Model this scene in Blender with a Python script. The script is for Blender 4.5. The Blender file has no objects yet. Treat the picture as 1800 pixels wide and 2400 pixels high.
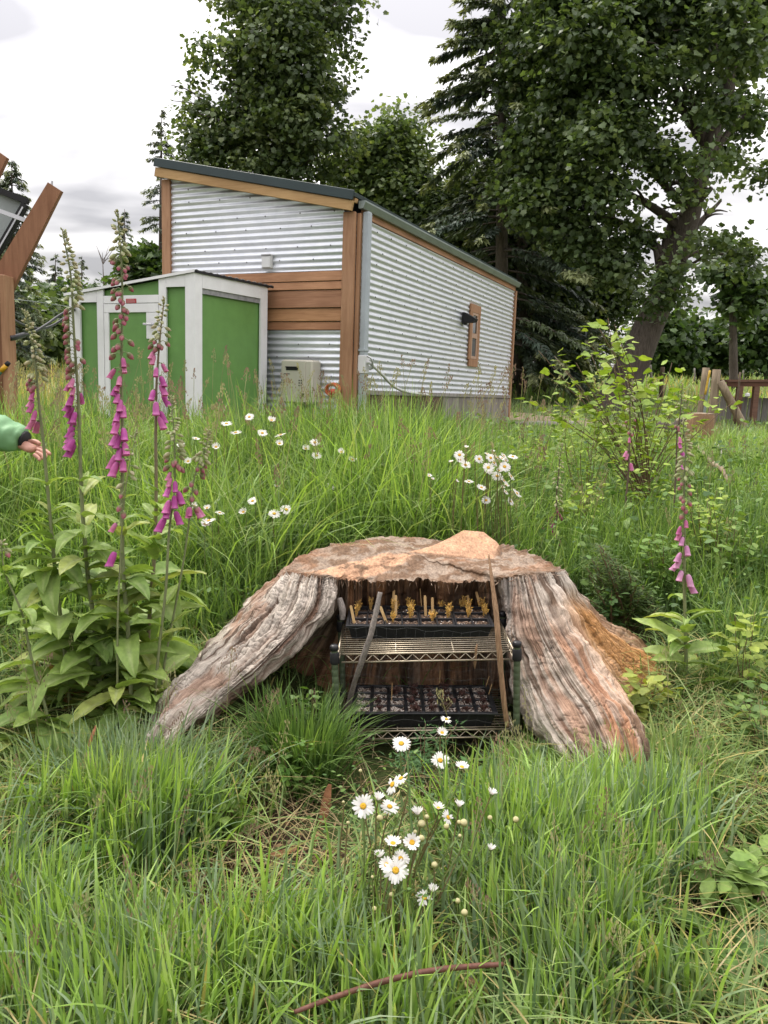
import bpy, math, random
import numpy as np
from mathutils import Vector, Matrix, Euler

sc = bpy.context.scene
COL = sc.collection
RNG = np.random.default_rng(7)
random.seed(7)

# ------------------------------------------------------------------ camera
EYE = np.array([0.0, 0.0, 1.5])
FPX, PITCH, ROLL = 1841.9, math.radians(8.704), math.radians(1.976)
_cp, _sp, _cr, _sr = math.cos(PITCH), math.sin(PITCH), math.cos(ROLL), math.sin(ROLL)
FW = np.array([0, _cp, -_sp]); UP0 = np.array([0, _sp, _cp]); RT0 = np.array([1.0, 0, 0])
RT = _cr * RT0 + _sr * UP0
UP = -_sr * RT0 + _cr * UP0
cam = bpy.data.objects.new('camera', bpy.data.cameras.new('camera'))
COL.objects.link(cam)
cam.data.sensor_fit = 'VERTICAL'
cam.data.sensor_height = 24.0
cam.data.lens = 24.0 * FPX / 2400.0
cam.data.clip_start = 0.05
cam.data.clip_end = 2000
cam.matrix_world = Matrix(((RT[0], UP[0], -FW[0], EYE[0]), (RT[1], UP[1], -FW[1], EYE[1]), (RT[2], UP[2], -FW[2], EYE[2]), (0, 0, 0, 1)))
sc.camera = cam

# ------------------------------------------------------------------ sky and sun (bright overcast)
SUN_EL, SUN_AZ = math.radians(58), math.radians(-50)      # azimuth measured from +Y towards +X
world = bpy.data.worlds.new('World'); sc.world = world
world.use_nodes = True
wn, wl = world.node_tree.nodes, world.node_tree.links
for n in list(wn): wn.remove(n)
def N(nodes, typ, **kw):
    n = nodes.new(typ)
    for k, v in kw.items(): setattr(n, k, v)
    return n
out = N(wn, 'ShaderNodeOutputWorld'); bg = N(wn, 'ShaderNodeBackground'); bg.inputs['Strength'].default_value = 0.1
sky = N(wn, 'ShaderNodeTexSky'); sky.sky_type = 'NISHITA'; sky.sun_disc = False
sky.sun_elevation = SUN_EL; sky.sun_rotation = SUN_AZ
tc = N(wn, 'ShaderNodeTexCoord'); sep = N(wn, 'ShaderNodeSeparateXYZ')
wl.new(tc.outputs['Generated'], sep.inputs[0])
ad = N(wn, 'ShaderNodeMath', operation='ADD'); ad.inputs[1].default_value = 0.28
mx0 = N(wn, 'ShaderNodeMath', operation='MAXIMUM'); mx0.inputs[1].default_value = 0.0
wl.new(sep.outputs['Z'], mx0.inputs[0]); wl.new(mx0.outputs[0], ad.inputs[0])
dx = N(wn, 'ShaderNodeMath', operation='DIVIDE'); dy = N(wn, 'ShaderNodeMath', operation='DIVIDE')
wl.new(sep.outputs['X'], dx.inputs[0]); wl.new(ad.outputs[0], dx.inputs[1])
wl.new(sep.outputs['Y'], dy.inputs[0]); wl.new(ad.outputs[0], dy.inputs[1])
cmb = N(wn, 'ShaderNodeCombineXYZ'); wl.new(dx.outputs[0], cmb.inputs[0]); wl.new(dy.outputs[0], cmb.inputs[1])
mp = N(wn, 'ShaderNodeMapping'); mp.inputs['Location'].default_value = (0.35, 0.2, 0); mp.inputs['Rotation'].default_value = (0, 0, math.radians(-24)); mp.inputs['Scale'].default_value = (1.0, 2.1, 1)
wl.new(cmb.outputs[0], mp.inputs[0])
nz = N(wn, 'ShaderNodeTexNoise'); nz.inputs['Scale'].default_value = 2.0; nz.inputs['Detail'].default_value = 4.5; nz.inputs['Roughness'].default_value = 0.42; nz.inputs['Distortion'].default_value = 0.25
wl.new(mp.outputs[0], nz.inputs[0])
rp = N(wn, 'ShaderNodeValToRGB')
el = rp.color_ramp.elements
el[0].position = 0.40; el[0].color = (4.3, 4.1, 4.12, 1)
el[1].position = 0.65; el[1].color = (11.8, 11.3, 11.2, 1)
e = el.new(0.52); e.color = (7.4, 7.1, 7.0, 1)
wl.new(nz.outputs['Fac'], rp.inputs[0])
mixs = N(wn, 'ShaderNodeMixRGB'); mixs.inputs[0].default_value = 0.88
wl.new(sky.outputs[0], mixs.inputs[1]); wl.new(rp.outputs[0], mixs.inputs[2])
gr_ = N(wn, 'ShaderNodeMath', operation='MULTIPLY_ADD'); gr_.inputs[1].default_value = 1.70; gr_.inputs[2].default_value = 0.37   # an overcast sky is brighter overhead
wl.new(mx0.outputs[0], gr_.inputs[0])
mul_ = N(wn, 'ShaderNodeVectorMath', operation='SCALE'); wl.new(mixs.outputs[0], mul_.inputs[0]); wl.new(gr_.outputs[0], mul_.inputs['Scale'])
wl.new(mul_.outputs[0], bg.inputs['Color']); wl.new(bg.outputs[0], out.inputs['Surface'])
sun_d = bpy.data.lights.new('sun', 'SUN'); sun_d.energy = 1.5; sun_d.angle = math.radians(14); sun_d.color = (1.0, 0.95, 0.87)
sun = bpy.data.objects.new('sun', sun_d); COL.objects.link(sun)
_sv = Vector((math.sin(SUN_AZ) * math.cos(SUN_EL), math.cos(SUN_AZ) * math.cos(SUN_EL), math.sin(SUN_EL)))
sun.rotation_euler = _sv.to_track_quat('Z', 'Y').to_euler()
vs = sc.view_settings
sc.display_settings.display_device = 'sRGB'
vs.view_transform = 'Standard'; vs.look = 'None'; vs.exposure = 1.12; vs.gamma = 1.0; vs.use_curve_mapping = False
sc.cycles.max_bounces = 8; sc.cycles.diffuse_bounces = 4; sc.cycles.glossy_bounces = 3
sc.cycles.transmission_bounces = 5; sc.cycles.transparent_max_bounces = 6
sc.cycles.use_denoising = True
sc.cycles.sample_clamp_indirect = 6.0
sc.cycles.caustics_reflective = False; sc.cycles.caustics_refractive = False

# ------------------------------------------------------------------ helpers
def ray(px, py): return FW + (px - 900) / FPX * RT - (py - 1200) / FPX * UP
def at(px, py, Y):                       # point of the photo's sight line at depth y = Y
    d = ray(px, py); return EYE + d * (Y / d[1])
def lerp(a, b, t): return a + (b - a) * t
def hashf(ix, iy, iz, seed):
    h = (ix.astype(np.int64) * 374761393 + iy.astype(np.int64) * 668265263 + iz.astype(np.int64) * 2147483647 + seed * 974634777) & 0xFFFFFFFF
    h = ((h ^ (h >> 13)) * 1274126177) & 0xFFFFFFFF
    h = ((h ^ (h >> 16)) * 2246822519) & 0xFFFFFFFF
    return ((h ^ (h >> 15)) & 0xFFFFFF) / float(0xFFFFFF)
def vnoise(x, y, z=0.0, seed=0):         # value noise in -1..1
    x, y, z = np.broadcast_arrays(np.asarray(x, float), np.asarray(y, float), np.asarray(z, float))
    fx, fy, fz = np.floor(x), np.floor(y), np.floor(z)
    u, v, w = x - fx, y - fy, z - fz
    u, v, w = u * u * (3 - 2 * u), v * v * (3 - 2 * v), w * w * (3 - 2 * w)
    r = 0
    for a in (0, 1):
        for b in (0, 1):
            for c in (0, 1):
                r = r + hashf(fx + a, fy + b, fz + c, seed) * (u if a else 1 - u) * (v if b else 1 - v) * (w if c else 1 - w)
    return r * 2 - 1
def fbm(x, y, z=0.0, seed=0, oct=4, gain=0.5):
    r, a, f = 0, 1.0, 1.0
    for k in range(oct):
        r = r + a * vnoise(np.asarray(x) * f, np.asarray(y) * f, np.asarray(z) * f, seed + k * 17); a *= gain; f *= 2.03
    return r
def sstep(a, b, x):
    t = np.clip((np.asarray(x, float) - a) / (b - a), 0, 1); return t * t * (3 - 2 * t)

def mesh_np(name, V, F, smooth=True, col=None, uv=None):
    V = np.ascontiguousarray(V, dtype=np.float32); F = np.ascontiguousarray(F, dtype=np.int32)
    m, k = F.shape
    me = bpy.data.meshes.new(name)
    me.vertices.add(len(V)); me.vertices.foreach_set('co', V.ravel())
    me.loops.add(m * k); me.loops.foreach_set('vertex_index', F.ravel())
    me.polygons.add(m); me.polygons.foreach_set('loop_start', np.arange(m, dtype=np.int32) * k)
    me.update(calc_edges=True)
    me.polygons.foreach_set('use_smooth', np.full(m, bool(smooth)))
    if col is not None:
        c = np.ones((len(V), 4), np.float32); c[:, :3] = col
        at_ = me.color_attributes.new('Col', 'FLOAT_COLOR', 'POINT'); at_.data.foreach_set('color', c.ravel())
    if uv is not None:
        ul = me.uv_layers.new(name='UVMap'); ul.data.foreach_set('uv', np.ascontiguousarray(uv[F.ravel()], dtype=np.float32).ravel())
    me.validate()
    return me

class MB:
    """collects shapes that become ONE mesh object"""
    def __init__(s): s.v = []; s.f = []; s.c = []
    def add(s, V, F, col=None):
        o = len(s.v); s.v.extend([tuple(map(float, p)) for p in V]); s.f.extend([tuple(int(i) + o for i in f) for f in F])
        s.c.extend([tuple(col) if col is not None else (1, 1, 1)] * len(V)); return s
    def box(s, c, d, ax=None, col=None, bev=0.0):
        """centre, full size, axes (3 rows); small chamfer"""
        ax = np.eye(3) if ax is None else np.asarray(ax, float)
        h = np.asarray(d, float) / 2; c = np.asarray(c, float)
        b = min(bev, *(h * 0.45)) if bev > 0 else 0
        if b <= 0:
            V = [c + sx * h[0] * ax[0] + sy * h[1] * ax[1] + sz * h[2] * ax[2] for sx in (-1, 1) for sy in (-1, 1) for sz in (-1, 1)]
            F = [(0, 1, 3, 2), (4, 6, 7, 5), (0, 4, 5, 1), (2, 3, 7, 6), (0, 2, 6, 4), (1, 5, 7, 3)]
            return s.add(V, F, col)
        # 24-vertex chamfered box
        V, idx = [], {}
        for sx in (-1, 1):
            for sy in (-1, 1):
                for sz in (-1, 1):
                    sg = (sx, sy, sz)
                    for a in range(3):
                        q = [sg[k] * (h[k] - (0 if k == a else b)) for k in range(3)]
                        idx[(sx, sy, sz, a)] = len(V); V.append(c + q[0] * ax[0] + q[1] * ax[1] + q[2] * ax[2])
        F = []
        for a in range(3):
            p, q = (a + 1) % 3, (a + 2) % 3
            for sg in (-1, 1):
                def k(sp, sq):
                    t = [0, 0, 0]; t[a] = sg; t[p] = sp; t[q] = sq; return idx[(*t, a)]
                fc = [k(-1, -1), k(1, -1), k(1, 1), k(-1, 1)]
                F.append(fc if sg > 0 else fc[::-1])
        for a in range(3):
            p, q = (a + 1) % 3, (a + 2) % 3
            for sp in (-1, 1):
                for sq in (-1, 1):
                    def k(sa, face):
                        t = [0, 0, 0]; t[a] = sa; t[p] = sp; t[q] = sq; return idx[(*t, face)]
                    fc = [k(-1, p), k(1, p), k(1, q), k(-1, q)]
                    F.append(fc if sp * sq > 0 else fc[::-1])
        for sx in (-1, 1):
            for sy in (-1, 1):
                for sz in (-1, 1):
                    fc = [idx[(sx, sy, sz, a)] for a in range(3)]
                    F.append(fc if sx * sy * sz > 0 else fc[::-1])
        return s.add(V, F, col)
    def bar(s, a, b, w, t, up=(0, 0, 1), col=None, bev=0.0):
        a, b = np.asarray(a, float), np.asarray(b, float); d = b - a; L = np.linalg.norm(d); d = d / L
        sd = np.cross(d, up); sd /= np.linalg.norm(sd) + 1e-9; u = np.cross(sd, d)
        return s.box((a + b) / 2, (L, w, t), (d, sd, u), col, bev)
    def tube(s, pts, r, n=8, col=None, cap=True):
        pts = np.asarray(pts, float); m = len(pts)
        r = np.full(m, float(r)) if np.isscalar(r) else np.asarray(r, float)
        T = np.gradient(pts, axis=0); T /= np.linalg.norm(T, axis=1)[:, None] + 1e-12
        ref = np.array([0, 0, 1.0]) if abs(T[0][2]) < 0.9 else np.array([1.0, 0, 0])
        nrm = np.cross(T[0], ref); nrm /= np.linalg.norm(nrm)
        V = []
        for i in range(m):
            nrm = nrm - T[i] * (nrm @ T[i]); nrm /= np.linalg.norm(nrm) + 1e-12
            bn = np.cross(T[i], nrm)
            for k in range(n):
                a = 2 * math.pi * k / n; V.append(pts[i] + r[i] * (math.cos(a) * nrm + math.sin(a) * bn))
        F = [(i * n + k, i * n + (k + 1) % n, (i + 1) * n + (k + 1) % n, (i + 1) * n + k) for i in range(m - 1) for k in range(n)]
        if cap:
            F.append(tuple(range(n - 1, -1, -1))); F.append(tuple((m - 1) * n + k for k in range(n)))
        return s.add(V, F, col)
    def lathe(s, prof, n=16, o=(0, 0, 0), ax=None, col=None, caps=True):
        """profile of (r, z)"""
        ax = np.eye(3) if ax is None else np.asarray(ax, float); o = np.asarray(o, float); V = []
        for r, z in prof:
            for k in range(n):
                a = 2 * math.pi * k / n; V.append(o + r * math.cos(a) * ax[0] + r * math.sin(a) * ax[1] + z * ax[2])
        m = len(prof)
        F = [(i * n + k, i * n + (k + 1) % n, (i + 1) * n + (k + 1) % n, (i + 1) * n + k) for i in range(m - 1) for k in range(n)]
        if caps: F.append(tuple(range(n - 1, -1, -1))); F.append(tuple((m - 1) * n + k for k in range(n)))
        return s.add(V, F, col)
    def mesh(s, name, off=(0, 0, 0), smooth=False):
        me = bpy.data.meshes.new(name)
        off = np.asarray(off, float)
        me.from_pydata([tuple(np.asarray(p) - off) for p in s.v], [], s.f)
        me.update()
        if smooth is not None: me.polygons.foreach_set('use_smooth', [bool(smooth)] * len(me.polygons))
        c = np.ones((len(s.v), 4), np.float32); c[:, :3] = np.asarray(s.c)
        a = me.color_attributes.new('Col', 'FLOAT_COLOR', 'POINT'); a.data.foreach_set('color', c.ravel())
        return me

def link(name, data, mat=None, parent=None, loc=None):
    o = bpy.data.objects.new(name, data); COL.objects.link(o)
    if mat is not None and data is not None and len(data.materials) == 0:
        for m_ in (mat if isinstance(mat, (list, tuple)) else [mat]): data.materials.append(m_)
    if parent is not None: o.parent = parent
    if loc is not None: o.location = loc
    return o
def empty(name, loc=(0, 0, 0), rot=(0, 0, 0)):
    o = bpy.data.objects.new(name, None); COL.objects.link(o); o.location = tuple(map(float, loc)); o.rotation_euler = rot
    o.empty_display_size = 0.1; return o
def tag(o, label=None, cat=None, group=None, kind=None):
    if label: o['label'] = label
    if cat: o['category'] = cat
    if group: o['group'] = group
    if kind: o['kind'] = kind
    return o
def rootof(p):
    while p.parent is not None: p = p.parent
    return p
def part(name, mb, mat, parent, smooth=False, label=None):
    """mesh given in world coordinates, hung under a thing whose Empty is unrotated"""
    off = np.array(rootof(parent).location)
    o = link(name, mb.mesh(name, off, smooth) if isinstance(mb, MB) else mb, mat, parent)
    if label: o['label'] = label
    return o
def copy_tree(o, parent=None):
    c = o.copy(); COL.objects.link(c); c.parent = parent
    for ch in list(o.children): copy_tree(ch, c)
    return c

# ------------------------------------------------------------------ materials
def mat_new(name):
    m = bpy.data.materials.new(name); m.use_nodes = True
    nt = m.node_tree; b = nt.nodes['Principled BSDF']; return m, nt, b
def ramp(nt, stops, src=None, interp=None):
    r = nt.nodes.new('ShaderNodeValToRGB'); e = r.color_ramp.elements
    if interp: r.color_ramp.interpolation = interp
    while len(e) < len(stops): e.new(0.5)
    for q, (p, c) in zip(e, stops): q.position = p; q.color = (*c, 1) if len(c) == 3 else c
    if src is not None: nt.links.new(src, r.inputs[0])
    return r
def noise(nt, scale, detail=4, rough=0.55, vec=None, dist=0.0):
    n = nt.nodes.new('ShaderNodeTexNoise'); n.inputs['Scale'].default_value = scale; n.inputs['Detail'].default_value = detail
    n.inputs['Roughness'].default_value = rough; n.inputs['Distortion'].default_value = dist
    if vec is not None: nt.links.new(vec, n.inputs['Vector'])
    return n
def mapping(nt, out_, scale=(1, 1, 1), rot=(0, 0, 0)):
    m = nt.nodes.new('ShaderNodeMapping'); m.inputs['Scale'].default_value = scale; m.inputs['Rotation'].default_value = rot
    nt.links.new(out_, m.inputs['Vector']); return m
def coords(nt, which='Object'): return nt.nodes.new('ShaderNodeTexCoord').outputs[which]
def mix(nt, fac, a, b, mode='MIX'):
    m = nt.nodes.new('ShaderNodeMixRGB'); m.blend_type = mode
    for i, v in zip((0, 1, 2), (fac, a, b)):
        if hasattr(v, 'is_linked'): nt.links.new(v, m.inputs[i])
        elif i == 0: m.inputs[0].default_value = v
        else: m.inputs[i].default_value = (*v, 1) if len(v) == 3 else v
    return m
def bump(nt, b, src, strength=0.3, dist=0.01):
    n = nt.nodes.new('ShaderNodeBump'); n.inputs['Strength'].default_value = strength; n.inputs['Distance'].default_value = dist
    nt.links.new(src, n.inputs['Height']); nt.links.new(n.outputs[0], b.inputs['Normal']); return n
def setv(b, **kw):
    names = {'rough': 'Roughness', 'metal': 'Metallic', 'spec': 'Specular IOR Level', 'coat': 'Coat Weight', 'base': 'Base Color', 'trans': 'Transmission Weight', 'sub': 'Subsurface Weight'}
    for k, v in kw.items(): b.inputs[names[k]].default_value = v
def plain(name, col, rough=0.6, metal=0.0, var=0.25, scale=18, bmp=0.0, spec=0.4, attr=False):
    """a base colour broken up by two scales of noise"""
    m, nt, b = mat_new(name); setv(b, rough=rough, metal=metal, spec=spec)
    o = coords(nt)
    n1 = noise(nt, scale, 5, 0.6, o); n2 = noise(nt, scale * 0.13, 3, 0.5, o)
    c = np.array(col)
    base = ramp(nt, [(0.3, tuple(c * (1 - var))), (0.7, tuple(np.minimum(c * (1 + var), 1)))], n1.outputs['Fac'])
    r2 = ramp(nt, [(0.3, (1 - var * .6,) * 3), (0.7, (1.0, 1.0, 1.0))], n2.outputs['Fac'])
    mm = mix(nt, 1.0, base.outputs[0], r2.outputs[0], 'MULTIPLY'); last = mm.outputs[0]
    if attr:
        a = nt.nodes.new('ShaderNodeAttribute'); a.attribute_name = 'Col'
        last = mix(nt, 1.0, last, a.outputs['Color'], 'MULTIPLY').outputs[0]
    nt.links.new(last, b.inputs['Base Color'])
    if bmp: bump(nt, b, n1.outputs['Fac'], bmp, 0.01)
    return m
def leafmat(name, rough=0.5, transl=0.35, tcol=(1.25, 1.25, 0.55), scale=40, var=0.18, spec=0.35, vein=False):
    """thin leaf: vertex colour * noise, part of the light passes through"""
    m, nt, b = mat_new(name); setv(b, rough=rough, spec=spec)
    a = nt.nodes.new('ShaderNodeAttribute'); a.attribute_name = 'Col'
    n1 = noise(nt, scale, 3, 0.6, coords(nt))
    r = ramp(nt, [(0.3, (1 - var,) * 3), (0.72, (1 + var, 1 + var, 1 + var * .7))], n1.outputs['Fac'])
    c = mix(nt, 1.0, a.outputs['Color'], r.outputs[0], 'MULTIPLY')
    nt.links.new(c.outputs[0], b.inputs['Base Color'])
    t = nt.nodes.new('ShaderNodeBsdfTranslucent')
    c2 = mix(nt, 1.0, c.outputs[0], tcol, 'MULTIPLY'); nt.links.new(c2.outputs[0], t.inputs['Color'])
    ms = nt.nodes.new('ShaderNodeMixShader'); ms.inputs[0].default_value = transl
    nt.links.new(b.outputs[0], ms.inputs[1]); nt.links.new(t.outputs[0], ms.inputs[2])
    nt.links.new(ms.outputs[0], nt.nodes['Material Output'].inputs['Surface'])
    return m
def woodmat(name, c1, c2, scale=(1.2, 14, 14), rough=0.65, bmp=0.15, knots=True, coord='Object', rot=(0, 0, 0)):
    m, nt, b = mat_new(name); setv(b, rough=rough, spec=0.3)
    o = coords(nt, coord); mpv = mapping(nt, o, scale, rot)
    n1 = noise(nt, 3.0, 6, 0.65, mpv.outputs[0], 0.6)
    n2 = noise(nt, 1.3, 3, 0.5, o)
    r1 = ramp(nt, [(0.28, c1), (0.72, c2)], n1.outputs['Fac'])
    r2 = ramp(nt, [(0.3, (0.72, 0.68, 0.64)), (0.6, (1, 1, 1))], n2.outputs['Fac'])
    c = mix(nt, 1.0, r1.outputs[0], r2.outputs[0], 'MULTIPLY')
    a = nt.nodes.new('ShaderNodeAttribute'); a.attribute_name = 'Col'
    c = mix(nt, 1.0, c.outputs[0], a.outputs['Color'], 'MULTIPLY')
    nt.links.new(c.outputs[0], b.inputs['Base Color']); bump(nt, b, n1.outputs['Fac'], bmp, 0.006)
    return m

M = {}
M['grass'] = leafmat('grass_blade', rough=0.42, transl=0.4, scale=9, var=0.14, tcol=(1.2, 1.2, 0.5))
M['leaf'] = leafmat('soft_leaf', rough=0.55, transl=0.3, scale=45, var=0.2, tcol=(1.2, 1.25, 0.5))
M['tree_leaf'] = leafmat('tree_leaf', rough=0.42, transl=0.38, scale=1.2, var=0.25, spec=0.5)
M['needle'] = leafmat('conifer_needle', rough=0.5, transl=0.22, scale=1.5, var=0.25)
M['petal'] = leafmat('petal', rough=0.5, transl=0.4, tcol=(1.1, 1.0, 1.05), scale=60, var=0.1)
M['stem'] = leafmat('green_stem', rough=0.55, transl=0.12, scale=50, var=0.15)
M['straw'] = leafmat('dry_straw', rough=0.7, transl=0.25, tcol=(1.1, 1.0, 0.7), scale=20, var=0.2)
M['cedar'] = woodmat('cedar_trim', (0.29, 0.15, 0.08), (0.46, 0.265, 0.155), (9, 9, 0.8))
M['cedar_h'] = woodmat('cedar_plank', (0.29, 0.14, 0.07), (0.50, 0.27, 0.15), (1.0, 1.0, 16))
M['rafter'] = woodmat('yellow_fascia_wood', (0.40, 0.24, 0.10), (0.54, 0.35, 0.17), (1.0, 1.0, 14))
M['greywood'] = woodmat('weathered_board', (0.17, 0.155, 0.14), (0.38, 0.355, 0.33), (12, 12, 0.9), rough=0.85, bmp=0.3)
M['postwood'] = woodmat('round_post_wood', (0.17, 0.13, 0.09), (0.36, 0.29, 0.2), (12, 12, 1.2), rough=0.85, bmp=0.35)
M['darkplank'] = woodmat('dark_red_plank', (0.10, 0.055, 0.04), (0.2, 0.11, 0.075), (1.5, 12, 12), rough=0.8)
def galvanised():
    m, nt, b = mat_new('galvanised_steel'); setv(b, metal=0.62, rough=0.45)
    o = coords(nt); n = noise(nt, 7, 5, 0.6, o); n2 = noise(nt, 60, 2, 0.5, o)
    r = ramp(nt, [(0.3, (0.66, 0.685, 0.73)), (0.7, (0.76, 0.78, 0.82))], n.outputs['Fac'])
    nt.links.new(r.outputs[0], b.inputs['Base Color'])
    rr = ramp(nt, [(0.2, (0.4,) * 3), (0.8, (0.55,) * 3)], n2.outputs['Fac']); nt.links.new(rr.outputs[0], b.inputs['Roughness'])
    return m
M['galv'] = galvanised()
M['screw'] = plain('screw_head', (0.12, 0.12, 0.125), 0.5, 0.6)
M['roofgreen'] = plain('dark_green_flashing', (0.022, 0.04, 0.042), 0.45, 0.0, 0.15, 3)
M['gutter'] = plain('grey_green_gutter', (0.24, 0.28, 0.265), 0.35, 0.3, 0.1, 6)
M['downspout'] = plain('grey_downspout', (0.38, 0.42, 0.45), 0.4, 0.2, 0.1, 6)
M['shedgreen'] = plain('shed_green_paint', (0.135, 0.285, 0.075), 0.5, 0, 0.08, 7, 0.05)
M['white'] = plain('white_paint', (0.79, 0.785, 0.80), 0.5, 0, 0.06, 6, 0.03)
M['whiteplastic'] = plain('white_plastic', (0.66, 0.66, 0.66), 0.35, 0, 0.05, 8)
M['beige'] = plain('beige_enamel', (0.50, 0.475, 0.40), 0.4, 0, 0.06, 5)
M['black'] = plain('black_plastic', (0.012, 0.012, 0.014), 0.38, 0, 0.2, 30, 0.05)
M['blackmatt'] = plain('black_matt', (0.012, 0.012, 0.013), 0.7, 0, 0.2, 30)
M['chrome'] = plain('brassy_chrome_wire', (0.46, 0.39, 0.29), 0.38, 0.85, 0.2, 25)
M['polegreen'] = plain('dull_green_pole', (0.10, 0.13, 0.075), 0.5, 0.25, 0.25, 25)
M['red'] = plain('red_sign', (0.42, 0.05, 0.055), 0.5, 0, 0.08, 20)
M['redlight'] = plain('pale_print', (0.62, 0.32, 0.32), 0.6, 0, 0.05, 20)
M['alu'] = plain('aluminium', (0.55, 0.55, 0.57), 0.4, 0.8, 0.08, 8)
M['panelback'] = plain('panel_back_sheet', (0.33, 0.36, 0.36), 0.5, 0, 0.12, 3)
M['glass'] = plain('dark_window_glass', (0.012, 0.022, 0.016), 0.06, 0, 0.3, 3, 0, 0.8)
M['orange'] = plain('orange_cord', (0.45, 0.1, 0.03), 0.5, 0, 0.2, 30)
M['redplastic'] = plain('red_plastic', (0.5, 0.03, 0.03), 0.4, 0, 0.1, 20)
M['bark'] = woodmat('tree_bark', (0.045, 0.036, 0.03), (0.15, 0.125, 0.105), (9, 9, 1.6), rough=0.9, bmp=0.6)
M['twig'] = plain('twig_bark', (0.11, 0.075, 0.05), 0.8, 0, 0.35, 20, 0.2)
M['stickgrey'] = woodmat('grey_bark_stick', (0.10, 0.085, 0.075), (0.32, 0.28, 0.25), (60, 60, 22), rough=0.85, bmp=0.5)
M['stickbrown'] = woodmat('split_stick', (0.16, 0.085, 0.045), (0.42, 0.27, 0.16), (70, 70, 5), rough=0.8, bmp=0.4)
M['tagwood'] = woodmat('wooden_plant_tag', (0.46, 0.29, 0.12), (0.64, 0.45, 0.22), (40, 40, 6), rough=0.7)
M['jacket'] = plain('green_jacket_cloth', (0.17, 0.34, 0.16), 0.6, 0, 0.12, 12, 0.15)
M['skin'] = plain('skin', (0.50, 0.26, 0.19), 0.5, 0, 0.15, 25, 0.05)
M['trouser'] = plain('dark_trouser_cloth', (0.03, 0.035, 0.05), 0.8, 0, 0.2, 20, 0.1)
M['hair'] = plain('brown_hair', (0.05, 0.03, 0.02), 0.6, 0, 0.3, 60, 0.2)

# ------------------------------------------------------------------ terrain
def ground(x, y):
    x = np.asarray(x, float); y = np.asarray(y, float)
    z = np.interp(y, [-60, -5, 0.5, 1.6, 2.6, 3.5, 5, 7, 9, 13, 17, 24, 35, 55, 100, 400], [-1.5, -0.35, 0.0, 0.1, 0.26, 0.4, 0.66, 0.88, 1.0, 1.03, 1.1, 1.5, 2.25, 3.4, 5.2, 9.0])
    z = z + 0.02 * vnoise(x * 2.1, y * 2.1, 0, 3) * sstep(0.3, 2, y) + 0.06 * vnoise(x * .5, y * .5, 0, 4) * sstep(3, 8, y)
    z = z + 0.25 * vnoise(x * .07, y * .07, 0, 5) * sstep(15, 40, y)
    hol = sstep(-.42, -.25, x) * (1 - sstep(.6, .78, x)) * sstep(1.9, 2.5, y) * (1 - sstep(3.1, 3.4, y))     # hollow between the roots
    z = np.where(hol > 0, np.minimum(z, lerp(z, 0.155 + .015 * vnoise(x * 9, y * 9, 0, 6), hol)), z)
    return z
def gz(x, y): return float(ground(np.array([x]), np.array([y]))[0])
def hit(px, py):                          # where a sight line meets the terrain
    d = ray(px, py); t = np.linspace(1.0, 60, 6000); p = EYE[None] + d[None] * t[:, None]
    k = np.argmax(p[:, 2] < ground(p[:, 0], p[:, 1])); return p[k]
def ground_sheet():
    ys = np.concatenate([np.linspace(-40, 0.8, 14), np.linspace(0.9, 9, 130), np.linspace(9.3, 60, 110), np.linspace(62, 400, 40)])
    u = np.linspace(-1, 1, 200); us = np.sign(u) * (0.18 * np.abs(u) + 0.82 * np.abs(u) ** 3)
    X = us[None, :] * (8 + np.maximum(ys, 0)[:, None] * 1.6 + 30 * (ys < 0.9)[:, None] * 0); Y = np.repeat(ys[:, None], 200, 1)
    X = us[None, :] * np.interp(ys, [-40, 0, 20, 400], [80, 80, 80, 500])[:, None]
    V = np.stack([X, Y, ground(X, Y)], -1).reshape(-1, 3); n = 200
    i, j = np.meshgrid(np.arange(len(ys) - 1), np.arange(n - 1), indexing='ij'); a = (i * n + j).ravel()
    return V, np.stack([a, a + 1, a + n + 1, a + n], -1)
def groundmat():
    m, nt, b = mat_new('soil_and_thatch'); setv(b, rough=0.95, spec=0.15)
    o = coords(nt); n1 = noise(nt, 1.1, 5, 0.6, o); n2 = noise(nt, 38, 5, 0.7, o); n3 = noise(nt, 0.22, 3, 0.5, o)
    soil = ramp(nt, [(0.3, (0.022, 0.014, 0.009)), (0.55, (0.065, 0.042, 0.026)), (0.8, (0.14, 0.10, 0.06))], n2.outputs['Fac'])
    green = ramp(nt, [(0.3, (0.03, 0.055, 0.012)), (0.7, (0.085, 0.13, 0.035))], n2.outputs['Fac'])
    dry = ramp(nt, [(0.3, (0.10, 0.10, 0.035)), (0.7, (0.17, 0.17, 0.065))], n2.outputs['Fac'])
    sp = nt.nodes.new('ShaderNodeSeparateXYZ'); nt.links.new(o, sp.inputs[0])
    far = nt.nodes.new('ShaderNodeMapRange'); far.inputs[1].default_value = 3.6; far.inputs[2].default_value = 7; nt.links.new(sp.outputs['Y'], far.inputs[0])
    f1 = ramp(nt, [(0.42, (0, 0, 0)), (0.6, (1, 1, 1))], n1.outputs['Fac'])
    near = mix(nt, f1.outputs[0], soil.outputs[0], green.outputs[0])
    ff = ramp(nt, [(0.4, (0, 0, 0)), (0.62, (1, 1, 1))], n3.outputs['Fac']); fld = mix(nt, ff.outputs[0], green.outputs[0], dry.outputs[0])
    c = mix(nt, far.outputs[0], near.outputs[0], fld.outputs[0])
    nt.links.new(c.outputs[0], b.inputs['Base Color']); bump(nt, b, n2.outputs['Fac'], 0.8, 0.03); return m
M['ground'] = groundmat()
V, F = ground_sheet()
g = link('ground', mesh_np('ground', V, F), M['ground']); tag(g, kind='structure')

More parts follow.
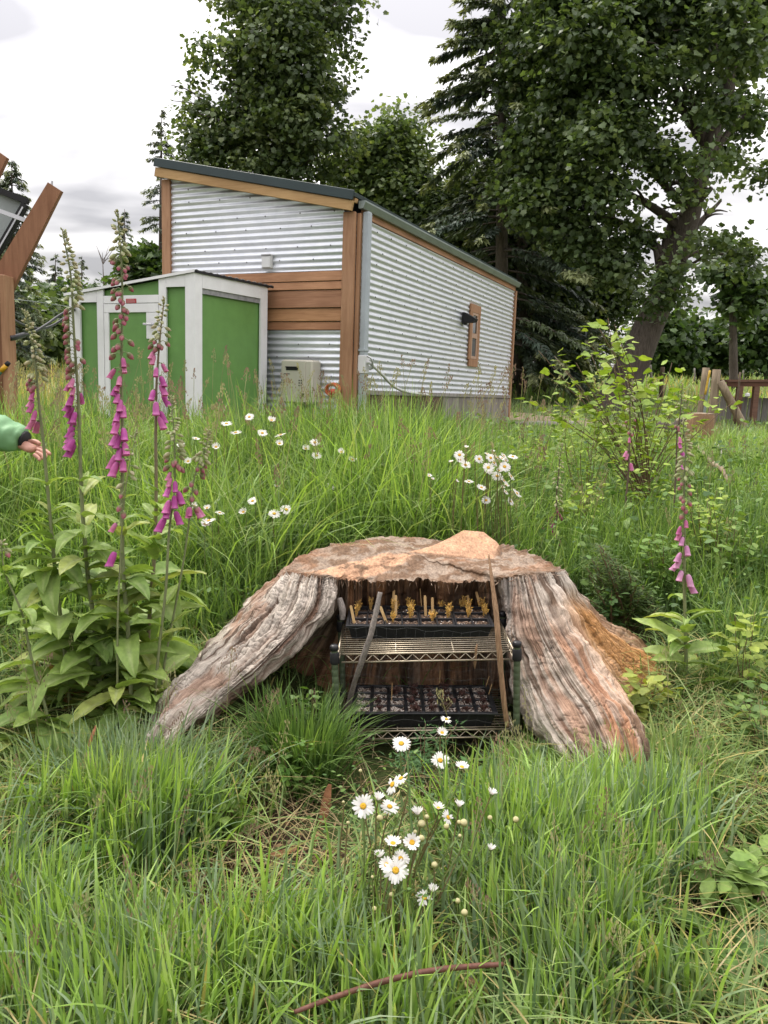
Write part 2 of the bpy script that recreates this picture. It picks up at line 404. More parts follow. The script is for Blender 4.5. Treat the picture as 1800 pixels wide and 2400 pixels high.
# ------------------------------------------------------------------ tiny house
HX, HY, HT, HW, HL = -0.383, 8.455, math.radians(24.378), 2.501, 6.067
ZB, ZE, ZT, ZP1, ZP2 = 1.505, 3.345, 3.866, 2.739, 2.125
ZG = 0.9
h_l = np.array([-math.cos(HT), math.sin(HT), 0]); h_s = np.array([math.sin(HT), math.cos(HT), 0]); UZ = np.array([0, 0, 1.0])
def hp(a, b, z): return np.array([HX, HY, 0]) + h_l * a + h_s * b + UZ * z       # a along the gable wall (to the left), b along the side wall
HAX = (h_l, -h_s, UZ); SAX = (h_s, -h_l, UZ)
house = empty('tiny_house', hp(0, 0, ZG))
tag(house, 'tiny house clad in silver corrugated metal with cedar trim and a dark green roof edge', 'house')
PITCHW = 0.0678
def corrugated(name, org, ax_u, ax_n, z0, z1, umax, screws=True, tilt=lambda u: 0):
    """horizontal waves on a wall; umax(z) gives (u0, u1); ax_n points outward"""
    zs = np.arange(z0, z1, PITCHW / 10); zs = np.append(zs, z1)
    V, Fc = [], []
    K = 13
    for z in zs:
        u0, u1 = umax(z); w = 0.0085 * math.cos(2 * math.pi * (z - ZB) / PITCHW)
        for k in range(K):
            u = lerp(u0, u1, k / (K - 1)); dent = 0.0009 * float(vnoise(u * 1.1, z * 1.0, 0, 31))
            V.append(org + ax_u * u + ax_n * (0.012 + w + dent) + UZ * z)
    V = np.array(V); n = len(zs)
    i, j = np.meshgrid(np.arange(n - 1), np.arange(K - 1), indexing='ij'); a = (i * K + j).ravel()
    mb = MB(); mb.add(V, np.stack([a, a + 1, a + K + 1, a + K], -1)); nf = len(mb.f)
    if screws:
        z = ZB + PITCHW * 2; r = random.Random(3)
        row = 0
        while z < z1 - 0.05:
            if z > z0 + 0.03:
                u0, u1 = umax(z); u = u0 + 0.12 + (0.25 if row % 2 else 0)
                while u < u1 - 0.05:
                    c = org + ax_u * (u + r.uniform(-.03, .03)) + ax_n * 0.022 + UZ * (z + r.uniform(-.004, .004))
                    mb.lathe([(0.0075, -0.003), (0.0075, 0.002), (0.004, 0.005)], 6, c, (ax_u, UZ, ax_n))
                    u += 0.41
            z += PITCHW * (2 if row % 2 else 3); row += 1
    me = mb.mesh(name, house.location, None)
    me.materials.append(M['galv']); me.materials.append(M['screw'])
    mi = np.zeros(len(me.polygons), np.int32); mi[nf:] = 1; me.polygons.foreach_set('material_index', mi)
    sm = np.ones(len(me.polygons), bool); me.polygons.foreach_set('use_smooth', sm)
    return link(name, me, None, house)
ORG = np.array([HX, HY, 0])
pw = 0.14
ztop = lambda a: lerp(ZE, ZT, a / HW)
corrugated('upper_siding', ORG, h_l, -h_s, ZP1 + 0.004, ZT, lambda z: (max(pw, (z - ZE) / (ZT - ZE) * HW if z > ZE else pw), HW - 0.12) if (z - ZE) / (ZT - ZE) * HW < HW - 0.13 else (HW - 0.13, HW - 0.12))
corrugated('lower_siding', ORG, h_l, -h_s, ZB - 0.42, ZP2 - 0.004, lambda z: (pw, HW - 0.12))
corrugated('side_siding', ORG, h_s, -h_l, ZB, ZE - 0.06, lambda z: (0.07, HL - 0.06))
# core behind the cladding (walls of the far sides too)
mb = MB(); q = [hp(0.02, 0.02, ZG + .4), hp(HW - .02, 0.02, ZG + .4), hp(HW - .02, HL - .02, ZG + .4), hp(0.02, HL - .02, ZG + .4), hp(0.02, 0.02, ZE - .03), hp(HW - .02, 0.02, ZT - .03), hp(HW - .02, HL - .02, ZT - .03), hp(0.02, HL - .02, ZE - .03)]
mb.add(q, [(0, 1, 2, 3), (4, 7, 6, 5), (0, 4, 5, 1), (1, 5, 6, 2), (2, 6, 7, 3), (3, 7, 4, 0)]); part('wall', mb, M['alu'], house)
# cedar planks
zz = [ZP1, 2.632, 2.545, 2.356, 2.215, ZP2]
mb = MB(); rr = random.Random(5)
for k in range(5):
    t = rr.uniform(0.8, 1.15); zc = (zz[k] + zz[k + 1]) / 2; hh = zz[k] - zz[k + 1]
    lean = np.array([0, 0.06, 1.0]); 
    ax2 = UZ + (-h_s) * -0.12; ax2 /= np.linalg.norm(ax2); ax1 = np.cross(ax2, h_l); 
    mb.box(hp((HW - 0.12 + pw) / 2, -0.016, zc), (HW - 0.12 - pw - 0.004, 0.022, hh - 0.006), (h_l, -np.cross(h_l, ax2), ax2), (t, t * rr.uniform(.94, 1.02), t * rr.uniform(.9, 1)), 0.003)
part('plank_band', mb, M['cedar_h'], house)
for nm, a in (('corner_post', pw / 2), ('corner_post', HW - 0.06)):
    w = pw if a < 1 else 0.12; zt = ztop(a) - 0.045
    part('corner_post', MB().box(hp(a, -0.022, (ZB - .5 + zt) / 2), (w, 0.04, zt - ZB + .5), HAX, None, 0.004), M['cedar'], house)
part('corner_post', MB().box(hp(-0.022, 0.028, (ZB - .5 + ZE - .04) / 2), (0.056, 0.04, ZE - .04 - ZB + .5), SAX, None, 0.004), M['cedar'], house)
part('corner_post', MB().box(hp(-0.022, HL - 0.03, (ZB - .45 + ZE - .06) / 2), (0.075, 0.045, ZE - .06 - ZB + .45), SAX, None, 0.004), M['cedar'], house)
# roof: slab, green edge flashing, wooden rafter fascia, eave board, gutter, downspout
sl = np.array(h_l * HW + UZ * (ZT - ZE)); sl_u = sl / np.linalg.norm(sl); sl_n = np.cross(sl_u, h_s); sl_n = sl_n if sl_n[2] > 0 else -sl_n
e0 = hp(-0.10, -0.10, ztop(-0.10)); LR = np.linalg.norm(sl) + 0.02
def slope_box(mb, a0, a1, b0, b1, n0, n1, bev=0.003):
    c = hp(0, 0, ZE) + sl_u * (a0 + a1) / 2 + h_s * (b0 + b1) / 2 + sl_n * (n0 + n1) / 2
    return mb.box(c, (a1 - a0, b1 - b0, n1 - n0), (sl_u, h_s, sl_n), None, bev)
LS = np.linalg.norm(sl)
part('roof', slope_box(MB(), 0.0, LS + 0.045, -0.115, HL + 0.03, 0.10, 0.14), M['roofgreen'], house)
part('edge_flashing', slope_box(MB(), 0.003, LS + 0.05, -0.135, -0.118, 0.062, 0.156), M['roofgreen'], house)
part('rafter_fascia', slope_box(MB(), 0.006, LS + 0.035, -0.115, -0.075, -0.04, 0.058), M['rafter'], house)
part('soffit_board', slope_box(MB(), 0.006, LS + 0.02, -0.072, -0.003, 0.05, 0.095), M['rafter'], house)
part('eave_board', MB().box(hp(-0.02, HL / 2, ZE - 0.03), (HL - 0.16, 0.03, 0.075), SAX, None, 0.003), M['cedar_h'], house)
gp = [(a_ + .03, z_ + .055) for a_, z_ in [(-0.055, 0.0), (-0.055, -0.075), (-0.105, -0.075), (-0.135, -0.015), (-0.135, 0.0), (-0.128, 0.0), (-0.128, -0.012), (-0.10, -0.068), (-0.062, -0.068), (-0.062, 0.0)]]
V = [hp(a, b, ZE + 0.02 + z) for b in (-0.02, HL + 0.0) for a, z in gp]; n = len(gp)
F = [(k, (k + 1) % n, n + (k + 1) % n, n + k) for k in range(n)]
mb = MB(); mb.add(V, F)
for b in (-0.02, HL + 0.0): mb.add([hp(a, b, ZE + 0.02 + z) for a, z in gp[:5]], [(0, 1, 2, 3, 4)])
part('gutter', mb, M['gutter'], house)
part('downspout', MB().box(hp(-0.085, 0.075, (ZE - .02 + ZB - .32) / 2), (0.085, 0.075, ZE - .02 - ZB + .32), SAX, None, 0.012), M['downspout'], house)
part('downspout_bracket', MB().box(hp(-0.086, 0.075, ZB + .42), (0.098, 0.086, 0.025), SAX, None, 0.003), M['downspout'], house)
part('downspout_collar', MB().box(hp(-0.087, 0.075, ZB + .27), (0.105, 0.09, 0.19), SAX, None, 0.008), M['whiteplastic'], house)
# window in the side wall
def wall_uv(px, py):
    d = ray(px, py); nrm = np.cross(h_s, UZ); o = hp(0, 0, 0)
    t = ((o - EYE) @ nrm) / (d @ nrm); p = EYE + d * t - o; return p @ h_s, p[2]
ub0, zb0 = wall_uv(1091, 860); ub1, zt0 = wall_uv(1122, 713)
ub0, ub1, zb0, zt0 = ub0 , ub1, 1.66, 2.88
zb0 = wall_uv(1106, 860)[1]; zt0 = wall_uv(1108, 714)[1]
win = part('window', MB().box(hp(-0.03, (ub0 + ub1) / 2, zt0 - .06), (ub1 - ub0, 0.03, 0.12), SAX, None, .003).box(hp(-0.03, (ub0 + ub1) / 2, zb0 + .055), (ub1 - ub0 - .06, 0.03, 0.11), SAX, None, .003)
     .box(hp(-0.03, ub0 + .05, (zb0 + zt0) / 2), (0.1, 0.026, zt0 - zb0 - .2), SAX, None, .003).box(hp(-0.03, ub1 - .05, (zb0 + zt0) / 2), (0.1, 0.026, zt0 - zb0 - .2), SAX, None, .003), M['cedar'], house)
um = (ub0 + ub1) / 2; zm = (zb0 + zt0) / 2; wi = ub1 - ub0 - .2; hi = zt0 - zb0 - .23
M['sash'] = plain('tan_window_sash', (0.42, 0.27, 0.19), 0.45, 0, 0.06, 8)
mb = MB()
for zc, hh in ((zm + hi / 2 - .02, .04), (zm, .07), (zm - hi / 2 + .02, .04)): mb.box(hp(-0.03, um, zc), (wi, 0.02, hh), SAX, None, .002)
for uc in (um - wi / 2 + .02, um + wi / 2 - .02): mb.box(hp(-0.0305, uc, zm), (0.04, 0.017, hi - .01), SAX, None, .002)
part('sash', mb, M['sash'], win)
part('pane', MB().box(hp(-0.022, um, zm + hi / 4 + .005), (wi - .07, 0.006, hi / 2 - .08), SAX), M['glass'], win)
part('pane', MB().box(hp(-0.024, um, zm - hi / 4 - .005), (wi - .07, 0.006, hi / 2 - .08), SAX), plain('insect_screen', (0.085, 0.085, 0.085), 0.6, 0, 0.15, 60), win)
# wall lamp beside it
ul, zl = wall_uv(1083, 747)
lamp = part('wall_lamp', MB().box(hp(-0.04, ul, zl), (0.16, 0.03, 0.17), SAX, None, .006), M['blackmatt'], house)
mb = MB(); V = [hp(-0.055, ul - .08, zl + .085), hp(-0.055, ul + .08, zl + .085), hp(-0.055, ul + .08, zl - .06), hp(-0.055, ul - .08, zl - .06),
                hp(-0.22, ul - .07, zl - .005), hp(-0.22, ul + .07, zl - .005), hp(-0.2, ul + .07, zl - .05), hp(-0.2, ul - .07, zl - .05)]
mb.add(V, [(0, 1, 5, 4), (1, 2, 6, 5), (2, 3, 7, 6), (3, 0, 4, 7), (4, 5, 6, 7)]); part('lamp_shade', mb, M['blackmatt'], lamp)
# vent cover on the gable wall
def gable_uv(px, py):
    d = ray(px, py); nrm = np.cross(h_l, UZ); o = hp(0, 0, 0); t = ((o - EYE) @ nrm) / (d @ nrm); p = EYE + d * t - o; return p @ h_l, p[2]
a, z = gable_uv(631, 614)
vent = part('vent_cover', MB().box(hp(a, -0.035, z), (0.125, 0.05, 0.155), HAX, None, .008), M['whiteplastic'], house)
part('vent_lid', MB().box(hp(a, -0.064, z - .01), (0.108, 0.012, 0.115), HAX, None, .004), M['whiteplastic'], vent)
part('vent_hood', MB().box(hp(a, -0.066, z + .063), (0.12, 0.02, 0.016), HAX, None, .003), plain('grey_plastic', (0.33, .33, .34), .4, 0, .05, 8), vent)
# skirting below the side wall: dark brown stretch near the corner, grey boards beyond, grey sill strip
part('sill_strip', MB().box(hp(-0.028, HL / 2 + .03, ZB - 0.02), (HL - 0.12, 0.03, 0.05), SAX, None, .003), M['greywood'], house)
mb = MB(); u = 0.12; rr = random.Random(8)
while u < HL - 0.1:
    w = rr.uniform(.12, .15); t = rr.uniform(.75, 1.2)
    dk = u < HL * .44
    c = (0.42 * t, .28 * t, .22 * t) if dk else (t, t * .98, t * .95)
    mb.box(hp(-0.015 - rr.uniform(0, .004), u + w / 2, ZB - .3), (w - .006, 0.02, .5), SAX, c, .002); u += w
part('skirting', mb, M['greywood'], house)
mb = MB(); u = 0.15
while u < HW - .12:
    w = 0.14; mb.box(hp(u + w / 2, -0.0, ZB - .62), (w - .006, .02, .36), HAX, (.6, .55, .5), .002); u += w
part('skirting', mb, M['greywood'], house)

# water heater hung on the gable wall
a0, z0 = gable_uv(684, 944); a1, z1 = gable_uv(757, 846); ac, zc = (a0 + a1) / 2, (z0 + z1) / 2; w, h = abs(a1 - a0), z1 - z0
wh = empty('water_heater', hp(ac, -0.14, z0)); tag(wh, 'beige tankless water heater box on the corrugated end wall beside the cedar corner post', 'water heater')
part('case', MB().box(hp(ac, -0.13, zc), (w, 0.2, h), HAX, None, .02), M['beige'], wh)
part('front_cover', MB().box(hp(ac + .035, -0.236, zc), (w - .09, 0.014, h - .03), HAX, None, .006), M['beige'], wh)
part('exhaust_slot', MB().box(hp(ac + .045, -0.2445, z1 - .095), (0.15, 0.008, 0.035), HAX, None, .003).box(hp(ac + .045, -0.249, z1 - .078), (0.16, 0.014, .01), HAX, None, .003), M['blackmatt'], wh)
mb = MB()
for s in (.115, -.1):
    for i in range(2):
        for j in range(3): mb.lathe([(0.008, 0), (.008, .002)], 8, hp(ac + .03 + s + i * .026, -0.2435, z0 + .19 + j * .026), (h_l, UZ, -h_s))
part('vent_hole', mb, M['blackmatt'], wh); bpy.data.objects['vent_hole']['kind'] = 'stuff'
part('name_plate', MB().box(hp(ac + .11, -0.2445, z1 - .15), (.07, .004, .012), HAX), plain('grey_print', (.2, .19, .17), .6), wh)
part('drain_knob', MB().box(hp(ac - .09, -0.246, z0 + .09), (.035, .014, .04), HAX, None, .005), M['blackmatt'], wh)
mb = MB()
for s in (-.08, -.02, .06): mb.tube([hp(ac + s, -0.13, z0 + .01), hp(ac + s, -0.13, z0 - .12), hp(ac + s + .02, -0.12, z0 - .3)], .014, 8)
part('pipe', mb, M['blackmatt'], wh, True)
# coiled orange cord with a red plug beside it
a, z = gable_uv(789, 925); ce = empty('cord_reel', hp(a, -0.09, z)); tag(ce, 'coiled orange extension cord with red plug hung low beside the cedar corner post', 'cord')
mb = MB(); t = np.linspace(0, 2 * math.pi * 5, 140); rg = np.random.default_rng(5)
P = [hp(a + .075 * math.cos(q) * (1 + .12 * math.sin(q * .37)), -0.09 + .015 * math.sin(q * .7), z + .05 + .06 * math.sin(q) * (1 + .15 * math.cos(q * .21))) for q in t]
mb.tube(P, .011, 6); mb.tube([hp(a + .02, -.09, z), hp(a + .03, -.1, z - .1), hp(a + .02, -.1, z - .25)], .014, 6); part('coil', mb, M['orange'], ce, True)
part('plug', MB().lathe([(0.012, -.03), (.03, -.02), (.034, .02), (.02, .045)], 10, hp(a - .02, -.125, z + .03), (h_l, UZ, -h_s)), M['redplastic'], ce, True)
part('bracket', MB().box(hp(a, -.05, z + .11), (.05, .09, .03), HAX, None, .004), M['blackmatt'], ce)
# white hose from the downspout collar down along the side wall
hs = [hp(-0.14, .06, ZB + .30), hp(-0.17, .12, ZB + .27), hp(-0.19, .3, ZB + .19), hp(-0.17, .7, ZB + .06), hp(-0.13, 1.2, ZB + .0), hp(-0.1, 2.0, ZB - .03)]
def smooth_path(P, n=40):
    P = np.asarray(P, float); m = len(P); Q = np.vstack([2 * P[0] - P[1], P, 2 * P[-1] - P[-2]]); o = []
    for q in np.linspace(0, m - 1 - 1e-6, n):
        i = int(q); t = q - i; p0, p1, p2, p3 = Q[i], Q[i + 1], Q[i + 2], Q[i + 3]
        o.append(.5 * (2 * p1 + (p2 - p0) * t + (2 * p0 - 5 * p1 + 4 * p2 - p3) * t * t + (3 * p1 - p0 - 3 * p2 + p3) * t ** 3))
    return np.array(o)
o = link('hose', MB().tube(smooth_path(hs), .017, 8).mesh('hose', (0, 0, 0), True), M['whiteplastic']); tag(o, 'white flexible hose curving from the downspout along the metal side wall', 'hose')
o = link('hose_clamp', MB().tube(smooth_path([hp(-.15, .02, ZB + .36), hp(-.19, .05, ZB + .33), hp(-.19, .09, ZB + .25), hp(-.15, .1, ZB + .22)], 20), .011, 6).mesh('hose_clamp', (0, 0, 0), True), M['alu'])
tag(o, 'grey metal valve loop clamped to the downspout at the top end of the white hose', 'valve')

# ------------------------------------------------------------------ green shed
C0 = at(455, 633, 7.6); CX, CY = C0[0], C0[1]; SW, SD = 1.56, 1.22
SZB = 1.0
def spx(a, b, z): return np.array([CX, CY, 0]) + h_l * a + h_s * b + UZ * z
def stop(a, b): return 2.55 - a * 0.115 + b * 0.02
shed = empty('garden_shed', spx(0, 0, SZB)); tag(shed, 'small bright green lean to shed with white frame boards in front of the metal house', 'shed')
mb = MB(); c = [(0, 0), (SW, 0), (SW, SD), (0, SD)]
V = [spx(a + (.015 if a == 0 else -.015), b + (.015 if b == 0 else -.015), SZB - .3) for a, b in c] + [spx(a + (.015 if a == 0 else -.015), b + (.015 if b == 0 else -.015), stop(a, b) - .02) for a, b in c]
part('wall_panel', mb.add(V, [(3, 2, 1, 0), (4, 5, 6, 7), (0, 1, 5, 4), (1, 2, 6, 5), (2, 3, 7, 6), (3, 0, 4, 7)]), M['shedgreen'], shed)
def shed_u(px, py):       # on the front face
    d = ray(px, py); nrm = np.cross(h_l, UZ); o_ = spx(0, 0, 0); t = ((o_ - EYE) @ nrm) / (d @ nrm); p = EYE + d * t - o_; return p @ h_l, p[2]
def shed_v(px, py):
    d = ray(px, py); nrm = np.cross(h_s, UZ); o_ = spx(0, 0, 0); t = ((o_ - EYE) @ nrm) / (d @ nrm); p = EYE + d * t - o_; return p @ h_s, p[2]
FA = (h_l, h_s, UZ)
def fboard(mb, u0, u1, z0, z1, th=.02, off=0.0, col=None):
    return mb.box(spx((u0 + u1) / 2, -th / 2 - off, (z0 + z1) / 2), (abs(u1 - u0), th, z1 - z0), FA, col, .002)
def fboard_top(mb, u0, u1, z0, th=.02, off=0):     # upper edge follows the roof
    V = [spx(u, y, z) for y in (-off, -off - th) for u, z in ((u0, z0), (u1, z0), (u1, stop(u1, 0) - .012), (u0, stop(u0, 0) - .012))]
    return mb.add(V, [(0, 1, 2, 3), (7, 6, 5, 4), (0, 4, 5, 1), (1, 5, 6, 2), (2, 6, 7, 3), (3, 7, 4, 0)])
# measured edges on the front face (px -> u)
uu = lambda px, py=800: shed_u(px, py)[0]
e_l, e_l2 = SW, uu(190, 700); e_d0, e_d1 = uu(230, 700), uu(245, 700); e_n0, e_n1 = uu(375, 680), uu(392, 680); e_c = uu(437, 690)
zhead = shed_u(300, 712)[1]; zhead0 = shed_u(300, 693)[1]
for u0, u1 in ((0, e_c), (e_n1, e_n0), (e_d0, e_d1), (e_l2, e_l)):
    part('frame_board', fboard_top(MB(), max(u0, u1), min(u0, u1), SZB - .3), M['white'], shed)
part('frame_board', fboard_top(MB(), e_n1 - .003, e_c + .003, stop(e_n1, 0) - .10), M['white'], shed)
part('frame_board', fboard_top(MB(), e_l2 - .003, e_d0 + .003, stop(e_l2, 0) - .10), M['white'], shed)
part('frame_board', fboard(MB(), e_d1 - .003, e_n0 + .003, zhead + .004, zhead0), M['white'], shed)
door = part('door', fboard(fboard(fboard(fboard(MB(), e_d1 - .008, e_n0 + .008, zhead - .085, zhead - .002, .022), e_d1 - .008, e_d1 - .068, SZB - .1, zhead - .088, .022), e_n0 + .008, e_n0 + .07, SZB - .1, zhead - .34, .022),
           e_n0 + .008, e_n0 + .155, zhead - .337, zhead - .088, .022), M['white'], shed)
part('door_panel', fboard(MB(), e_d1 - .06, e_n0 + .06, SZB - .1, zhead - .08, .006), M['shedgreen'], door)
hu, hz = shed_u(360, 762)
part('handle', MB().lathe([(0.022, 0), (.022, .015), (.012, .018), (.012, .05)], 12, spx(hu - .02, -.022, hz), (h_l, UZ, -h_s)).bar(spx(hu - .03, -.068, hz), spx(hu + .07, -.068, hz + .004), .014, .02, (0, 0, 1), None, .004), M['alu'], door)
su, sz_ = shed_u(311, 706)
sign = part('warning_sign', fboard(MB(), su - .065, su + .065, sz_ - .022, sz_ + .022, .003, .02), M['red'], shed)
mb = MB()
for k, (z, segs) in enumerate(((.011, 7), (0.0, 9), (-.011, 8))):
    u = su + .052; r = random.Random(k)
    for q in range(segs):
        w = r.uniform(.006, .013)
        if u - w < su - .055: break
        mb.box(spx(u - w / 2, -.0242, sz_ + z), (w, .0015, .0055), FA); u -= w + .003
part('print', mb, M['redlight'], sign)
# right face
SA = (h_s, h_l, UZ)
def rtop(mb, v0, v1, z0, th=.02):
    V = [spx(x, v, z) for x in (0.0, -th) for v, z in ((v0, z0(v0)), (v1, z0(v1)), (v1, stop(0, v1) - .012), (v0, stop(0, v0) - .012))]
    return mb.add(V, [(0, 1, 2, 3), (7, 6, 5, 4), (0, 4, 5, 1), (1, 5, 6, 2), (2, 6, 7, 3), (3, 7, 4, 0)])
vv = lambda px: shed_v(px, 700)[0]
lo = lambda v: SZB - .3
part('frame_board', rtop(MB(), -.02, vv(470), lo), M['white'], shed)
part('frame_board', rtop(MB(), vv(608), SD, lo), M['white'], shed)
part('frame_board', rtop(MB(), vv(470) + .003, vv(608) - .003, lambda v: stop(0, v) - .14), M['white'], shed)
part('shadow_strip', rtop(MB(), vv(470) + .004, vv(608) - .004, lambda v: stop(0, v) - .19, .008), plain('shadow_grey', (.30, .30, .31), .6), shed)  # thin grey strip imitating the shade below the top board
# corrugated roof sheet with dark edge
V = []; Nn = 60; cols = 9
for i in range(Nn):
    b = lerp(-.03, SD + .1, i / (Nn - 1))
    for k in range(cols):
        a = lerp(-.035, SW + .06, k / (cols - 1)); V.append(spx(a, b, stop(a, b) + .004 + .007 * math.sin(i * 1.35)))
F = [(i * cols + k, i * cols + k + 1, (i + 1) * cols + k + 1, (i + 1) * cols + k) for i in range(Nn - 1) for k in range(cols - 1)]
ro = part('roof', MB().add(V, F), plain('roof_sheet', (.34, .345, .35), .4, .5, .1, 6), shed, True)
sm = ro.modifiers.new('thickness', 'SOLIDIFY'); sm.thickness = .006
part('roof_trim', MB().add([spx(a, b, stop(a, 0) + z) for a in (-.03, SW + .055) for b in (-.038, -.032) for z in (-.012, .014)], [(0, 1, 3, 2), (4, 6, 7, 5), (0, 4, 5, 1), (2, 3, 7, 6), (0, 2, 6, 4), (1, 5, 7, 3)]), M['white'], shed)
part('roof_edge', MB().add([spx(-.037, b, stop(0, b) + z) for b in (-.02, SD + .09) for z in (-.012, .010)] + [spx(-.03, b, stop(0, b) + z) for b in (-.02, SD + .09) for z in (-.012, .010)],
     [(0, 1, 3, 2), (4, 6, 7, 5), (0, 4, 5, 1), (2, 3, 7, 6), (0, 2, 6, 4), (1, 5, 7, 3)]), M['blackmatt'], shed)

# ------------------------------------------------------------------ timber rack with a solar panel at the left edge
RY = 6.0
rk = empty('solar_rack', (at(10, 900, RY)[0], RY, gz(-2.8, RY))); tag(rk, 'brown timber rack with a leaning beam holding a tilted solar panel at the left edge', 'solar rack')
def prism(mb, poly_px, Y, th, col=None):
    """board whose face polygon is read off the photo at depth Y, with real thickness th away from the camera"""
    A = [at(px, py, Y) for px, py in poly_px]; n_ = len(A); B = [p + np.array([0, th, 0]) for p in A]
    return mb.add(A + B, [tuple(range(n_)), tuple(range(2 * n_ - 1, n_ - 1, -1))] + [(k, n_ + k, n_ + (k + 1) % n_, (k + 1) % n_) for k in range(n_)], col)
p0 = at(4, 640, RY); p1 = at(19, 990, RY)
part('post', MB().box(np.array([p0[0] - .06, RY + .05, (2.2 + .7) / 2]), (.14, .1, 1.62), None, (.6, .5, .45), .004), M['cedar'], rk)
part('post', MB().box(np.array([at(17, 800, RY)[0] + .012, RY - .0, (2.2 + .7) / 2]), (.042, .14, 1.6), None, None, .003), M['cedar'], rk)
part('leaning_beam', prism(MB(), [(112, 427), (143, 447), (18, 700), (-40, 790), (-90, 760)], RY + .075, .045, (.72, .62, .6)), M['cedar'], rk)
part('leaning_beam', prism(MB(), [(-40, 330), (16, 369), (-8, 420), (-70, 400)], RY + .5, .045, (.72, .62, .6)), M['cedar'], rk)
part('bolt', MB().tube([at(121, 436, RY + .1), at(122, 424, RY + .1)], .008, 6), M['alu'], rk)
pan = part('panel', prism(MB(), [(63, 474), (-200, 372), (-300, 560), (-70, 700), (0, 578)], RY + .55, .012), M['panelback'], rk)
part('panel_frame', MB().bar(at(66, 473, RY + .52), at(-220, 360, RY + .52), .05, .045).bar(at(60, 479, RY + .52), at(-75, 712, RY + .52), .05, .045), M['blackmatt'], pan)
part('panel_lip', MB().bar(at(54, 485, RY + .49), at(-70, 700, RY + .49), .012, .012), M['alu'], pan)
part('rail', MB().bar(at(64, 518, RY + .2), at(-150, 440, RY + .2), .04, .03), M['alu'], rk)
ky = RY - .08
tk = empty('tool_handle', at(10, 865, ky)); tag(tk, 'green and yellow tool handle with a black tip against the brown post', 'tool')
hd = (at(22, 848, ky) - at(-6, 880, ky)); hd /= np.linalg.norm(hd)
part('grip', MB().tube([at(-40, 918, ky), at(2, 870, ky)], .017, 10), plain('dark_green_plastic', (.02, .10, .05), .4), tk, True)
part('band', MB().tube([at(2, 870, ky), at(15, 855.5, ky)], .0175, 10), plain('yellow_plastic', (.62, .33, .02), .4), tk, True)
part('tip', MB().tube([at(15, 855.5, ky), at(21, 849, ky)], [.0185, .016], 10), M['blackmatt'], tk, True)
def cable(name, pts, r, mat, label, cat='cable'):
    o = link(name, MB().tube(smooth_path(pts, 40), r, 6).mesh(name, (0, 0, 0), True), mat); return tag(o, label, cat)
cable('power_cable', [at(20, 743, RY), at(50, 760, 6.4), at(80, 769, 6.8), at(110, 768, 7.3), at(140, 753, 7.8), at(175, 726, 8.2)], .012, M['black'], 'thick black cable sagging from the timber post to the green shed', 'cable')
cable('power_cable', [at(23, 792, RY), at(50, 787, 6.3), at(80, 778, 6.7), at(110, 760, 7.2), at(135, 742, 7.7), at(175, 718, 8.2)], .012, M['black'], 'black cable rising from low on the timber post up to the green shed', 'cable')
cable('power_cable', [at(22, 792.5, RY - .02), at(38, 790, RY + .1), at(56, 785, RY + .3)], .022, M['black'], 'short fat black cable sleeve at the timber post', 'cable')
cable('wire', [at(18, 700, RY), at(80, 707, 7), at(165, 719, 8.2)], .004, M['gutter'], 'thin pale wire stretched from the timber post to the green shed', 'wire')

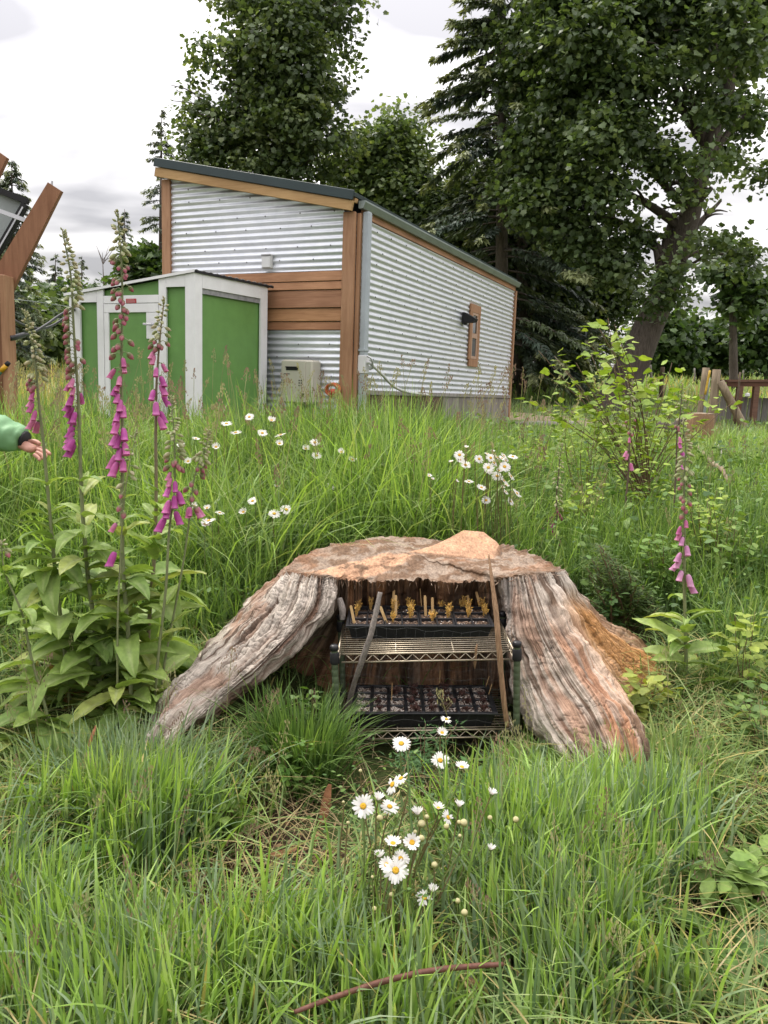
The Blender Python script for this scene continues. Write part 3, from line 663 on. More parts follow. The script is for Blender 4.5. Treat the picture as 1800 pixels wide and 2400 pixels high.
# ------------------------------------------------------------------ the big stump
def w3(*a): return np.array(a, float)
STR = [   # strands from the cut rim down to the ground, in order round the stump; (px, py, depth) or world points
    [(985, 1362, 3.04), (985, 1450, 3.20), (985, 1550, 3.22), (985, 1650, 3.2), (985, 1780, 3.14)],
    [(1085, 1362, 3.04), (1085, 1450, 3.20), (1088, 1550, 3.21), (1090, 1650, 3.18), (1095, 1780, 3.12)],
    [(1158, 1360, 3.03), (1164, 1450, 3.15), (1170, 1560, 3.18), (1176, 1650, 3.18), (1184, 1770, 3.16)],
    [(1175, 1358, 3.01), (1190, 1465, 3.06), (1212, 1585, 3.12), (1248, 1685, 3.11), (1330, 1785, 3.06)],
    [(1188, 1356, 2.98), (1199, 1475, 2.92), (1218, 1595, 2.82), (1260, 1692, 2.68), (1345, 1798, 2.52)],
    [(1228, 1352, 2.97), (1262, 1470, 2.84), (1325, 1590, 2.70), (1392, 1690, 2.56), (1440, 1810, 2.42)],
    [(1272, 1347, 2.99), (1322, 1450, 2.87), (1402, 1570, 2.73), (1474, 1665, 2.58), (1512, 1800, 2.42)],
    [(1302, 1342, 3.05), (1345, 1440, 3.02), (1425, 1560, 2.97), (1485, 1650, 2.92), (1530, 1760, 2.86)],
    [(1316, 1340, 3.12), (1382, 1450, 3.12), (1490, 1545, 3.10), (1575, 1630, 3.06), (1610, 1740, 3.02)],
    [(1316, 1338, 3.18), (1395, 1445, 3.24), (1500, 1510, 3.26), (1585, 1590, 3.22), (1625, 1690, 3.18)],
    [w3(.70, 3.34, .80), w3(.80, 3.42, .66), w3(.96, 3.48, .52), w3(1.10, 3.46, .42), w3(1.2, 3.44, .25)],
    [w3(.58, 3.55, .81), w3(.64, 3.66, .68), w3(.7, 3.74, .54), w3(.75, 3.8, .44), w3(.8, 3.86, .25)],
    [w3(.33, 3.70, .80), w3(.34, 3.82, .68), w3(.36, 3.92, .54), w3(.37, 4.0, .46), w3(.38, 4.08, .25)],
    [w3(.05, 3.72, .79), w3(.03, 3.83, .67), w3(.0, 3.93, .54), w3(-.02, 4.0, .46), w3(-.04, 4.06, .25)],
    [w3(-.2, 3.58, .79), w3(-.28, 3.68, .66), w3(-.36, 3.75, .54), w3(-.42, 3.8, .45), w3(-.48, 3.84, .25)],
    [w3(-.34, 3.32, .79), w3(-.46, 3.36, .66), w3(-.58, 3.36, .54), w3(-.66, 3.34, .44), w3(-.72, 3.3, .25)],
    [(664, 1348, 3.10), (606, 1420, 3.0), (512, 1512, 2.88), (420, 1600, 2.76), (352, 1715, 2.64)],
    [(682, 1347, 3.02), (636, 1418, 2.89), (540, 1520, 2.75), (445, 1612, 2.61), (362, 1730, 2.46)],
    [(732, 1352, 2.98), (714, 1430, 2.85), (632, 1530, 2.70), (520, 1628, 2.56), (395, 1748, 2.41)],
    [(772, 1357, 2.99), (760, 1440, 2.91), (668, 1546, 2.80), (552, 1648, 2.67), (420, 1748, 2.52)],
    [(795, 1359, 3.02), (764, 1446, 3.10), (666, 1542, 3.18), (560, 1640, 3.16), (440, 1745, 3.04)],
    [(826, 1360, 3.03), (820, 1460, 3.16), (806, 1560, 3.19), (790, 1660, 3.18), (770, 1760, 3.14)],
    [(880, 1362, 3.03), (878, 1455, 3.19), (868, 1555, 3.21), (855, 1650, 3.18), (840, 1780, 3.12)],
]
def cr_interp(P, t, periodic):
    """Catmull-Rom through P (n, ...) at parameters t"""
    n = len(P); i = np.floor(t).astype(int); f = (t - i).reshape((-1,) + (1,) * (P.ndim - 1))
    if periodic: idx = [(i + k) % n for k in (-1, 0, 1, 2)]; p0, p1, p2, p3 = (P[k] for k in idx)
    else:
        i = np.clip(i, 0, n - 2); f = (t - i).reshape(f.shape)
        p0 = np.where((i > 0).reshape(f.shape), P[np.maximum(i - 1, 0)], 2 * P[i] - P[i + 1]); p1 = P[i]; p2 = P[i + 1]
        p3 = np.where((i < n - 2).reshape(f.shape), P[np.minimum(i + 2, n - 1)], 2 * P[i + 1] - P[i])
    return .5 * (2 * p1 + (p2 - p0) * f + (2 * p0 - 5 * p1 + 4 * p2 - p3) * f ** 2 + (3 * p1 - p0 - 3 * p2 + p3) * f ** 3)
S = np.array([[at(*q) if isinstance(q, tuple) else q for q in s] for s in STR])
_ext = S[:, -1:] * 1.0; _ext[:, 0, 2] -= .16; _ext[:, 0, :2] += .25 * (S[:, -1, :2] - S[:, -2, :2]); S = np.concatenate([S, _ext], 1)
NS, NL = 1800, 250
su_ = np.arange(NS) / NS * len(STR); sv_ = np.linspace(0, 5, NL)
G1 = cr_interp(S, su_, True)                                        # NS x 5 x 3
G = np.transpose(cr_interp(np.transpose(G1, (1, 0, 2)), sv_, False), (1, 0, 2))  # NS x NL x 3
U2 = np.repeat(su_[:, None], NL, 1); V2 = np.repeat(sv_[None], NS, 0)
def pn(u, v, fu, fv, seed, oct=3, warp=.0):   # periodic in u
    a = u / len(STR) * 2 * math.pi; R = fu * len(STR) / (2 * math.pi)
    return fbm(np.cos(a) * R, np.sin(a) * R, v * fv, seed, oct)
Tu = np.roll(G, -1, 0) - np.roll(G, 1, 0); Tv = np.gradient(G, axis=1); Nn_ = np.cross(Tv, Tu); Nn_ /= np.linalg.norm(Nn_, axis=2)[..., None] + 1e-9
cen = np.array([.13, 3.35, .5]); sgn = np.sign(((G - cen) * Nn_).sum(2).mean()); Nn_ *= sgn
rid = 1 - np.abs(pn(U2, V2, 1.5, .22, 11, 3)); rid2 = 1 - np.abs(pn(U2 + .1 * V2, V2, 5.5, .34, 12, 3))
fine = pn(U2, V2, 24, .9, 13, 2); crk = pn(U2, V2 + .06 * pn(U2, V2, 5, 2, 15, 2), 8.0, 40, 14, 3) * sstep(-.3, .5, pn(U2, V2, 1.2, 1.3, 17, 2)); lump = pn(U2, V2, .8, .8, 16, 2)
fade = sstep(0, .5, V2)
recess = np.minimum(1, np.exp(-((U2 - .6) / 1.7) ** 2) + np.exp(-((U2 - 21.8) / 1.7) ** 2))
GX, GY, GZ = G[..., 0], G[..., 1], G[..., 2]
n3 = fbm(GX * 8, GY * 8, GZ * 8, 81, 3); n3b = fbm(GX * 34, GY * 34, GZ * 26, 84, 3)
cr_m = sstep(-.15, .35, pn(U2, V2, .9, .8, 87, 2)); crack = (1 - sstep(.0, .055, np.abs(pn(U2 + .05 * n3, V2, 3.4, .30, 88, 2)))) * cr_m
disp = (.024 * (rid - .6) + .016 * lump) * (.25 + .75 * fade) + .017 * (rid2 - .6) + .0045 * fine - .004 * sstep(.2, .5, crk) * (1 - recess)
disp += (.016 * n3 + .0055 * n3b) * (.3 + .7 * fade) - .013 * crack * (.2 + .8 * fade)
# deep grooves that run down the roots between the ridges
groove = np.zeros_like(U2)
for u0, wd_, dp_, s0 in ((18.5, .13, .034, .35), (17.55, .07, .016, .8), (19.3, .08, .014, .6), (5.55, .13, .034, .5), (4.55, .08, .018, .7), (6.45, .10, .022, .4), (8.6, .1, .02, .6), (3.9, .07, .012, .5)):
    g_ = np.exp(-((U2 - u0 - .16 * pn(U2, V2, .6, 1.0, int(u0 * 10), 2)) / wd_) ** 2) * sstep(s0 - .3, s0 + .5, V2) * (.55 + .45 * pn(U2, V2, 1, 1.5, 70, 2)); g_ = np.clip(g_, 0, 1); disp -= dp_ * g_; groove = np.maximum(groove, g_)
# split plates: the grey skin breaks into chips with ledges
pu = U2 * 7 + .9 * pn(U2, V2, 2, 1.2, 61, 2); pc = np.floor(pu); pv = V2 * 3.2 + 7 * hashf(pc, pc * 0, pc * 0, 5); pr = np.floor(pv); ph_ = hashf(pc, pr, pc * 0, 9)
eu = np.minimum(pu - pc, 1 - pu + pc); ev = np.minimum(pv - pr, 1 - pv + pr); edge = 1 - sstep(0, .16, eu) * sstep(0, .05, ev)
disp += (.005 * (ph_ - .5) - .0022 * edge) * (.35 + .65 * (1 - recess)) * sstep(-.3, .3, pn(U2, V2, 1.0, .7, 62, 2) + .1)
G = G + Nn_ * disp[..., None]
G[:, 0, 2] += .006 * fine[:, 0]
# colour of the wood, cracks shaded in below: weathered grey, red-brown where the grey skin is gone, orange in the right hollow
gry = np.array([.48, .43, .375]); drk = np.array([.13, .092, .07]); red = np.array([.24, .115, .06]); org = np.array([.50, .26, .095]); pale = np.array([.60, .54, .48])
st = pn(U2, V2, 9, .5, 21, 4); st2 = pn(U2, V2, 1.6, .9, 22, 3); st3 = pn(U2, V2, 30, 1.4, 23, 2)
cl = lerp(drk, gry, sstep(-.35, .35, st + .35 * st3 + .25)[..., None])
cl = lerp(cl, pale, (sstep(.15, .8, st2) * .8)[..., None])
mred = sstep(.2, .7, -st2 + .5 * st) * .62; cl = lerp(cl, red, mred[..., None])
rightm = np.exp(-((U2 - 7.7) / 1.35) ** 2) * sstep(.25, 1.1, V2) * (1 - sstep(3.2, 4, V2)); cl = lerp(cl, org * (1 + .35 * st[..., None]), (np.clip(rightm * (1.05 + .7 * st2), 0, 1) * .92)[..., None])
rightr = np.exp(-((U2 - 5.6) / .8) ** 2) * sstep(.6, 1.6, V2); cl = lerp(cl, red * 1.25 * (1 + .4 * st[..., None]), (np.clip(rightr * (.15 + .9 * sstep(-.1, .5, st)), 0, 1) * .75)[..., None])
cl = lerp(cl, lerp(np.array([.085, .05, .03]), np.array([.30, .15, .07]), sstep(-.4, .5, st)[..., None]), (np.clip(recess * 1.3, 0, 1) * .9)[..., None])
und = np.exp(-((U2 - 20.2) / .85) ** 2) * sstep(1.2, 2.4, V2); cl = lerp(cl, red * 1.1 * (1 + .5 * st[..., None]), (und * .8)[..., None])
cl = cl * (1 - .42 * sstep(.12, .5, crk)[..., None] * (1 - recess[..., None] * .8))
greyl = np.exp(-((U2 - 3.9) / .5) ** 2) * (1 - sstep(.3, 1.6, V2)); cl = lerp(cl, np.array([.30, .285, .27]) * (1 + .35 * st[..., None]), (greyl * .7)[..., None])
cl = cl * (1 + .16 * (ph_ - .5))[..., None] * (1 - .14 * edge * sstep(-.2, .4, pn(U2, V2, 1.0, .7, 62, 2)))[..., None] * 1.25
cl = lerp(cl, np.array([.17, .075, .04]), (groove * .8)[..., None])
cl = lerp(cl, np.array([.10, .06, .04]), (crack * .75 * (1 - recess * .5))[..., None])  # crack shade put into the colour as well as the carved depth
cl = np.clip(cl, .02, .8)
uvw = np.stack([U2, V2], -1).reshape(-1, 2)
i, j = np.meshgrid(np.arange(NS), np.arange(NL - 1), indexing='ij'); a_ = (i * NL + j).ravel(); b_ = (((i + 1) % NS) * NL + j).ravel()
Fs = np.stack([a_, b_, b_ + 1, a_ + 1], -1)
if sgn > 0: Fs = Fs[:, ::-1]
def stumpmat(name, top=False):
    m, nt, b = mat_new(name); setv(b, rough=.82, spec=.2)
    a = nt.nodes.new('ShaderNodeAttribute'); a.attribute_name = 'Col'; o = coords(nt)
    if top:
        n1 = noise(nt, 120, 5, .7, mapping(nt, o, (1, .5, 1), (0, 0, .5)).outputs[0]); n2 = noise(nt, 22, 4, .65, o)
        r1 = ramp(nt, [(.3, (.55, .52, .5)), (.7, (1.25, 1.22, 1.2))], n1.outputs['Fac']); r2 = ramp(nt, [(.35, (.7, .68, .66)), (.65, (1.1, 1.08, 1.05))], n2.outputs['Fac'])
    else:
        uv = coords(nt, 'UV'); n1 = noise(nt, 1, 5, .7, mapping(nt, uv, (46, 3.5, 1)).outputs[0], .3); n2 = noise(nt, 1, 4, .7, mapping(nt, uv, (14, 75, 1)).outputs[0], .8)
        r1 = ramp(nt, [(.28, (.5, .47, .45)), (.7, (1.25, 1.24, 1.22))], n1.outputs['Fac']); r2 = ramp(nt, [(.28, (.55, .52, .5)), (.46, (1, 1, 1))], n2.outputs['Fac'])
    c = mix(nt, 1, a.outputs['Color'], r1.outputs[0], 'MULTIPLY'); c = mix(nt, .75, c.outputs[0], r2.outputs[0], 'MULTIPLY')
    nt.links.new(c.outputs[0], b.inputs['Base Color'])
    ad_ = nt.nodes.new('ShaderNodeMath'); ad_.operation = 'ADD'; nt.links.new(n1.outputs['Fac'], ad_.inputs[0]); nt.links.new(n2.outputs['Fac'], ad_.inputs[1])
    bump(nt, b, ad_.outputs[0], .7, .006); return m
M['stump'] = stumpmat('weathered_stump_wood'); M['stumptop'] = stumpmat('sawn_stump_top', True)
stump = empty('tree_stump', (.13, 3.3, .3)); tag(stump, 'large weathered tree stump with spreading roots, sawn top and a rack in its hollow', 'stump')
off = np.array(stump.location)
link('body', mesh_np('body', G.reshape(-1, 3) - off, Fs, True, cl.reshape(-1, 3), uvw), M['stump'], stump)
# sawn top: rings from the rim to the middle, with fresh peach cut strips and one raised slab
rim = G[:, 0]; NR = 150; ct = np.array([.14, 3.33, .80])
t = np.linspace(0, 1, NR) ** 1.15
TP = rim[:, None] * (1 - t)[None, :, None] + ct * t[None, :, None]
kz = np.ones(121) / 121; rs_ = np.stack([np.convolve(np.concatenate([rim[-60:, d], rim[:, d], rim[:60, d]]), kz, 'valid') for d in range(3)], 1)
TPs = rs_[:, None] * (1 - t)[None, :, None] + ct * t[None, :, None]; wS = sstep(0, .10, t)[None, :, None]; TP = TP * (1 - wS) + TPs * wS
X, Y = TP[..., 0], TP[..., 1]
def inpoly(x, y, P, soft):
    d = np.full(x.shape, 1e9); n_ = len(P)
    for k in range(n_):
        ax, ay = P[k]; bx, by = P[(k + 1) % n_]; L = math.hypot(bx - ax, by - ay)
        d = np.minimum(d, ((bx - ax) * (y - ay) - (by - ay) * (x - ax)) / L)
    return sstep(-soft, soft, d)
wob = .022 * vnoise(X * 9, Y * 9, 0, 41)
slab = inpoly(X + wob, Y + wob * .6, [(.08, 3.345), (.30, 3.325), (.485, 3.325), (.51, 3.42), (.475, 3.54), (.38, 3.56), (.26, 3.47)], .008)
zr_ = slab * (.004 + .075 * np.clip((Y - 3.33) / .2, 0, 1) * np.clip((X - .06) / .3, .0, 1))
zb_ = .04 * np.exp(-(((X - .10) / .2) ** 2 + ((Y - 3.66) / .12) ** 2)) * t[None] ** .15
zc_ = .03 * np.exp(-(((X + .05) / .2) ** 2 + ((Y - 3.4) / .2) ** 2))
TP[..., 2] += np.minimum(t * 14, 1)[None] * (zr_ + zb_ + zc_ + (1 - .75 * slab) * .007 * fbm(X * 14, Y * 14, 0, 42, 4) + (1 - .8 * slab) * .004 * fbm(X * 60, Y * 30, 0, 43, 3))
strip = inpoly(X + wob * .8, Y + wob * .8, [(-.42, 3.06), (-.1, 3.0), (.09, 3.22), (.16, 3.42), (-.05, 3.27), (-.3, 3.2)], .015)
peach = np.array([.52, .325, .21]); brn = np.array([.20, .13, .085]); gr2 = np.array([.33, .265, .21])
sn = fbm(X * 24, Y * 24, 0, 44, 4)
tc_ = lerp(brn, gr2, sstep(-.3, .6, sn)[..., None]); tc_ = lerp(tc_, np.array([.34, .17, .09]), sstep(.2, .7, fbm(X * 6, Y * 8, 0, 45, 3))[..., None] * .4)
tc_ = lerp(tc_, peach * (1 + .12 * sn[..., None]), np.clip(np.maximum(slab, strip * sstep(-.5, .1, sn + .25)), 0, 1)[..., None])
i, j = np.meshgrid(np.arange(NS), np.arange(NR - 1), indexing='ij'); a_ = (i * NR + j).ravel(); b_ = (((i + 1) % NS) * NR + j).ravel()
Ft = np.stack([a_, a_ + 1, b_ + 1, b_], -1)
if sgn > 0: Ft = Ft[:, ::-1]
link('sawn_top', mesh_np('sawn_top', TP.reshape(-1, 3) - off, Ft, True, tc_.reshape(-1, 3)), M['stumptop'], stump)
# loose splinters standing up along the rim
mb = MB(); rr = random.Random(12)
for k in range(260):
    s_ = rr.randrange(NS); p = G[s_, rr.randrange(0, 6)]; nn = Nn_[s_, 1]
    d = nn * rr.uniform(.1, .8) + w3(rr.uniform(-.6, .6), rr.uniform(-.6, .6), rr.uniform(-.6, .5)); L = rr.uniform(.01, .045)
    sd = np.cross(d, nn); sd = sd / (np.linalg.norm(sd) + 1e-9) * rr.uniform(.001, .003); c_ = rr.choice([(.35, .27, .2), (.2, .13, .09), (.45, .36, .28)])
    mb.add([p - sd, p + sd, p + d * L + sd * .2, p + d * L * .98], [(0, 1, 2, 3)], c_)
sp_ = part('splinter', mb, M['stumptop'], stump); sp_['kind'] = 'stuff'

# ------------------------------------------------------------------ wire shelf rack in the hollow
shT = [at(792, 1534, 2.70), at(1204, 1526, 2.70)]
sx = (shT[1] - shT[0]); SWD = np.linalg.norm(sx); sx /= SWD
sy = np.cross(UZ, sx); sy /= np.linalg.norm(sy); sy = sy * math.cos(.02) + UZ * .02; sz3 = np.cross(sx, sy); sz3 /= np.linalg.norm(sz3)
SDP = .36; O1 = shT[0]
zlow = at(950, 1712, 2.70)[2] - (shT[0][2] + shT[1][2]) / 2
O2 = O1 + sz3 * zlow
rack = empty('wire_shelf_rack', O2 - sz3 * .12); tag(rack, 'low wire shelf rack with two shelves and green posts standing in the stump hollow', 'shelf rack')
def rp_(O, a, b, c): return O + sx * a + sy * b + sz3 * c
def shelf(O):
    fr = MB(); W_ = SWD
    for b in (0, SDP):
        for c in (0, -.030): fr.tube([rp_(O, .012, b, c), rp_(O, W_ - .012, b, c)], .0034, 6)
        n_ = 12; P = [rp_(O, .03 + (W_ - .06) * k / (2 * n_), b, -.003 if k % 2 == 0 else -.027) for k in range(2 * n_ + 1)]
        fr.tube(P, .0022, 5)
    for a in (0.0, W_):
        for c in (0, -.030): fr.tube([rp_(O, a, .012, c), rp_(O, a, SDP - .012, c)], .0034, 6)
        P = [rp_(O, a, .03 + (SDP - .06) * k / 12, -.003 if k % 2 == 0 else -.027) for k in range(13)]; fr.tube(P, .0022, 5)
    s_ = part('shelf', fr, M['chrome'], rack, True)
    wr = MB()
    for k in range(16): wr.tube([rp_(O, .004, .012 + (SDP - .024) * k / 15, .004), rp_(O, W_ - .004, .012 + (SDP - .024) * k / 15, .004)], .0019, 5)
    for a in (W_ * .33, W_ * .66): wr.tube([rp_(O, a, .003, -.001), rp_(O, a, SDP - .003, -.001)], .003, 5)
    part('shelf_wire', wr, M['chrome'], s_, True)
shelf(O1); shelf(O2)
for a in (-.012, SWD + .012):
    for b in (0.0, SDP):
        mb = MB(); prof = []; z = zlow - .14
        while z < .016: prof += [(.0125, z), (.0125, z + .021), (.0121, z + .0222), (.0121, z + .0246)]; z += .0255
        mb.lathe(prof, 10, rp_(O1, a, b, 0), (sx, sy, sz3)); po = part('post', mb, M['polegreen'], rack, True)
        part('cap', MB().lathe([(.0145, .0), (.0165, .004), (.0165, .016), (.012, .021)], 10, rp_(O1, a, b, .016), (sx, sy, sz3)), M['black'], po, True)
        for O in (O1, O2): part('collar', MB().lathe([(.0155, -.034), (.0175, -.03), (.0165, .006), (.0145, .009)], 10, rp_(O, a, b, 0), (sx, sy, sz3)), M['blackmatt'], po, True)

# ------------------------------------------------------------------ the two black trays
def tray_frame(fl, fr_, Y, depth, hgt):
    A = at(*fl, Y); B = at(*fr_, Y); x = B - A; L = np.linalg.norm(x); x /= L; y = np.cross(UZ, x); y /= np.linalg.norm(y)
    return A, x, y, L
def frustum(mb, O, x, y, a0, a1, b0, b1, c0, c1, tap, col=None, top=True, bottom=True):
    P = [O + x * a + y * b + UZ * c for a, b, c in ((a0 + tap, b0 + tap, c0), (a1 - tap, b0 + tap, c0), (a1 - tap, b1 - tap, c0), (a0 + tap, b1 - tap, c0), (a0, b0, c1), (a1, b0, c1), (a1, b1, c1), (a0, b1, c1))]
    F = [(0, 1, 5, 4), (1, 2, 6, 5), (2, 3, 7, 6), (3, 0, 4, 7)]
    if bottom: F.append((3, 2, 1, 0))
    if top: F.append((4, 5, 6, 7))
    return mb.add(P, F, col)
def rimbox(mb, O, x, y, a0, a1, b0, b1, c0, c1, wd):
    for q in ((a0, a1, b0, b0 + wd), (a0, a1, b1 - wd, b1), (a0, a0 + wd, b0 + wd, b1 - wd), (a1 - wd, a1, b0 + wd, b1 - wd)):
        mb.box(O + x * (q[0] + q[1]) / 2 + y * (q[2] + q[3]) / 2 + UZ * (c0 + c1) / 2, (q[1] - q[0], q[3] - q[2], c1 - c0), (x, y, UZ), None, .0015)
    return mb
def soilmat(name, stops, scale):
    m, nt, b = mat_new(name); setv(b, rough=.9, spec=.2); o = coords(nt)
    v = nt.nodes.new('ShaderNodeTexVoronoi'); v.inputs['Scale'].default_value = scale; nt.links.new(o, v.inputs['Vector'])
    r = ramp(nt, stops, v.outputs['Color'], 'CONSTANT'); n_ = noise(nt, scale * 2, 3, .6, o); r2 = ramp(nt, [(.3, (.6,) * 3), (.7, (1.1,) * 3)], n_.outputs['Fac'])
    nt.links.new(mix(nt, 1, r.outputs[0], r2.outputs[0], 'MULTIPLY').outputs[0], b.inputs['Base Color']); bump(nt, b, v.outputs['Distance'], .8, .006); return m
M['soil_pale'] = soilmat('gritty_potting_mix', [(0, (.06, .035, .028)), (.34, (.13, .08, .06)), (.5, (.42, .35, .29)), (.72, (.62, .56, .5))], 190)
M['soil_dark'] = soilmat('dark_potting_mix', [(0, (.05, .03, .02)), (.45, (.11, .07, .048)), (.72, (.28, .19, .13)), (.88, (.6, .55, .5))], 190)
TRAYS = {}
def build_tray(nm, fl, fr_, Y, label, zrest, cells, soil, depth=.275):
    A, x, y, L = tray_frame(fl, fr_, Y, .275, .06); H = A[2] - zrest
    t_ = empty(nm, A - UZ * H); tag(t_, label, 'seed tray')
    mb = MB(); O = A - UZ * H
    frustum(mb, O, x, y, 0.006, L - .006, .006, depth - .006, 0, H - .004, .014, None, False)
    frustum(mb, O, x, y, 0.009, L - .009, .009, depth - .009, .003, H - .004, .014, None, False, False)
    part('body', mb, M['black'], t_)
    part('rim', rimbox(MB(), O, x, y, -.003, L + .003, -.003, depth + .003, H - .006, H + .001, .011), M['black'], t_)
    TRAYS[nm] = (O, x, y, L, H, depth); return O, x, y, L, H, depth
tl, tr = (812, 1466), (1158, 1467)
O, x, y, L, H, Dp = build_tray('seed_tray', tl, tr, 2.83, 'black seed tray on the top shelf holding four cell packs of orange seedlings', O1[2] + .012, None, None)
def cellpack(nm, label, O, x, y, a0, a1, b0, b1, c, nx, ny, soil, group):
    e_ = empty(nm, O + x * (a0 + a1) / 2 + y * (b0 + b1) / 2 + UZ * (c - .045)); tag(e_, label, 'cell pack', group)
    mb = MB(); wd = .006; ca, cb = (a1 - a0) / nx, (b1 - b0) / ny
    for i in range(nx + 1):
        a = a0 + ca * i; a = min(max(a, a0 + wd / 2), a1 - wd / 2); mb.box(O + x * a + y * (b0 + b1) / 2 + UZ * (c - .006), (wd, b1 - b0, .014), (x, y, UZ), None, .001)
    for k in range(ny + 1):
        b = b0 + cb * k; b = min(max(b, b0 + wd / 2), b1 - wd / 2)
        for i in range(nx): mb.box(O + x * (a0 + ca * (i + .5)) + y * b + UZ * (c - .0065), (ca - wd - .001, wd, .014), (x, y, UZ), None, .001)
    part('cell_grid', mb, M['black'], e_)
    for i in range(nx):
        for k in range(ny):
            m2 = MB(); n_ = 7; V = []; 
            for p in range(n_):
                for q in range(n_):
                    a = a0 + ca * i + .003 + (ca - .006) * p / (n_ - 1); b = b0 + cb * k + .003 + (cb - .006) * q / (n_ - 1)
                    V.append(O + x * a + y * b + UZ * (c - .011 + .004 * random.uniform(-1, 1)))
            m2.add(V, [(p * n_ + q, (p + 1) * n_ + q, (p + 1) * n_ + q + 1, p * n_ + q + 1) for p in range(n_ - 1) for q in range(n_ - 1)])
            part('soil_plug', m2, soil, e_, True)
    return e_
w4 = (L - .018) / 4; nm4 = ['first', 'second', 'third', 'fourth']
for k in range(4):
    cellpack('cell_pack', f'black six cell pack of orange seedlings, {nm4[k]} from the left in the top tray', O, x, y, .009 + w4 * k + .001, .009 + w4 * (k + 1) - .001, .012, Dp - .012, H + .001, 2, 3, M['soil_dark'], 'cell packs in the top tray')
TOPT = (O, x, y, L, H, Dp)
O, x, y, L, H, Dp = build_tray('seed_tray', (822, 1671), (1166, 1672), 2.712, 'black deep seed tray on the bottom shelf filled with gritty pale potting mix', O2[2] + .012, None, None)
# lower tray: 8 x 4 round-cornered cells in one black sheet
ce_ = empty('cell_sheet', O + x * L / 2 + y * Dp / 2 + UZ * (H - .045)); tag(ce_, 'black sheet of cells with pale gritty mix in the bottom tray', 'cell sheet')
mb = MB(); nx, ny = 8, 4; ca, cb = (L - .02) / nx, (Dp - .02) / ny; wd = .013
for i in range(nx + 1): mb.box(O + x * (.01 + ca * i) + y * Dp / 2 + UZ * (H - .004), (wd, Dp - .02, .010), (x, y, UZ), None, .002)
for k in range(ny + 1):
    for i in range(nx): mb.box(O + x * (.01 + ca * (i + .5)) + y * (.01 + cb * k) + UZ * (H - .0045), (ca - wd - .001, wd, .010), (x, y, UZ), None, .002)
part('cell_grid', mb, M['black'], ce_)
for i in range(nx):
    for k in range(ny):
        V = []; n_ = 7
        for p in range(n_):
            for q in range(n_): V.append(O + x * (.01 + ca * i + .006 + (ca - .012) * p / 6) + y * (.01 + cb * k + .006 + (cb - .012) * q / 6) + UZ * (H - .006 + .004 * random.uniform(-1, 1)))
        part('soil_plug', MB().add(V, [(p * n_ + q, (p + 1) * n_ + q, (p + 1) * n_ + q + 1, p * n_ + q + 1) for p in range(6) for q in range(6)]), M['soil_pale'], ce_, True)
LOWT = (O, x, y, L, H, Dp)

# seedlings, wooden tags, thin stakes
def sprig(col, n, h, spread, seed, lw=.0035, ll=.011):
    r = random.Random(seed); mb = MB()
    for k in range(n):
        a = r.uniform(0, 6.28); q = r.uniform(.2, 1); base = w3(math.cos(a) * spread * .3 * q, math.sin(a) * spread * .3 * q, 0); tip = w3(math.cos(a) * spread * q, math.sin(a) * spread * q, h * r.uniform(.6, 1.05))
        c_ = np.array(col) * r.uniform(.75, 1.25); mb.tube([base, (base + tip) / 2 + w3(0, 0, .004), tip], [.0011, .0009, .0006], 4, c_, False)
        for m_ in range(7):
            t_ = r.uniform(.35, 1); p = base + (tip - base) * t_; d = w3(r.uniform(-1, 1), r.uniform(-1, 1), r.uniform(.0, 1)); d /= np.linalg.norm(d); s_ = np.cross(d, w3(r.uniform(-1, 1), .3, r.uniform(-1, 1))); s_ /= np.linalg.norm(s_) + 1e-9
            mb.add([p, p + d * ll * .5 + s_ * lw, p + d * ll, p + d * ll * .5 - s_ * lw], [(0, 1, 2, 3)], c_ * r.uniform(.9, 1.2))
    return mb
sprigs = [sprig((.62, .40, .13), 11, h_, .014, sd_, .0022, .008).mesh('seedling') for h_, sd_ in ((.055, 1), (.046, 2), (.062, 3), (.038, 4))]
for s_ in sprigs: s_.materials.append(M['leaf'])
def on(T, a, b, c=0): O, x, y, L, H, D = T; return O + x * (a * L) + y * (b * D) + UZ * (H + c)
def tray_pt(T, px, py):      # sight line onto the tray's soil plane
    O, x, y, L, H, D = T; d = ray(px, py); z = O[2] + H - .008; p = EYE + d * ((z - EYE[2]) / d[2]); q = p - O
    return np.clip(q @ x, .012, L - .012), np.clip(q @ y, .012, D - .012)
zo = lambda zx, zy: (650 + zx / 2.37, 1200 + zy / 2.37)
seeds_px = [(437, 580, 0), (515, 545, 2), (640, 575, 0), (655, 560, 1), (640, 620, 3), (725, 545, 0), (740, 575, 2), (738, 612, 0), (905, 540, 3), (950, 585, 1), (945, 612, 0), (1030, 555, 0), (1055, 590, 2), (1060, 605, 1), (1150, 565, 1), (1145, 600, 2), (1205, 605, 3), (860, 618, 3), (450, 545, 1), (1010, 530, 3), (722, 520, 1), (1120, 555, 3)]
for k, (zx, zy, v) in enumerate(seeds_px):
    a, b = tray_pt(TOPT, *zo(zx, zy)); O, x, y, L, H, D = TOPT
    o = link('seedling', sprigs[v], None, None, O + x * a + y * b + UZ * (H - .008)); o.rotation_euler = (0, 0, k * 2.1); s_ = .85 + .3 * ((k * 7) % 5) / 5; o.scale = (s_, s_, s_ * 1.05)
    tag(o, 'tuft of orange yellow seedlings growing in the top tray', 'seedling', 'orange seedlings in the top tray')
redsp = [sprig((.10, .05, .045), 8, .022, .02, sd_, .004, .010).mesh('sprout') for sd_ in (11, 12, 13)]
for s_ in redsp: s_.materials.append(M['leaf'])
r = random.Random(4); O, x, y, L, H, D = LOWT
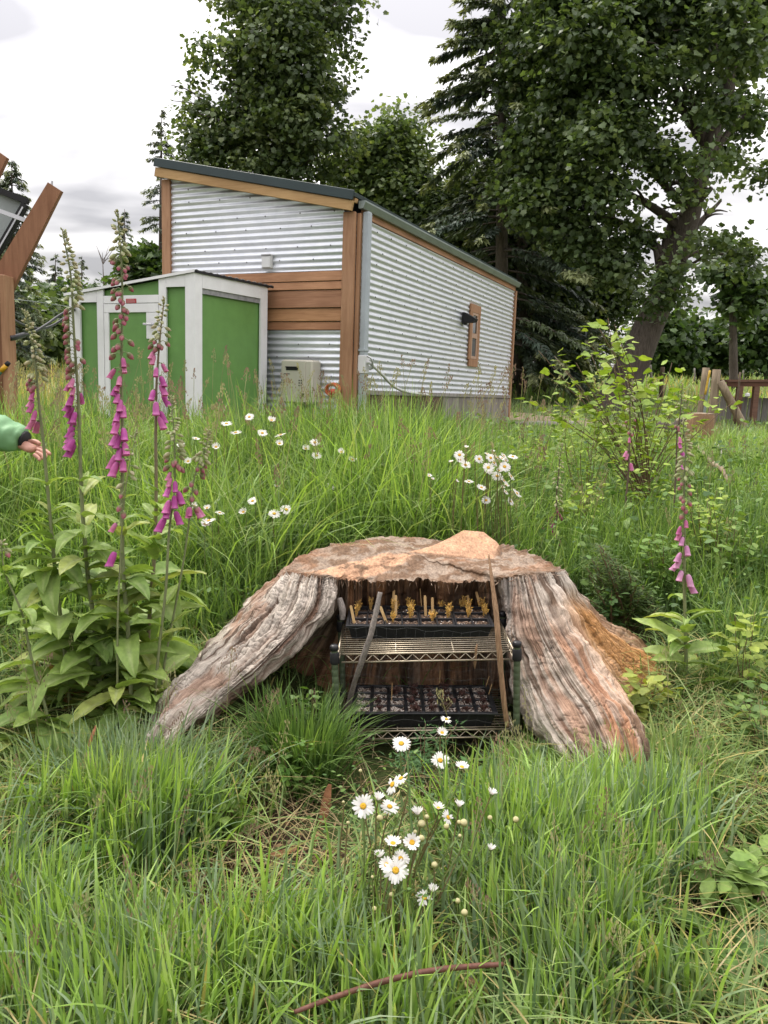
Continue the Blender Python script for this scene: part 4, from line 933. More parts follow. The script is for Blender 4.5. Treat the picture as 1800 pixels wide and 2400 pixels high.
for i in range(8):
    for k in range(4):
        if r.random() < .72 and not (i < 1):
            o = link('sprout', redsp[r.randrange(3)], None, None, O + x * (.01 + ca * (i + .5 + r.uniform(-.15, .15))) + y * (.01 + cb * (k + .5 + r.uniform(-.15, .15))) + UZ * (H - .007)); o.rotation_euler = (0, 0, r.uniform(0, 6)); s_ = r.uniform(.8, 1.5); o.scale = (s_, s_, s_)
            tag(o, 'low dark red sprout growing in the gritty mix of the bottom tray', 'sprout', 'dark red sprouts in the bottom tray')
tagsd = [((425, 615), (408, 520)), ((428, 530), (455, 408)), ((605, 622), (572, 525)), ((642, 540), (648, 412)), ((656, 580), (658, 462)), ((822, 590), (820, 465)), ((860, 585), (861, 475)), ((1055, 545), (1058, 462)), ((1118, 535), (1105, 443))]
tl_ = ['short wooden tag leaning left at the front left corner of the top tray', 'tall wooden tag leaning right at the back left of the top tray', 'wooden tag leaning left beside the grey bark stick in the top tray', 'tallest wooden tag left of centre in the top tray', 'wooden tag just in front of the tallest one in the top tray', 'left one of the wooden tag pair at the centre of the top tray', 'right one of the wooden tag pair at the centre of the top tray', 'wooden tag in the fourth cell pack, nearer the middle of the top tray', 'wooden tag leaning left at the back right of the top tray']
for (b0, b1), lb in zip(tagsd, tl_):
    a, b = tray_pt(TOPT, *zo(*b0)); O, x, y, L, H, D = TOPT; p = O + x * a + y * b + UZ * (H - .01); q = at(*zo(*b1), p[1] + .008)
    d = q - p; n_ = np.linalg.norm(d); d /= n_
    mb = MB().bar(p, q - d * .004, .0105, .0022, (0, -1, .1), None, .0008); mb.bar(q - d * .004, q, .0080, .0022, (0, -1, .1), None, .0008)
    o = link('plant_tag', mb.mesh('plant_tag'), M['tagwood']); tag(o, lb, 'plant tag', 'wooden tags in the top tray')
for (b0, b1), lb in zip([((632, 1060), (638, 950)), ((893, 975), (905, 880)), ((912, 1055), (922, 985)), ((1188, 1050), (1192, 955)), ((1172, 980), (1177, 912)), ((795, 520), (793, 425))], ['thin pale stake left of centre in the bottom tray', 'tall thin stake at the back middle of the bottom tray', 'thin brown stake right of centre in the bottom tray', 'thin stake at the right edge of the bottom tray', 'thin stake in the back right corner of the bottom tray', 'thin wire stake standing in the middle of the top tray']):
    T = TOPT if b0[1] < 700 else LOWT; a, b = tray_pt(T, *zo(*b0)); O, x, y, L, H, D = T; p = O + x * a + y * b + UZ * (H - .01); q = at(*zo(*b1), p[1])
    o = link('stake', MB().tube([p, q], .0016, 5).mesh('stake'), M['tagwood']); tag(o, lb, 'stake', 'thin stakes in the trays')

# the two sticks leaning on the rack, and small plank splinter
def stick(nm, pts, r, mat, label, cat='stick', seed=1, lump_=.12):
    P = smooth_path([at(*p) for p in pts], 60); n_ = 10; rr_ = np.interp(np.linspace(0, 1, 60), np.linspace(0, 1, len(r)), r)
    mb = MB().tube(P, rr_, n_); V = np.array(mb.v); C_ = np.repeat(P, n_, 0); d = V - C_
    V = C_ + d * (1 + lump_ * fbm(V[:, 0] * 45, V[:, 1] * 45, V[:, 2] * 22, seed, 3))[:, None]; mb.v = [tuple(q) for q in V]
    o = link(nm, mb.mesh(nm, (0, 0, 0), True), mat); return tag(o, label, cat)
z2 = lambda zx, zy, Y: (650 + zx / 2.37, 1200 + zy / 2.37, Y)
stick('stick', [z2(572, 445, 2.72), z2(548, 560, 2.70), z2(512, 700, 2.68), z2(462, 850, 2.70), z2(425, 960, 2.74), z2(385, 1110, 2.80), z2(372, 1200, 2.86)], [.0085, .0095, .0105, .0105, .0095, .009, .008], M['stickgrey'], 'grey lichen covered branch leaning across the left of the rack', seed=3)
stick('stick', [z2(1174, 235, 2.78), z2(1192, 380, 2.73), z2(1216, 560, 2.69), z2(1228, 720, 2.67), z2(1245, 900, 2.67), z2(1262, 1080, 2.67), z2(1276, 1190, 2.68)], [.003, .0075, .0095, .0105, .010, .0095, .008], M['stickbrown'], 'tall pale brown split stick leaning upright at the right of the rack', seed=5, lump_=.2)
stick('stick', [z2(1110, 735, 2.70), z2(1103, 770, 2.70), z2(1098, 830, 2.71), z2(1097, 870, 2.72)], [.002, .005, .0055, .002], M['stickbrown'], 'short broken splinter of wood stuck through the top shelf wires', 'splinter', 7, .3)
stick('slat', [z2(345, 480, 2.98), z2(360, 540, 2.96), z2(362, 600, 2.95)], [.012, .013, .01], M['stickgrey'], 'short weathered wood piece propped behind the left end of the top tray', 'wood piece', 8, .1)
# bird netting draped over the front of the rack
mb = MB(); r = random.Random(9)
def netp(u, v):
    base = rp_(O1, .02 + u * (SWD - .03), -.012 - .02 * math.sin(v * 2.2) , .075 - v * (.075 - zlow * -1 * -1))
    zz_ = lerp(O1[2] + .085, O2[2] - .02, v); b = lerp(.055, -.02, min(1, v * 3.0)) if v < .33 else -.02 - .012 * math.sin((v - .33) * 4.5)
    p = O1 + sx * (.02 + u * (SWD - .03) + .012 * math.sin(v * 9 + u * 4)) + sy * b; p = p.copy(); p[2] = zz_ + .003 * math.sin(u * 7 + v * 3); return p
nu, nv = 17, 13
for i in range(nu + 1): mb.tube([netp(i / nu, k / nv) for k in range(nv + 1)],   .00024, 3, None, False)
for k in range(nv + 1): mb.tube([netp(i / nu, k / nv + .012 * math.sin(i * 1.7)) for i in range(nu + 1)],   .00024, 3, None, False)
o = link('bird_netting', mb.mesh('bird_netting'), plain('net_thread', (.06, .065, .06), .5)); tag(o, 'thin dark plastic netting draped over the front of the shelf rack', 'netting')

# ------------------------------------------------------------------ trees
def rnd_unit(n, rg):
    v = rg.normal(size=(n, 3)); return v / np.linalg.norm(v, axis=1)[:, None]
LEAF_SHAPES = {
    'maple': np.array([(0, 0), (.26, .02), (.46, .04), (.44, .30), (.58, .56), (.28, .70), (0, 1.0), (-.28, .70), (-.58, .56), (-.44, .30), (-.46, .04), (-.26, .02)]),
    'lobed': np.array([(0, 0), (.28, .08), (.46, .34), (.40, .52), (.26, .62), (.16, .84), (0, 1.0), (-.16, .84), (-.26, .62), (-.40, .52), (-.46, .34), (-.28, .08)]),
    'oval': np.array([(0, 0), (.24, .25), (.28, .55), (.12, .85), (0, 1.0), (-.12, .85), (-.28, .55), (-.24, .25)]),
    'diamond': np.array([(0, 0), (.26, .45), (0, 1.0), (-.26, .45)]),
    'needle': np.array([(0, 0), (.10, .35), (0.03, 1.0), (-.10, .4)]),
}
def leaves(P, D, Nrm, size, col, shape='maple', cup=.12, rg=RNG):
    """many leaf polygons: P base points, D direction of the leaf, Nrm its face normal"""
    T = LEAF_SHAPES[shape]; k = len(T); n = len(P)
    D = D / (np.linalg.norm(D, axis=1)[:, None] + 1e-9); Sd = np.cross(D, Nrm); Sd /= np.linalg.norm(Sd, axis=1)[:, None] + 1e-9; Nn = np.cross(Sd, D)
    V = P[:, None] + size[:, None, None] * (T[None, :, 0, None] * Sd[:, None] + T[None, :, 1, None] * D[:, None] + (cup * (np.abs(T[:, 0]) * 1.2 - T[:, 1] ** 2 * .5))[None, :, None] * Nn[:, None])
    F = np.arange(n * k).reshape(n, k); C = np.repeat(col, k, 0)
    return V.reshape(-1, 3), F, C
def mix_np(*parts_):
    """joins (V, F, C) sets whose faces have the same number of corners"""
    o = 0; Vs, Fs_, Cs = [], [], []
    for V, F, C in parts_: Vs.append(V); Fs_.append(F + o); Cs.append(C); o += len(V)
    return np.concatenate(Vs), np.concatenate(Fs_), np.concatenate(Cs)
def crown_points(blobs, n, rg, clump=.35, per=26, shell=.55):
    """leaf positions in clumps through a union of ellipsoids (centre, radii)"""
    B = np.array([(*c, *r_) for c, r_ in blobs]); w = (B[:, 3] * B[:, 4] * B[:, 5]) ** .8; w /= w.sum(); m = max(4, n // per)
    k = rg.choice(len(B), m, p=w); u = rnd_unit(m, rg); rad = rg.uniform(0, 1, m) ** shell; rad = np.minimum(rad, 1) * (.86 + .22 * rg.uniform(size=m))
    cc = B[k, :3] + u * B[k, 3:] * rad[:, None]
    outw = u * .7 + np.array([0, 0, .35]); sz = clump * rg.uniform(.6, 1.5, m)
    i = rg.integers(0, m, n); off_ = np.clip(rg.normal(size=(n, 3)), -1.7, 1.7) * np.array([1, 1, .55]) * sz[i][:, None]
    off_[:, 2] -= .25 * np.hypot(off_[:, 0], off_[:, 1])
    return cc[i] + off_, outw[i], i, m
def leafy_crown(name, blobs, n, size, cols, seed, parent, shape='maple', clump=.35, per=26, mat=None, shell=.5, droop=.45):
    rg = np.random.default_rng(seed); P, O_, i, m = crown_points(blobs, n, rg, clump, per, shell)
    Nrm = O_ + np.array([0, 0, .8]) + rg.normal(size=(n, 3)) * .55
    D = rg.normal(size=(n, 3)) * .7 + O_ * .6; D[:, 2] -= droop
    cols = np.array(cols); ck = rg.uniform(0, len(cols) - 1.001, m); a = ck.astype(int); base = lerp(cols[a], cols[a + 1], (ck - a)[:, None])
    C = base[i] * rg.uniform(.75, 1.3, n)[:, None]
    V, F, C = leaves(P, D, Nrm, size * rg.uniform(.6, 1.25, n), C, shape, .15, rg)
    off = np.array(rootof(parent).location)
    return link(name, mesh_np(name, V - off, F, False, C), mat or M['tree_leaf'], parent)
def limb_tree(parent, base, trunk_pts, r0, limbs, rg, name='trunk', mat=None, twig=True):
    mb = MB(); P = smooth_path(trunk_pts, 26); n_ = len(P); rad = np.interp(np.linspace(0, 1, n_), [0, .08, .5, 1], [r0 * 1.35, r0, r0 * .68, r0 * .18]); mb.tube(P, rad, 10)
    for t, end, rr_ in limbs:
        s_ = P[int(t * (n_ - 1))]; e_ = np.asarray(end, float); md = (s_ + e_) / 2 + np.array([rg.uniform(-.3, .3), rg.uniform(-.3, .3), rg.uniform(.0, .5)]) * np.linalg.norm(e_ - s_) * .25
        Q = smooth_path([s_, md, e_], 14); mb.tube(Q, np.linspace(rr_, rr_ * .25, 14), 7)
        if twig:
            for q in range(5):
                k = rg.integers(4, 13); d = rnd_unit(1, rg)[0]; d[2] = abs(d[2]) * .5; L = np.linalg.norm(e_ - s_) * rg.uniform(.25, .5)
                mb.tube(smooth_path([Q[k], Q[k] + d * L * .5 + np.array([0, 0, .1 * L]), Q[k] + d * L], 6), np.linspace(rr_ * .35, rr_ * .08, 6), 5)
    return part(name, mb, mat or M['bark'], parent, True)
def blobpx(px, py, Y, rpx, rz=None, ry=None):
    """ellipsoid whose outline is rpx photo pixels wide at depth Y"""
    k = Y / FPX; r = (rpx * .86 if Y > 15 else rpx) * k; return (at(px, py, Y), (r, ry if ry else r * .9, (rz * k) if rz else r))
MAPLE = [(0.0878, 0.1373, 0.0527), (0.1273, 0.1858, 0.0685), (0.1755, 0.2422, 0.0922), (0.2305, 0.2825, 0.1183)]
MAPLE_D = [(0.0593, 0.094, 0.041), (0.0911, 0.1342, 0.0547), (0.1276, 0.1762, 0.0738), (0.1937, 0.2348, 0.1038)]
FIR = [(0.0602, 0.0887, 0.0659), (0.0932, 0.1251, 0.0856), (0.1371, 0.1776, 0.0986), (0.2331, 0.2625, 0.1316)]
def leafy_tree(nm, label, base, trunk, r0, limbs, blobs, n, size, cols, seed, cat='tree', group=None, **kw):
    t = empty(nm, base); tag(t, label, cat, group); rg = np.random.default_rng(seed)
    limb_tree(t, base, trunk, r0, limbs, rg); leafy_crown('crown', blobs, n, size, cols, seed + 1, t, **kw); return t
def tz(px, Y): p = at(px, 900, Y); return np.array([p[0], Y, gz(p[0], Y) - .1])

# tall maple left of centre, behind the roof
Y = 24.0; b = tz(640, Y)
bl = [blobpx(*q) for q in [(660, -70, Y, 130), (730, 40, Y, 88), (805, 60, Y - .5, 48), (822, 115, Y, 36), (640, 60, Y - 1, 110), (580, 120, Y, 95), (700, 150, Y - 1, 110), (610, 230, Y, 100), (700, 270, Y - 1, 95), (755, 215, Y, 58), (520, 300, Y, 85), (470, 240, Y, 40), (455, 75, Y, 24), (480, 130, Y, 38), (440, 215, Y, 28), (445, 290, Y, 32), (590, 350, Y, 110), (480, 370, Y, 60), (700, 370, Y, 100), (790, 310, Y, 60), (560, -10, Y, 60), (820, -40, Y, 55), (430, 360, Y, 25)]]
leafy_tree('maple_tree', 'tall dark leafy maple rising behind the high end of the metal house roof', b, [b, at(642, 640, Y), at(648, 400, Y), at(655, 200, Y), at(665, 0, Y)], .28,
    [(.45, at(560, 250, Y), .13), (.5, at(740, 220, Y), .12), (.62, at(580, 60, Y), .11), (.7, at(760, 20, Y), .1), (.38, at(490, 330, Y), .1), (.42, at(470, 230, Y), .09), (.55, at(455, 90, Y), .06), (.4, at(780, 320, Y), .1), (.3, at(600, 420, Y + .5), .1), (.32, at(690, 430, Y - .5), .1)],
    bl, 27000, .135, MAPLE_D, 101, clump=.27, per=36)
# second, brighter maple between it and the firs
Y = 26.0; b = tz(930, Y)
bl = [blobpx(*q) for q in [(940, 300, Y, 60), (900, 350, Y, 80), (960, 380, Y, 70), (860, 420, Y, 80), (930, 470, Y, 110), (1000, 430, Y, 45), (840, 330, Y, 45), (1020, 500, Y, 70), (800, 400, Y, 70), (870, 540, Y, 110), (990, 600, Y, 110), (985, 330, Y, 22)]]
leafy_tree('maple_tree', 'mid green maple with a rounded crown behind the gutter of the metal house', b, [b, at(928, 620, Y), at(925, 450, Y), at(935, 280, Y)], .22,
    [(.5, at(880, 360, Y), .1), (.6, at(990, 380, Y), .09), (.4, at(840, 430, Y), .1), (.4, at(1010, 500, Y), .09)], bl, 24000, .14, MAPLE, 103, clump=.32, per=28)

# conifers
def conifer(nm, label, px, Y, top_py, base_py, rpx, n_br, seed, group=None, sparse=1.0, lean=0, cols=FIR, nl=1.0, first=.05):
    rg = np.random.default_rng(seed); b = tz(px, Y); top = at(px + lean, top_py, Y); H = top[2] - b[2]
    if base_py is not None: zb_ = at(px, base_py, Y)[2]
    else: zb_ = b[2] + .3
    t = empty(nm, b); tag(t, label, 'tree', group); mb = MB(); r0 = .012 * H + .05
    mb.tube([b, lerp(b, top, .5), top], [r0, r0 * .6, .012], 8)
    k = Y / FPX; Rm = rpx * k; LP, LD, LN, LS, LC = [], [], [], [], []
    cols = np.array(cols)
    for q in range(n_br):
        f = rg.uniform(0, 1) ** .85; z = lerp(zb_, top[2] - .05, f); fr = (z - b[2]) / H; c = lerp(b, top, fr)
        L = Rm * (1 - f) ** .75 * rg.uniform(.55, 1.12) + .12; a = rg.uniform(0, 6.283); dh = np.array([math.cos(a), math.sin(a), 0])
        m = 7; s_ = np.linspace(0, 1, m)[:, None]; up_ = .25 * (f - .3)
        Q = c + dh * L * s_ + np.array([0, 0, 1]) * (L * (up_ * s_ - .42 * s_ ** 2 + .12 * s_ ** 4)); mb.tube(Q, np.linspace(.012 + L * .007, .004, m), 4, None, False)
        ns = int((26 + L * 78) * nl); tt = rg.uniform(.12, 1, ns) ** .8; P = np.stack([np.interp(tt, s_[:, 0], Q[:, d]) for d in range(3)], 1)
        side = np.cross(dh, [0, 0, 1]); sg = rg.choice([-1, 1], ns); D = dh * rg.uniform(.2, .9, ns)[:, None] + side * (sg * rg.uniform(.1, 1, ns))[:, None]; D[:, 2] -= rg.uniform(.1, 1.0, ns)
        LP.append(P + rg.normal(size=(ns, 3)) * .03); LD.append(D); LN.append(rg.normal(size=(ns, 3)) * .4 + np.array([0, 0, 1.0])); LS.append(rg.uniform(.09, .26, ns) * min(1, .55 + L * .25))
        cc = cols[rg.integers(0, 3)] * rg.uniform(.8, 1.2); LC.append(np.where((tt > .85)[:, None], cols[3], cc) * rg.uniform(.75, 1.25, ns)[:, None])
    part('trunk', mb, M['bark'], t, True)
    V, F, C = leaves(np.concatenate(LP), np.concatenate(LD), np.concatenate(LN), np.concatenate(LS), np.concatenate(LC), 'needle', .05)
    V = V.reshape(-1, 4, 3); wd = V[:, 1] - V[:, 3]; V[:, 1] += wd * .35; V[:, 3] -= wd * .35; V = V.reshape(-1, 3)
    link('foliage', mesh_np('foliage', V - b, F, False, C), M['needle'], t); return t
conifer('fir_tree', 'tall drooping dark conifer with bare trunk top right of the house gutter', 1178, 21, -330, 880, 330, 190, 201, nl=1.5)
conifer('fir_tree', 'slimmer dark conifer close beside the tall drooping one behind the house', 1225, 23, -260, 860, 240, 130, 202, nl=1.4)
conifer('fir_tree', 'thin sparse conifer with a bare wispy trunk left of the metal house', 378, 30, 258, 720, 72, 85, 203, nl=1.0)
conifer('fir_tree', 'narrow dark conifer on the skyline just left of the thin sparse one', 292, 40, 490, 900, 48, 120, 204, nl=1.3)
conifer('fir_tree', 'small pointed conifer on the skyline above the shed roof left end', 192, 46, 600, 900, 50, 100, 205, nl=1.2)
conifer('fir_tree', 'small pointed conifer on the skyline, paired, nearer the timber beam', 130, 46, 594, 900, 55, 100, 206, nl=1.2)
conifer('fir_tree', 'big dark conifer behind the leaning timber beam at the left edge', 28, 26, 375, 900, 130, 150, 207, nl=1.1)
conifer('fir_tree', 'dark conifer behind the solar panel, tip hidden by the panel', -60, 30, 430, 900, 130, 100, 208, nl=1.0)

# big leaning maple at the right
Y = 19.0; b = tz(1440, Y); tr_ = [tz(1425, Y) - w3(0, 0, .3), at(1466, 890, Y), at(1490, 840, Y), at(1528, 745, Y), at(1556, 690, Y), at(1588, 590, Y), at(1618, 500, Y - .3), at(1650, 380, Y - .5), at(1700, 230, Y - .5), at(1735, 80, Y - .5), at(1760, -80, Y)]
bl = [blobpx(*q) for q in [(1330, -30, Y, 110), (1450, -60, Y, 130), (1600, -60, Y, 140), (1760, -40, Y, 130), (1280, 90, Y, 85), (1380, 90, Y - 1, 110), (1500, 60, Y, 110), (1640, 60, Y + 1, 95), (1780, 90, Y, 80), (1330, 200, Y, 95), (1440, 190, Y - 1, 100), (1570, 170, Y - 1, 75), (1290, 310, Y, 90), (1400, 320, Y - 1, 95), (1490, 300, Y - .5, 70), (1640, 240, Y, 60), (1750, 250, Y, 65), (1690, 250, Y - 1.6, 52), (1735, 110, Y - 1.6, 60), (1655, 365, Y - 1.6, 40), (1700, 20, Y - 1.5, 70), (1632, 455, Y - 1.5, 30), (1225, 60, Y + 1, 70), (1215, 190, Y + 1, 66), (1205, 320, Y + 1, 60), (1190, 430, Y + 1, 60), (1245, 400, Y + .5, 60), (1330, 430, Y, 90), (1430, 440, Y - 1, 80), (1560, 360, Y - 1, 60), (1600, 430, Y - 1, 40), (1700, 350, Y, 50), (1790, 400, Y, 40), (1360, 540, Y, 90), (1260, 480, Y, 80), (1480, 540, Y, 60), (1640, 560, Y - 1, 36), (1740, 600, Y, 42), (1580, 640, Y - 1.2, 50), (1550, 700, Y - 1.2, 42), (1610, 690, Y - 1.2, 36), (1690, 560, Y - 1, 36), (1440, 620, Y, 70)]]
leafy_tree('maple_tree', 'big maple at the right with a leaning grey trunk and forked branches', b, tr_, .40,
    [(.42, at(1530, 560, Y), .14), (.46, at(1580, 500, Y), .2), (.52, at(1668, 440, Y - .8), .2), (.55, at(1690, 470, Y), .12), (.6, at(1540, 330, Y), .12), (.62, at(1430, 300, Y), .12), (.56, at(1400, 420, Y), .13), (.7, at(1760, 250, Y), .1), (.72, at(1560, 120, Y), .1), (.8, at(1650, 40, Y), .09), (.78, at(1790, 100, Y), .09), (.5, at(1720, 600, Y), .09), (.4, at(1650, 600, Y - .8), .09), (.66, at(1340, 180, Y), .11), (.75, at(1450, 30, Y), .1), (.5, at(1330, 470, Y), .12)],
    bl, 48000, .125, [(0.0546, 0.0865, 0.0355), (0.0819, 0.1279, 0.0491), (0.1183, 0.1729, 0.0683), (0.1933, 0.2506, 0.1092)], 301, clump=.25, per=30, shell=.65)
# darker trees and undergrowth behind the house's far corner
Y = 24.0
for px, seed, bb, lb in [(1212, 311, [(1200, 640, Y, 90), (1260, 560, Y, 90), (1180, 540, Y, 80), (1290, 690, Y, 70), (1230, 760, Y, 60)], 'dark maple with a thick straight trunk just behind the far corner of the house'),
                         (1268, 312, [(1320, 640, Y + 1, 80), (1380, 700, Y + 1, 80), (1310, 760, Y + 1, 70), (1390, 600, Y + 1, 60), (1440, 680, Y + 1, 60), (1330, 830, Y + 1, 60)], 'dark understorey tree with forked stems between the house and the leaning maple'),
                         (1100, 313, [(1080, 560, Y + 1, 90), (1040, 480, Y + 1, 60), (1120, 640, Y + 1, 90), (1150, 430, Y, 80)], 'dark leafy tree filling the gap behind the eave of the house')]:
    b = tz(px, Y); leafy_tree('maple_tree', lb, b, [b, at(px + 2, 800, Y), at(px + 8, 640, Y), at(px + 14, 500, Y)], .24, [(.5, at(px - 40, 600, Y), .1), (.55, at(px + 70, 620, Y), .1), (.7, at(px + 40, 520, Y), .09)], [blobpx(*q) for q in bb], 16000, .135, [(0.0423, 0.0675, 0.0304), (0.0634, 0.0996, 0.0406), (0.095, 0.1413, 0.0558), (0.1585, 0.2007, 0.0862)], seed, clump=.42, per=22)
# far trees right of the leaning maple
Y = 34.0
def fartree(px, Y, top, rpx, seed, label, cols, n=3200, trunkcol=None, size=.30, nb=9, low=860, clump=.5):
    rg = np.random.default_rng(seed); b = tz(px, Y); bl = []
    for k in range(nb):
        f = k / (nb - 1); py = lerp(top + rpx * .4, low, f); w = math.sin(math.pi * min(1, .25 + .7 * f)) * rpx
        bl.append(blobpx(px + rg.uniform(-.6, .6) * w, py, Y, max(12, w * rg.uniform(.5, .85))))
    return leafy_tree('far_tree', label, b, [b, at(px + rg.uniform(-6, 6), lerp(top, low, .5), Y), at(px + rg.uniform(-8, 8), top + 8, Y)], .16, [(.5, at(px - rpx * .6, lerp(top, low, .4), Y), .06), (.6, at(px + rpx * .6, lerp(top, low, .3), Y), .06)], bl, n, size, cols, seed, group='trees beyond the field', clump=clump, per=16)
GRN = [(0.0345, 0.0667, 0.0207), (0.0517, 0.0978, 0.0276), (0.0747, 0.1265, 0.0368), (0.0978, 0.1495, 0.0517)]
fartree(1722, 30, 575, 60, 401, 'slender pale trunked tree at the right with a loose crown above bare stems', GRN, 1500, nb=6, low=770, size=.24, clump=.3)
lbl = ['rounded green tree beyond the field, just right of the leaning trunk', 'green tree beyond the field left of the slender pale trunk', 'low bushy tree beyond the field behind the slender pale trunk', 'green tree beyond the field at the right edge of the photo', 'small pale green tree beyond the field between the two larger rounded ones', 'dark tree beyond the field low behind the brown fence posts', 'tall thin treetop far beyond the field near the right edge']
for k, (px, Y, top, r_, cols) in enumerate([(1560, 40, 735, 62, GRN), (1640, 42, 745, 68, GRN), (1700, 46, 770, 60, GRN), (1800, 40, 720, 75, GRN), (1600, 52, 750, 45, [(.06, .09, .04), (.08, .12, .05), (.10, .14, .06), (.11, .15, .07)]), (1500, 44, 760, 60, MAPLE), (1770, 56, 640, 32, GRN)]):
    fartree(px, Y, top, r_, 410 + k, lbl[k], cols, 2600)
lbl = ['broad leafy tree line tree left of the shed, nearest the timber post', 'bright green bushy tree just left of the shed roof', 'bushy tree behind the sagging cables left of the shed', 'leafy bush beside the high end of the metal house', 'dark leafy tree low at the left edge behind the timber post', 'green tree behind the green shed roof']
for k, (px, Y, top, r_, cols, low) in enumerate([(70, 34, 690, 75, MAPLE, 850), (150, 36, 668, 62, GRN, 840), (115, 34, 720, 70, MAPLE, 850), (360, 30, 590, 48, GRN, 700), (20, 30, 640, 80, MAPLE_D, 850), (250, 44, 660, 90, GRN, 800)]):
    fartree(px, Y, top, r_, 430 + k, lbl[k], cols, 3600, low=low, size=.26)
b = tz(64, 30); o = empty('leaning_trunk', b); tag(o, 'bare dark leaning tree trunk in the field behind the left foxglove', 'tree trunk')
part('trunk', MB().tube(smooth_path([at(70, 880, 30), at(55, 820, 30), at(47, 770, 30), at(42, 690, 30)], 12), np.linspace(.13, .07, 12), 8), M['bark'], o, True)
o = empty('bare_sapling', tz(240, 42)); tag(o, 'bare leafless sapling against the sky above the shed roof', 'sapling')
mb = MB(); rg = np.random.default_rng(9); mb.tube([at(246, 860, 42), at(244, 700, 42), at(240, 592, 42)], [.06, .04, .01], 5)
for q in range(9): f = rg.uniform(.2, .95); p = lerp(at(246, 720, 42), at(240, 592, 42), f); mb.tube([p, p + np.array([rg.uniform(-.8, .8), 0, rg.uniform(.3, 1.1)])], [.018, .006], 4)
part('trunk', mb, M['twig'], o)

# ------------------------------------------------------------------ field things at the right: fence, platform, logs
def postgrp(px0, py0, px1, py1, Y, r, label, mat='postwood', nm='fence_post', cat='fence post', r2=None, group=None):
    a = at(px0, py0, Y); b_ = at(px1, py1, Y); b_ = b_ + (b_ - a) / np.linalg.norm(b_ - a) * .25
    o = link(nm, MB().tube(np.linspace(a, b_, 6), np.linspace(r2 or r * .95, r, 6), 10).mesh(nm, (0, 0, 0), True), M[mat]); return tag(o, label, cat, group)
FY = 15.0
postgrp(1655, 862, 1640, 985, FY, .068, 'left one of the paired round wooden fence posts at the right')
postgrp(1680, 866, 1668, 985, FY - .15, .078, 'right one of the paired round wooden fence posts, thicker, beside the brace')
postgrp(1688, 895, 1738, 990, FY - .2, .078, 'diagonal round wooden brace leaning against the paired fence posts', nm='fence_brace', cat='brace')
postgrp(1662, 885, 1648, 990, FY - .35, .025, 'pale metal pipe standing in front of the paired fence posts', 'gutter', 'metal_pipe', 'pipe')
postgrp(1664, 868, 1659, 893, FY - .4, .02, 'yellow band hanging at the top of the paired fence posts', 'tagwood', 'yellow_strap', 'strap')
bpy.data.objects['yellow_strap'].data.materials.clear(); bpy.data.objects['yellow_strap'].data.materials.append(plain('yellow_strap', (.55, .36, .04), .6))
postgrp(1553, 860, 1550, 910, 22, .06, 'thin dark fence post right of the leaning maple trunk', 'twig')
postgrp(1735, 872, 1726, 960, 14, .018, 'thin dark metal stake in front of the plank platform', 'twig', 'metal_stake', 'stake')
postgrp(1628, 863, 1628, 880, 34, .035, 'short pale post far off in the field, right of centre', 'greywood', group='pale far posts')
postgrp(1742, 868, 1742, 884, 34, .035, 'short pale post far off in the field, above the platform', 'greywood', group='pale far posts')
postgrp(1524, 855, 1526, 880, 26, .04, 'grey fence post close by the foot of the leaning maple', 'greywood')
pf = empty('plank_platform', at(1790, 940, 17)); tag(pf, 'low dark plank platform with upright boards at the right edge', 'platform')
A = at(1686, 893, 17); B = at(1960, 893, 17); 
part('deck_edge', MB().bar(A, B, .9, .05).bar(A + w3(0, -.4, -.07), B + w3(0, -.4, -.07), .06, .10, (0, 0, 1), (.7, .6, .55)), M['darkplank'], pf)
mb = MB(); u = 0; rr = random.Random(3); Lp = np.linalg.norm(B - A)
while u < Lp: mb.box(A + w3(u, .05, -.62 - rr.uniform(0, .02)), (.13, .03, .62), None, (rr.uniform(.75, 1.1),) * 3, .003); u += .15
part('skirt_board', mb, M['greywood'], pf)
for u in (.28, .62, 1.5): part('leg', MB().box(A + w3(u, -.38, -.5), (.11, .11, .8)), M['darkplank'], pf)
part('latch', MB().lathe([(.0, -.05), (.05, -.02), (.05, .03), (.0, .05)], 8, at(1752, 926, 16.4)), M['whiteplastic'], pf)
bn = empty('plank_bench', at(1255, 910, 24)); tag(bn, 'long grey plank bench low in the grass beyond the far corner of the house', 'bench')
A = at(1205, 904, 24); B = at(1310, 906, 24); part('seat', MB().bar(A, B, .3, .07), M['greywood'], bn)
for f in (.35, .85): part('leg', MB().box(lerp(A, B, f) - w3(0, 0, .28), (.1, .25, .45)), M['greywood'], bn)
# small sawn stump, rotten lump, fallen branch, dirt patches
def lump(nm, pos, r, h, mat, label, cat, seed, topmat=None):
    o = empty(nm, pos); tag(o, label, cat); mb = MB(); n_ = 28; prof = [(1.25, -.15), (1.08, .1), (1, .5), (.97, .9), (.93, 1.0)]
    mb.lathe([(r * a, h * b_) for a, b_ in prof], n_, pos, None, None, True); V = np.array(mb.v); d = V - np.array(pos); th = np.arctan2(d[:, 1], d[:, 0]); s_ = 1 + .12 * vnoise(np.cos(th) * 3, np.sin(th) * 3, d[:, 2] * 2, seed)
    V[:, :2] = np.array(pos)[:2] + d[:, :2] * s_[:, None]; mb.v = [tuple(q) for q in V]; part('body', mb, mat, o, False)
    part('cut_face', MB().lathe([(r * .9, h * 1.001), (r * .5, h * 1.02), (.002, h * 1.03)], n_, pos, None, None, False), topmat or M['postwood'], o); return o
p = hit(1637, 1052); lump('small_stump', p, .155 * p[1] / 9, .40 * p[1] / 9, M['stickbrown'], 'small brown sawn stump behind the tall foxglove at the right', 'stump', 3)
p = hit(1572, 1020); o = link('rotten_log', None); bpy.data.objects.remove(o)
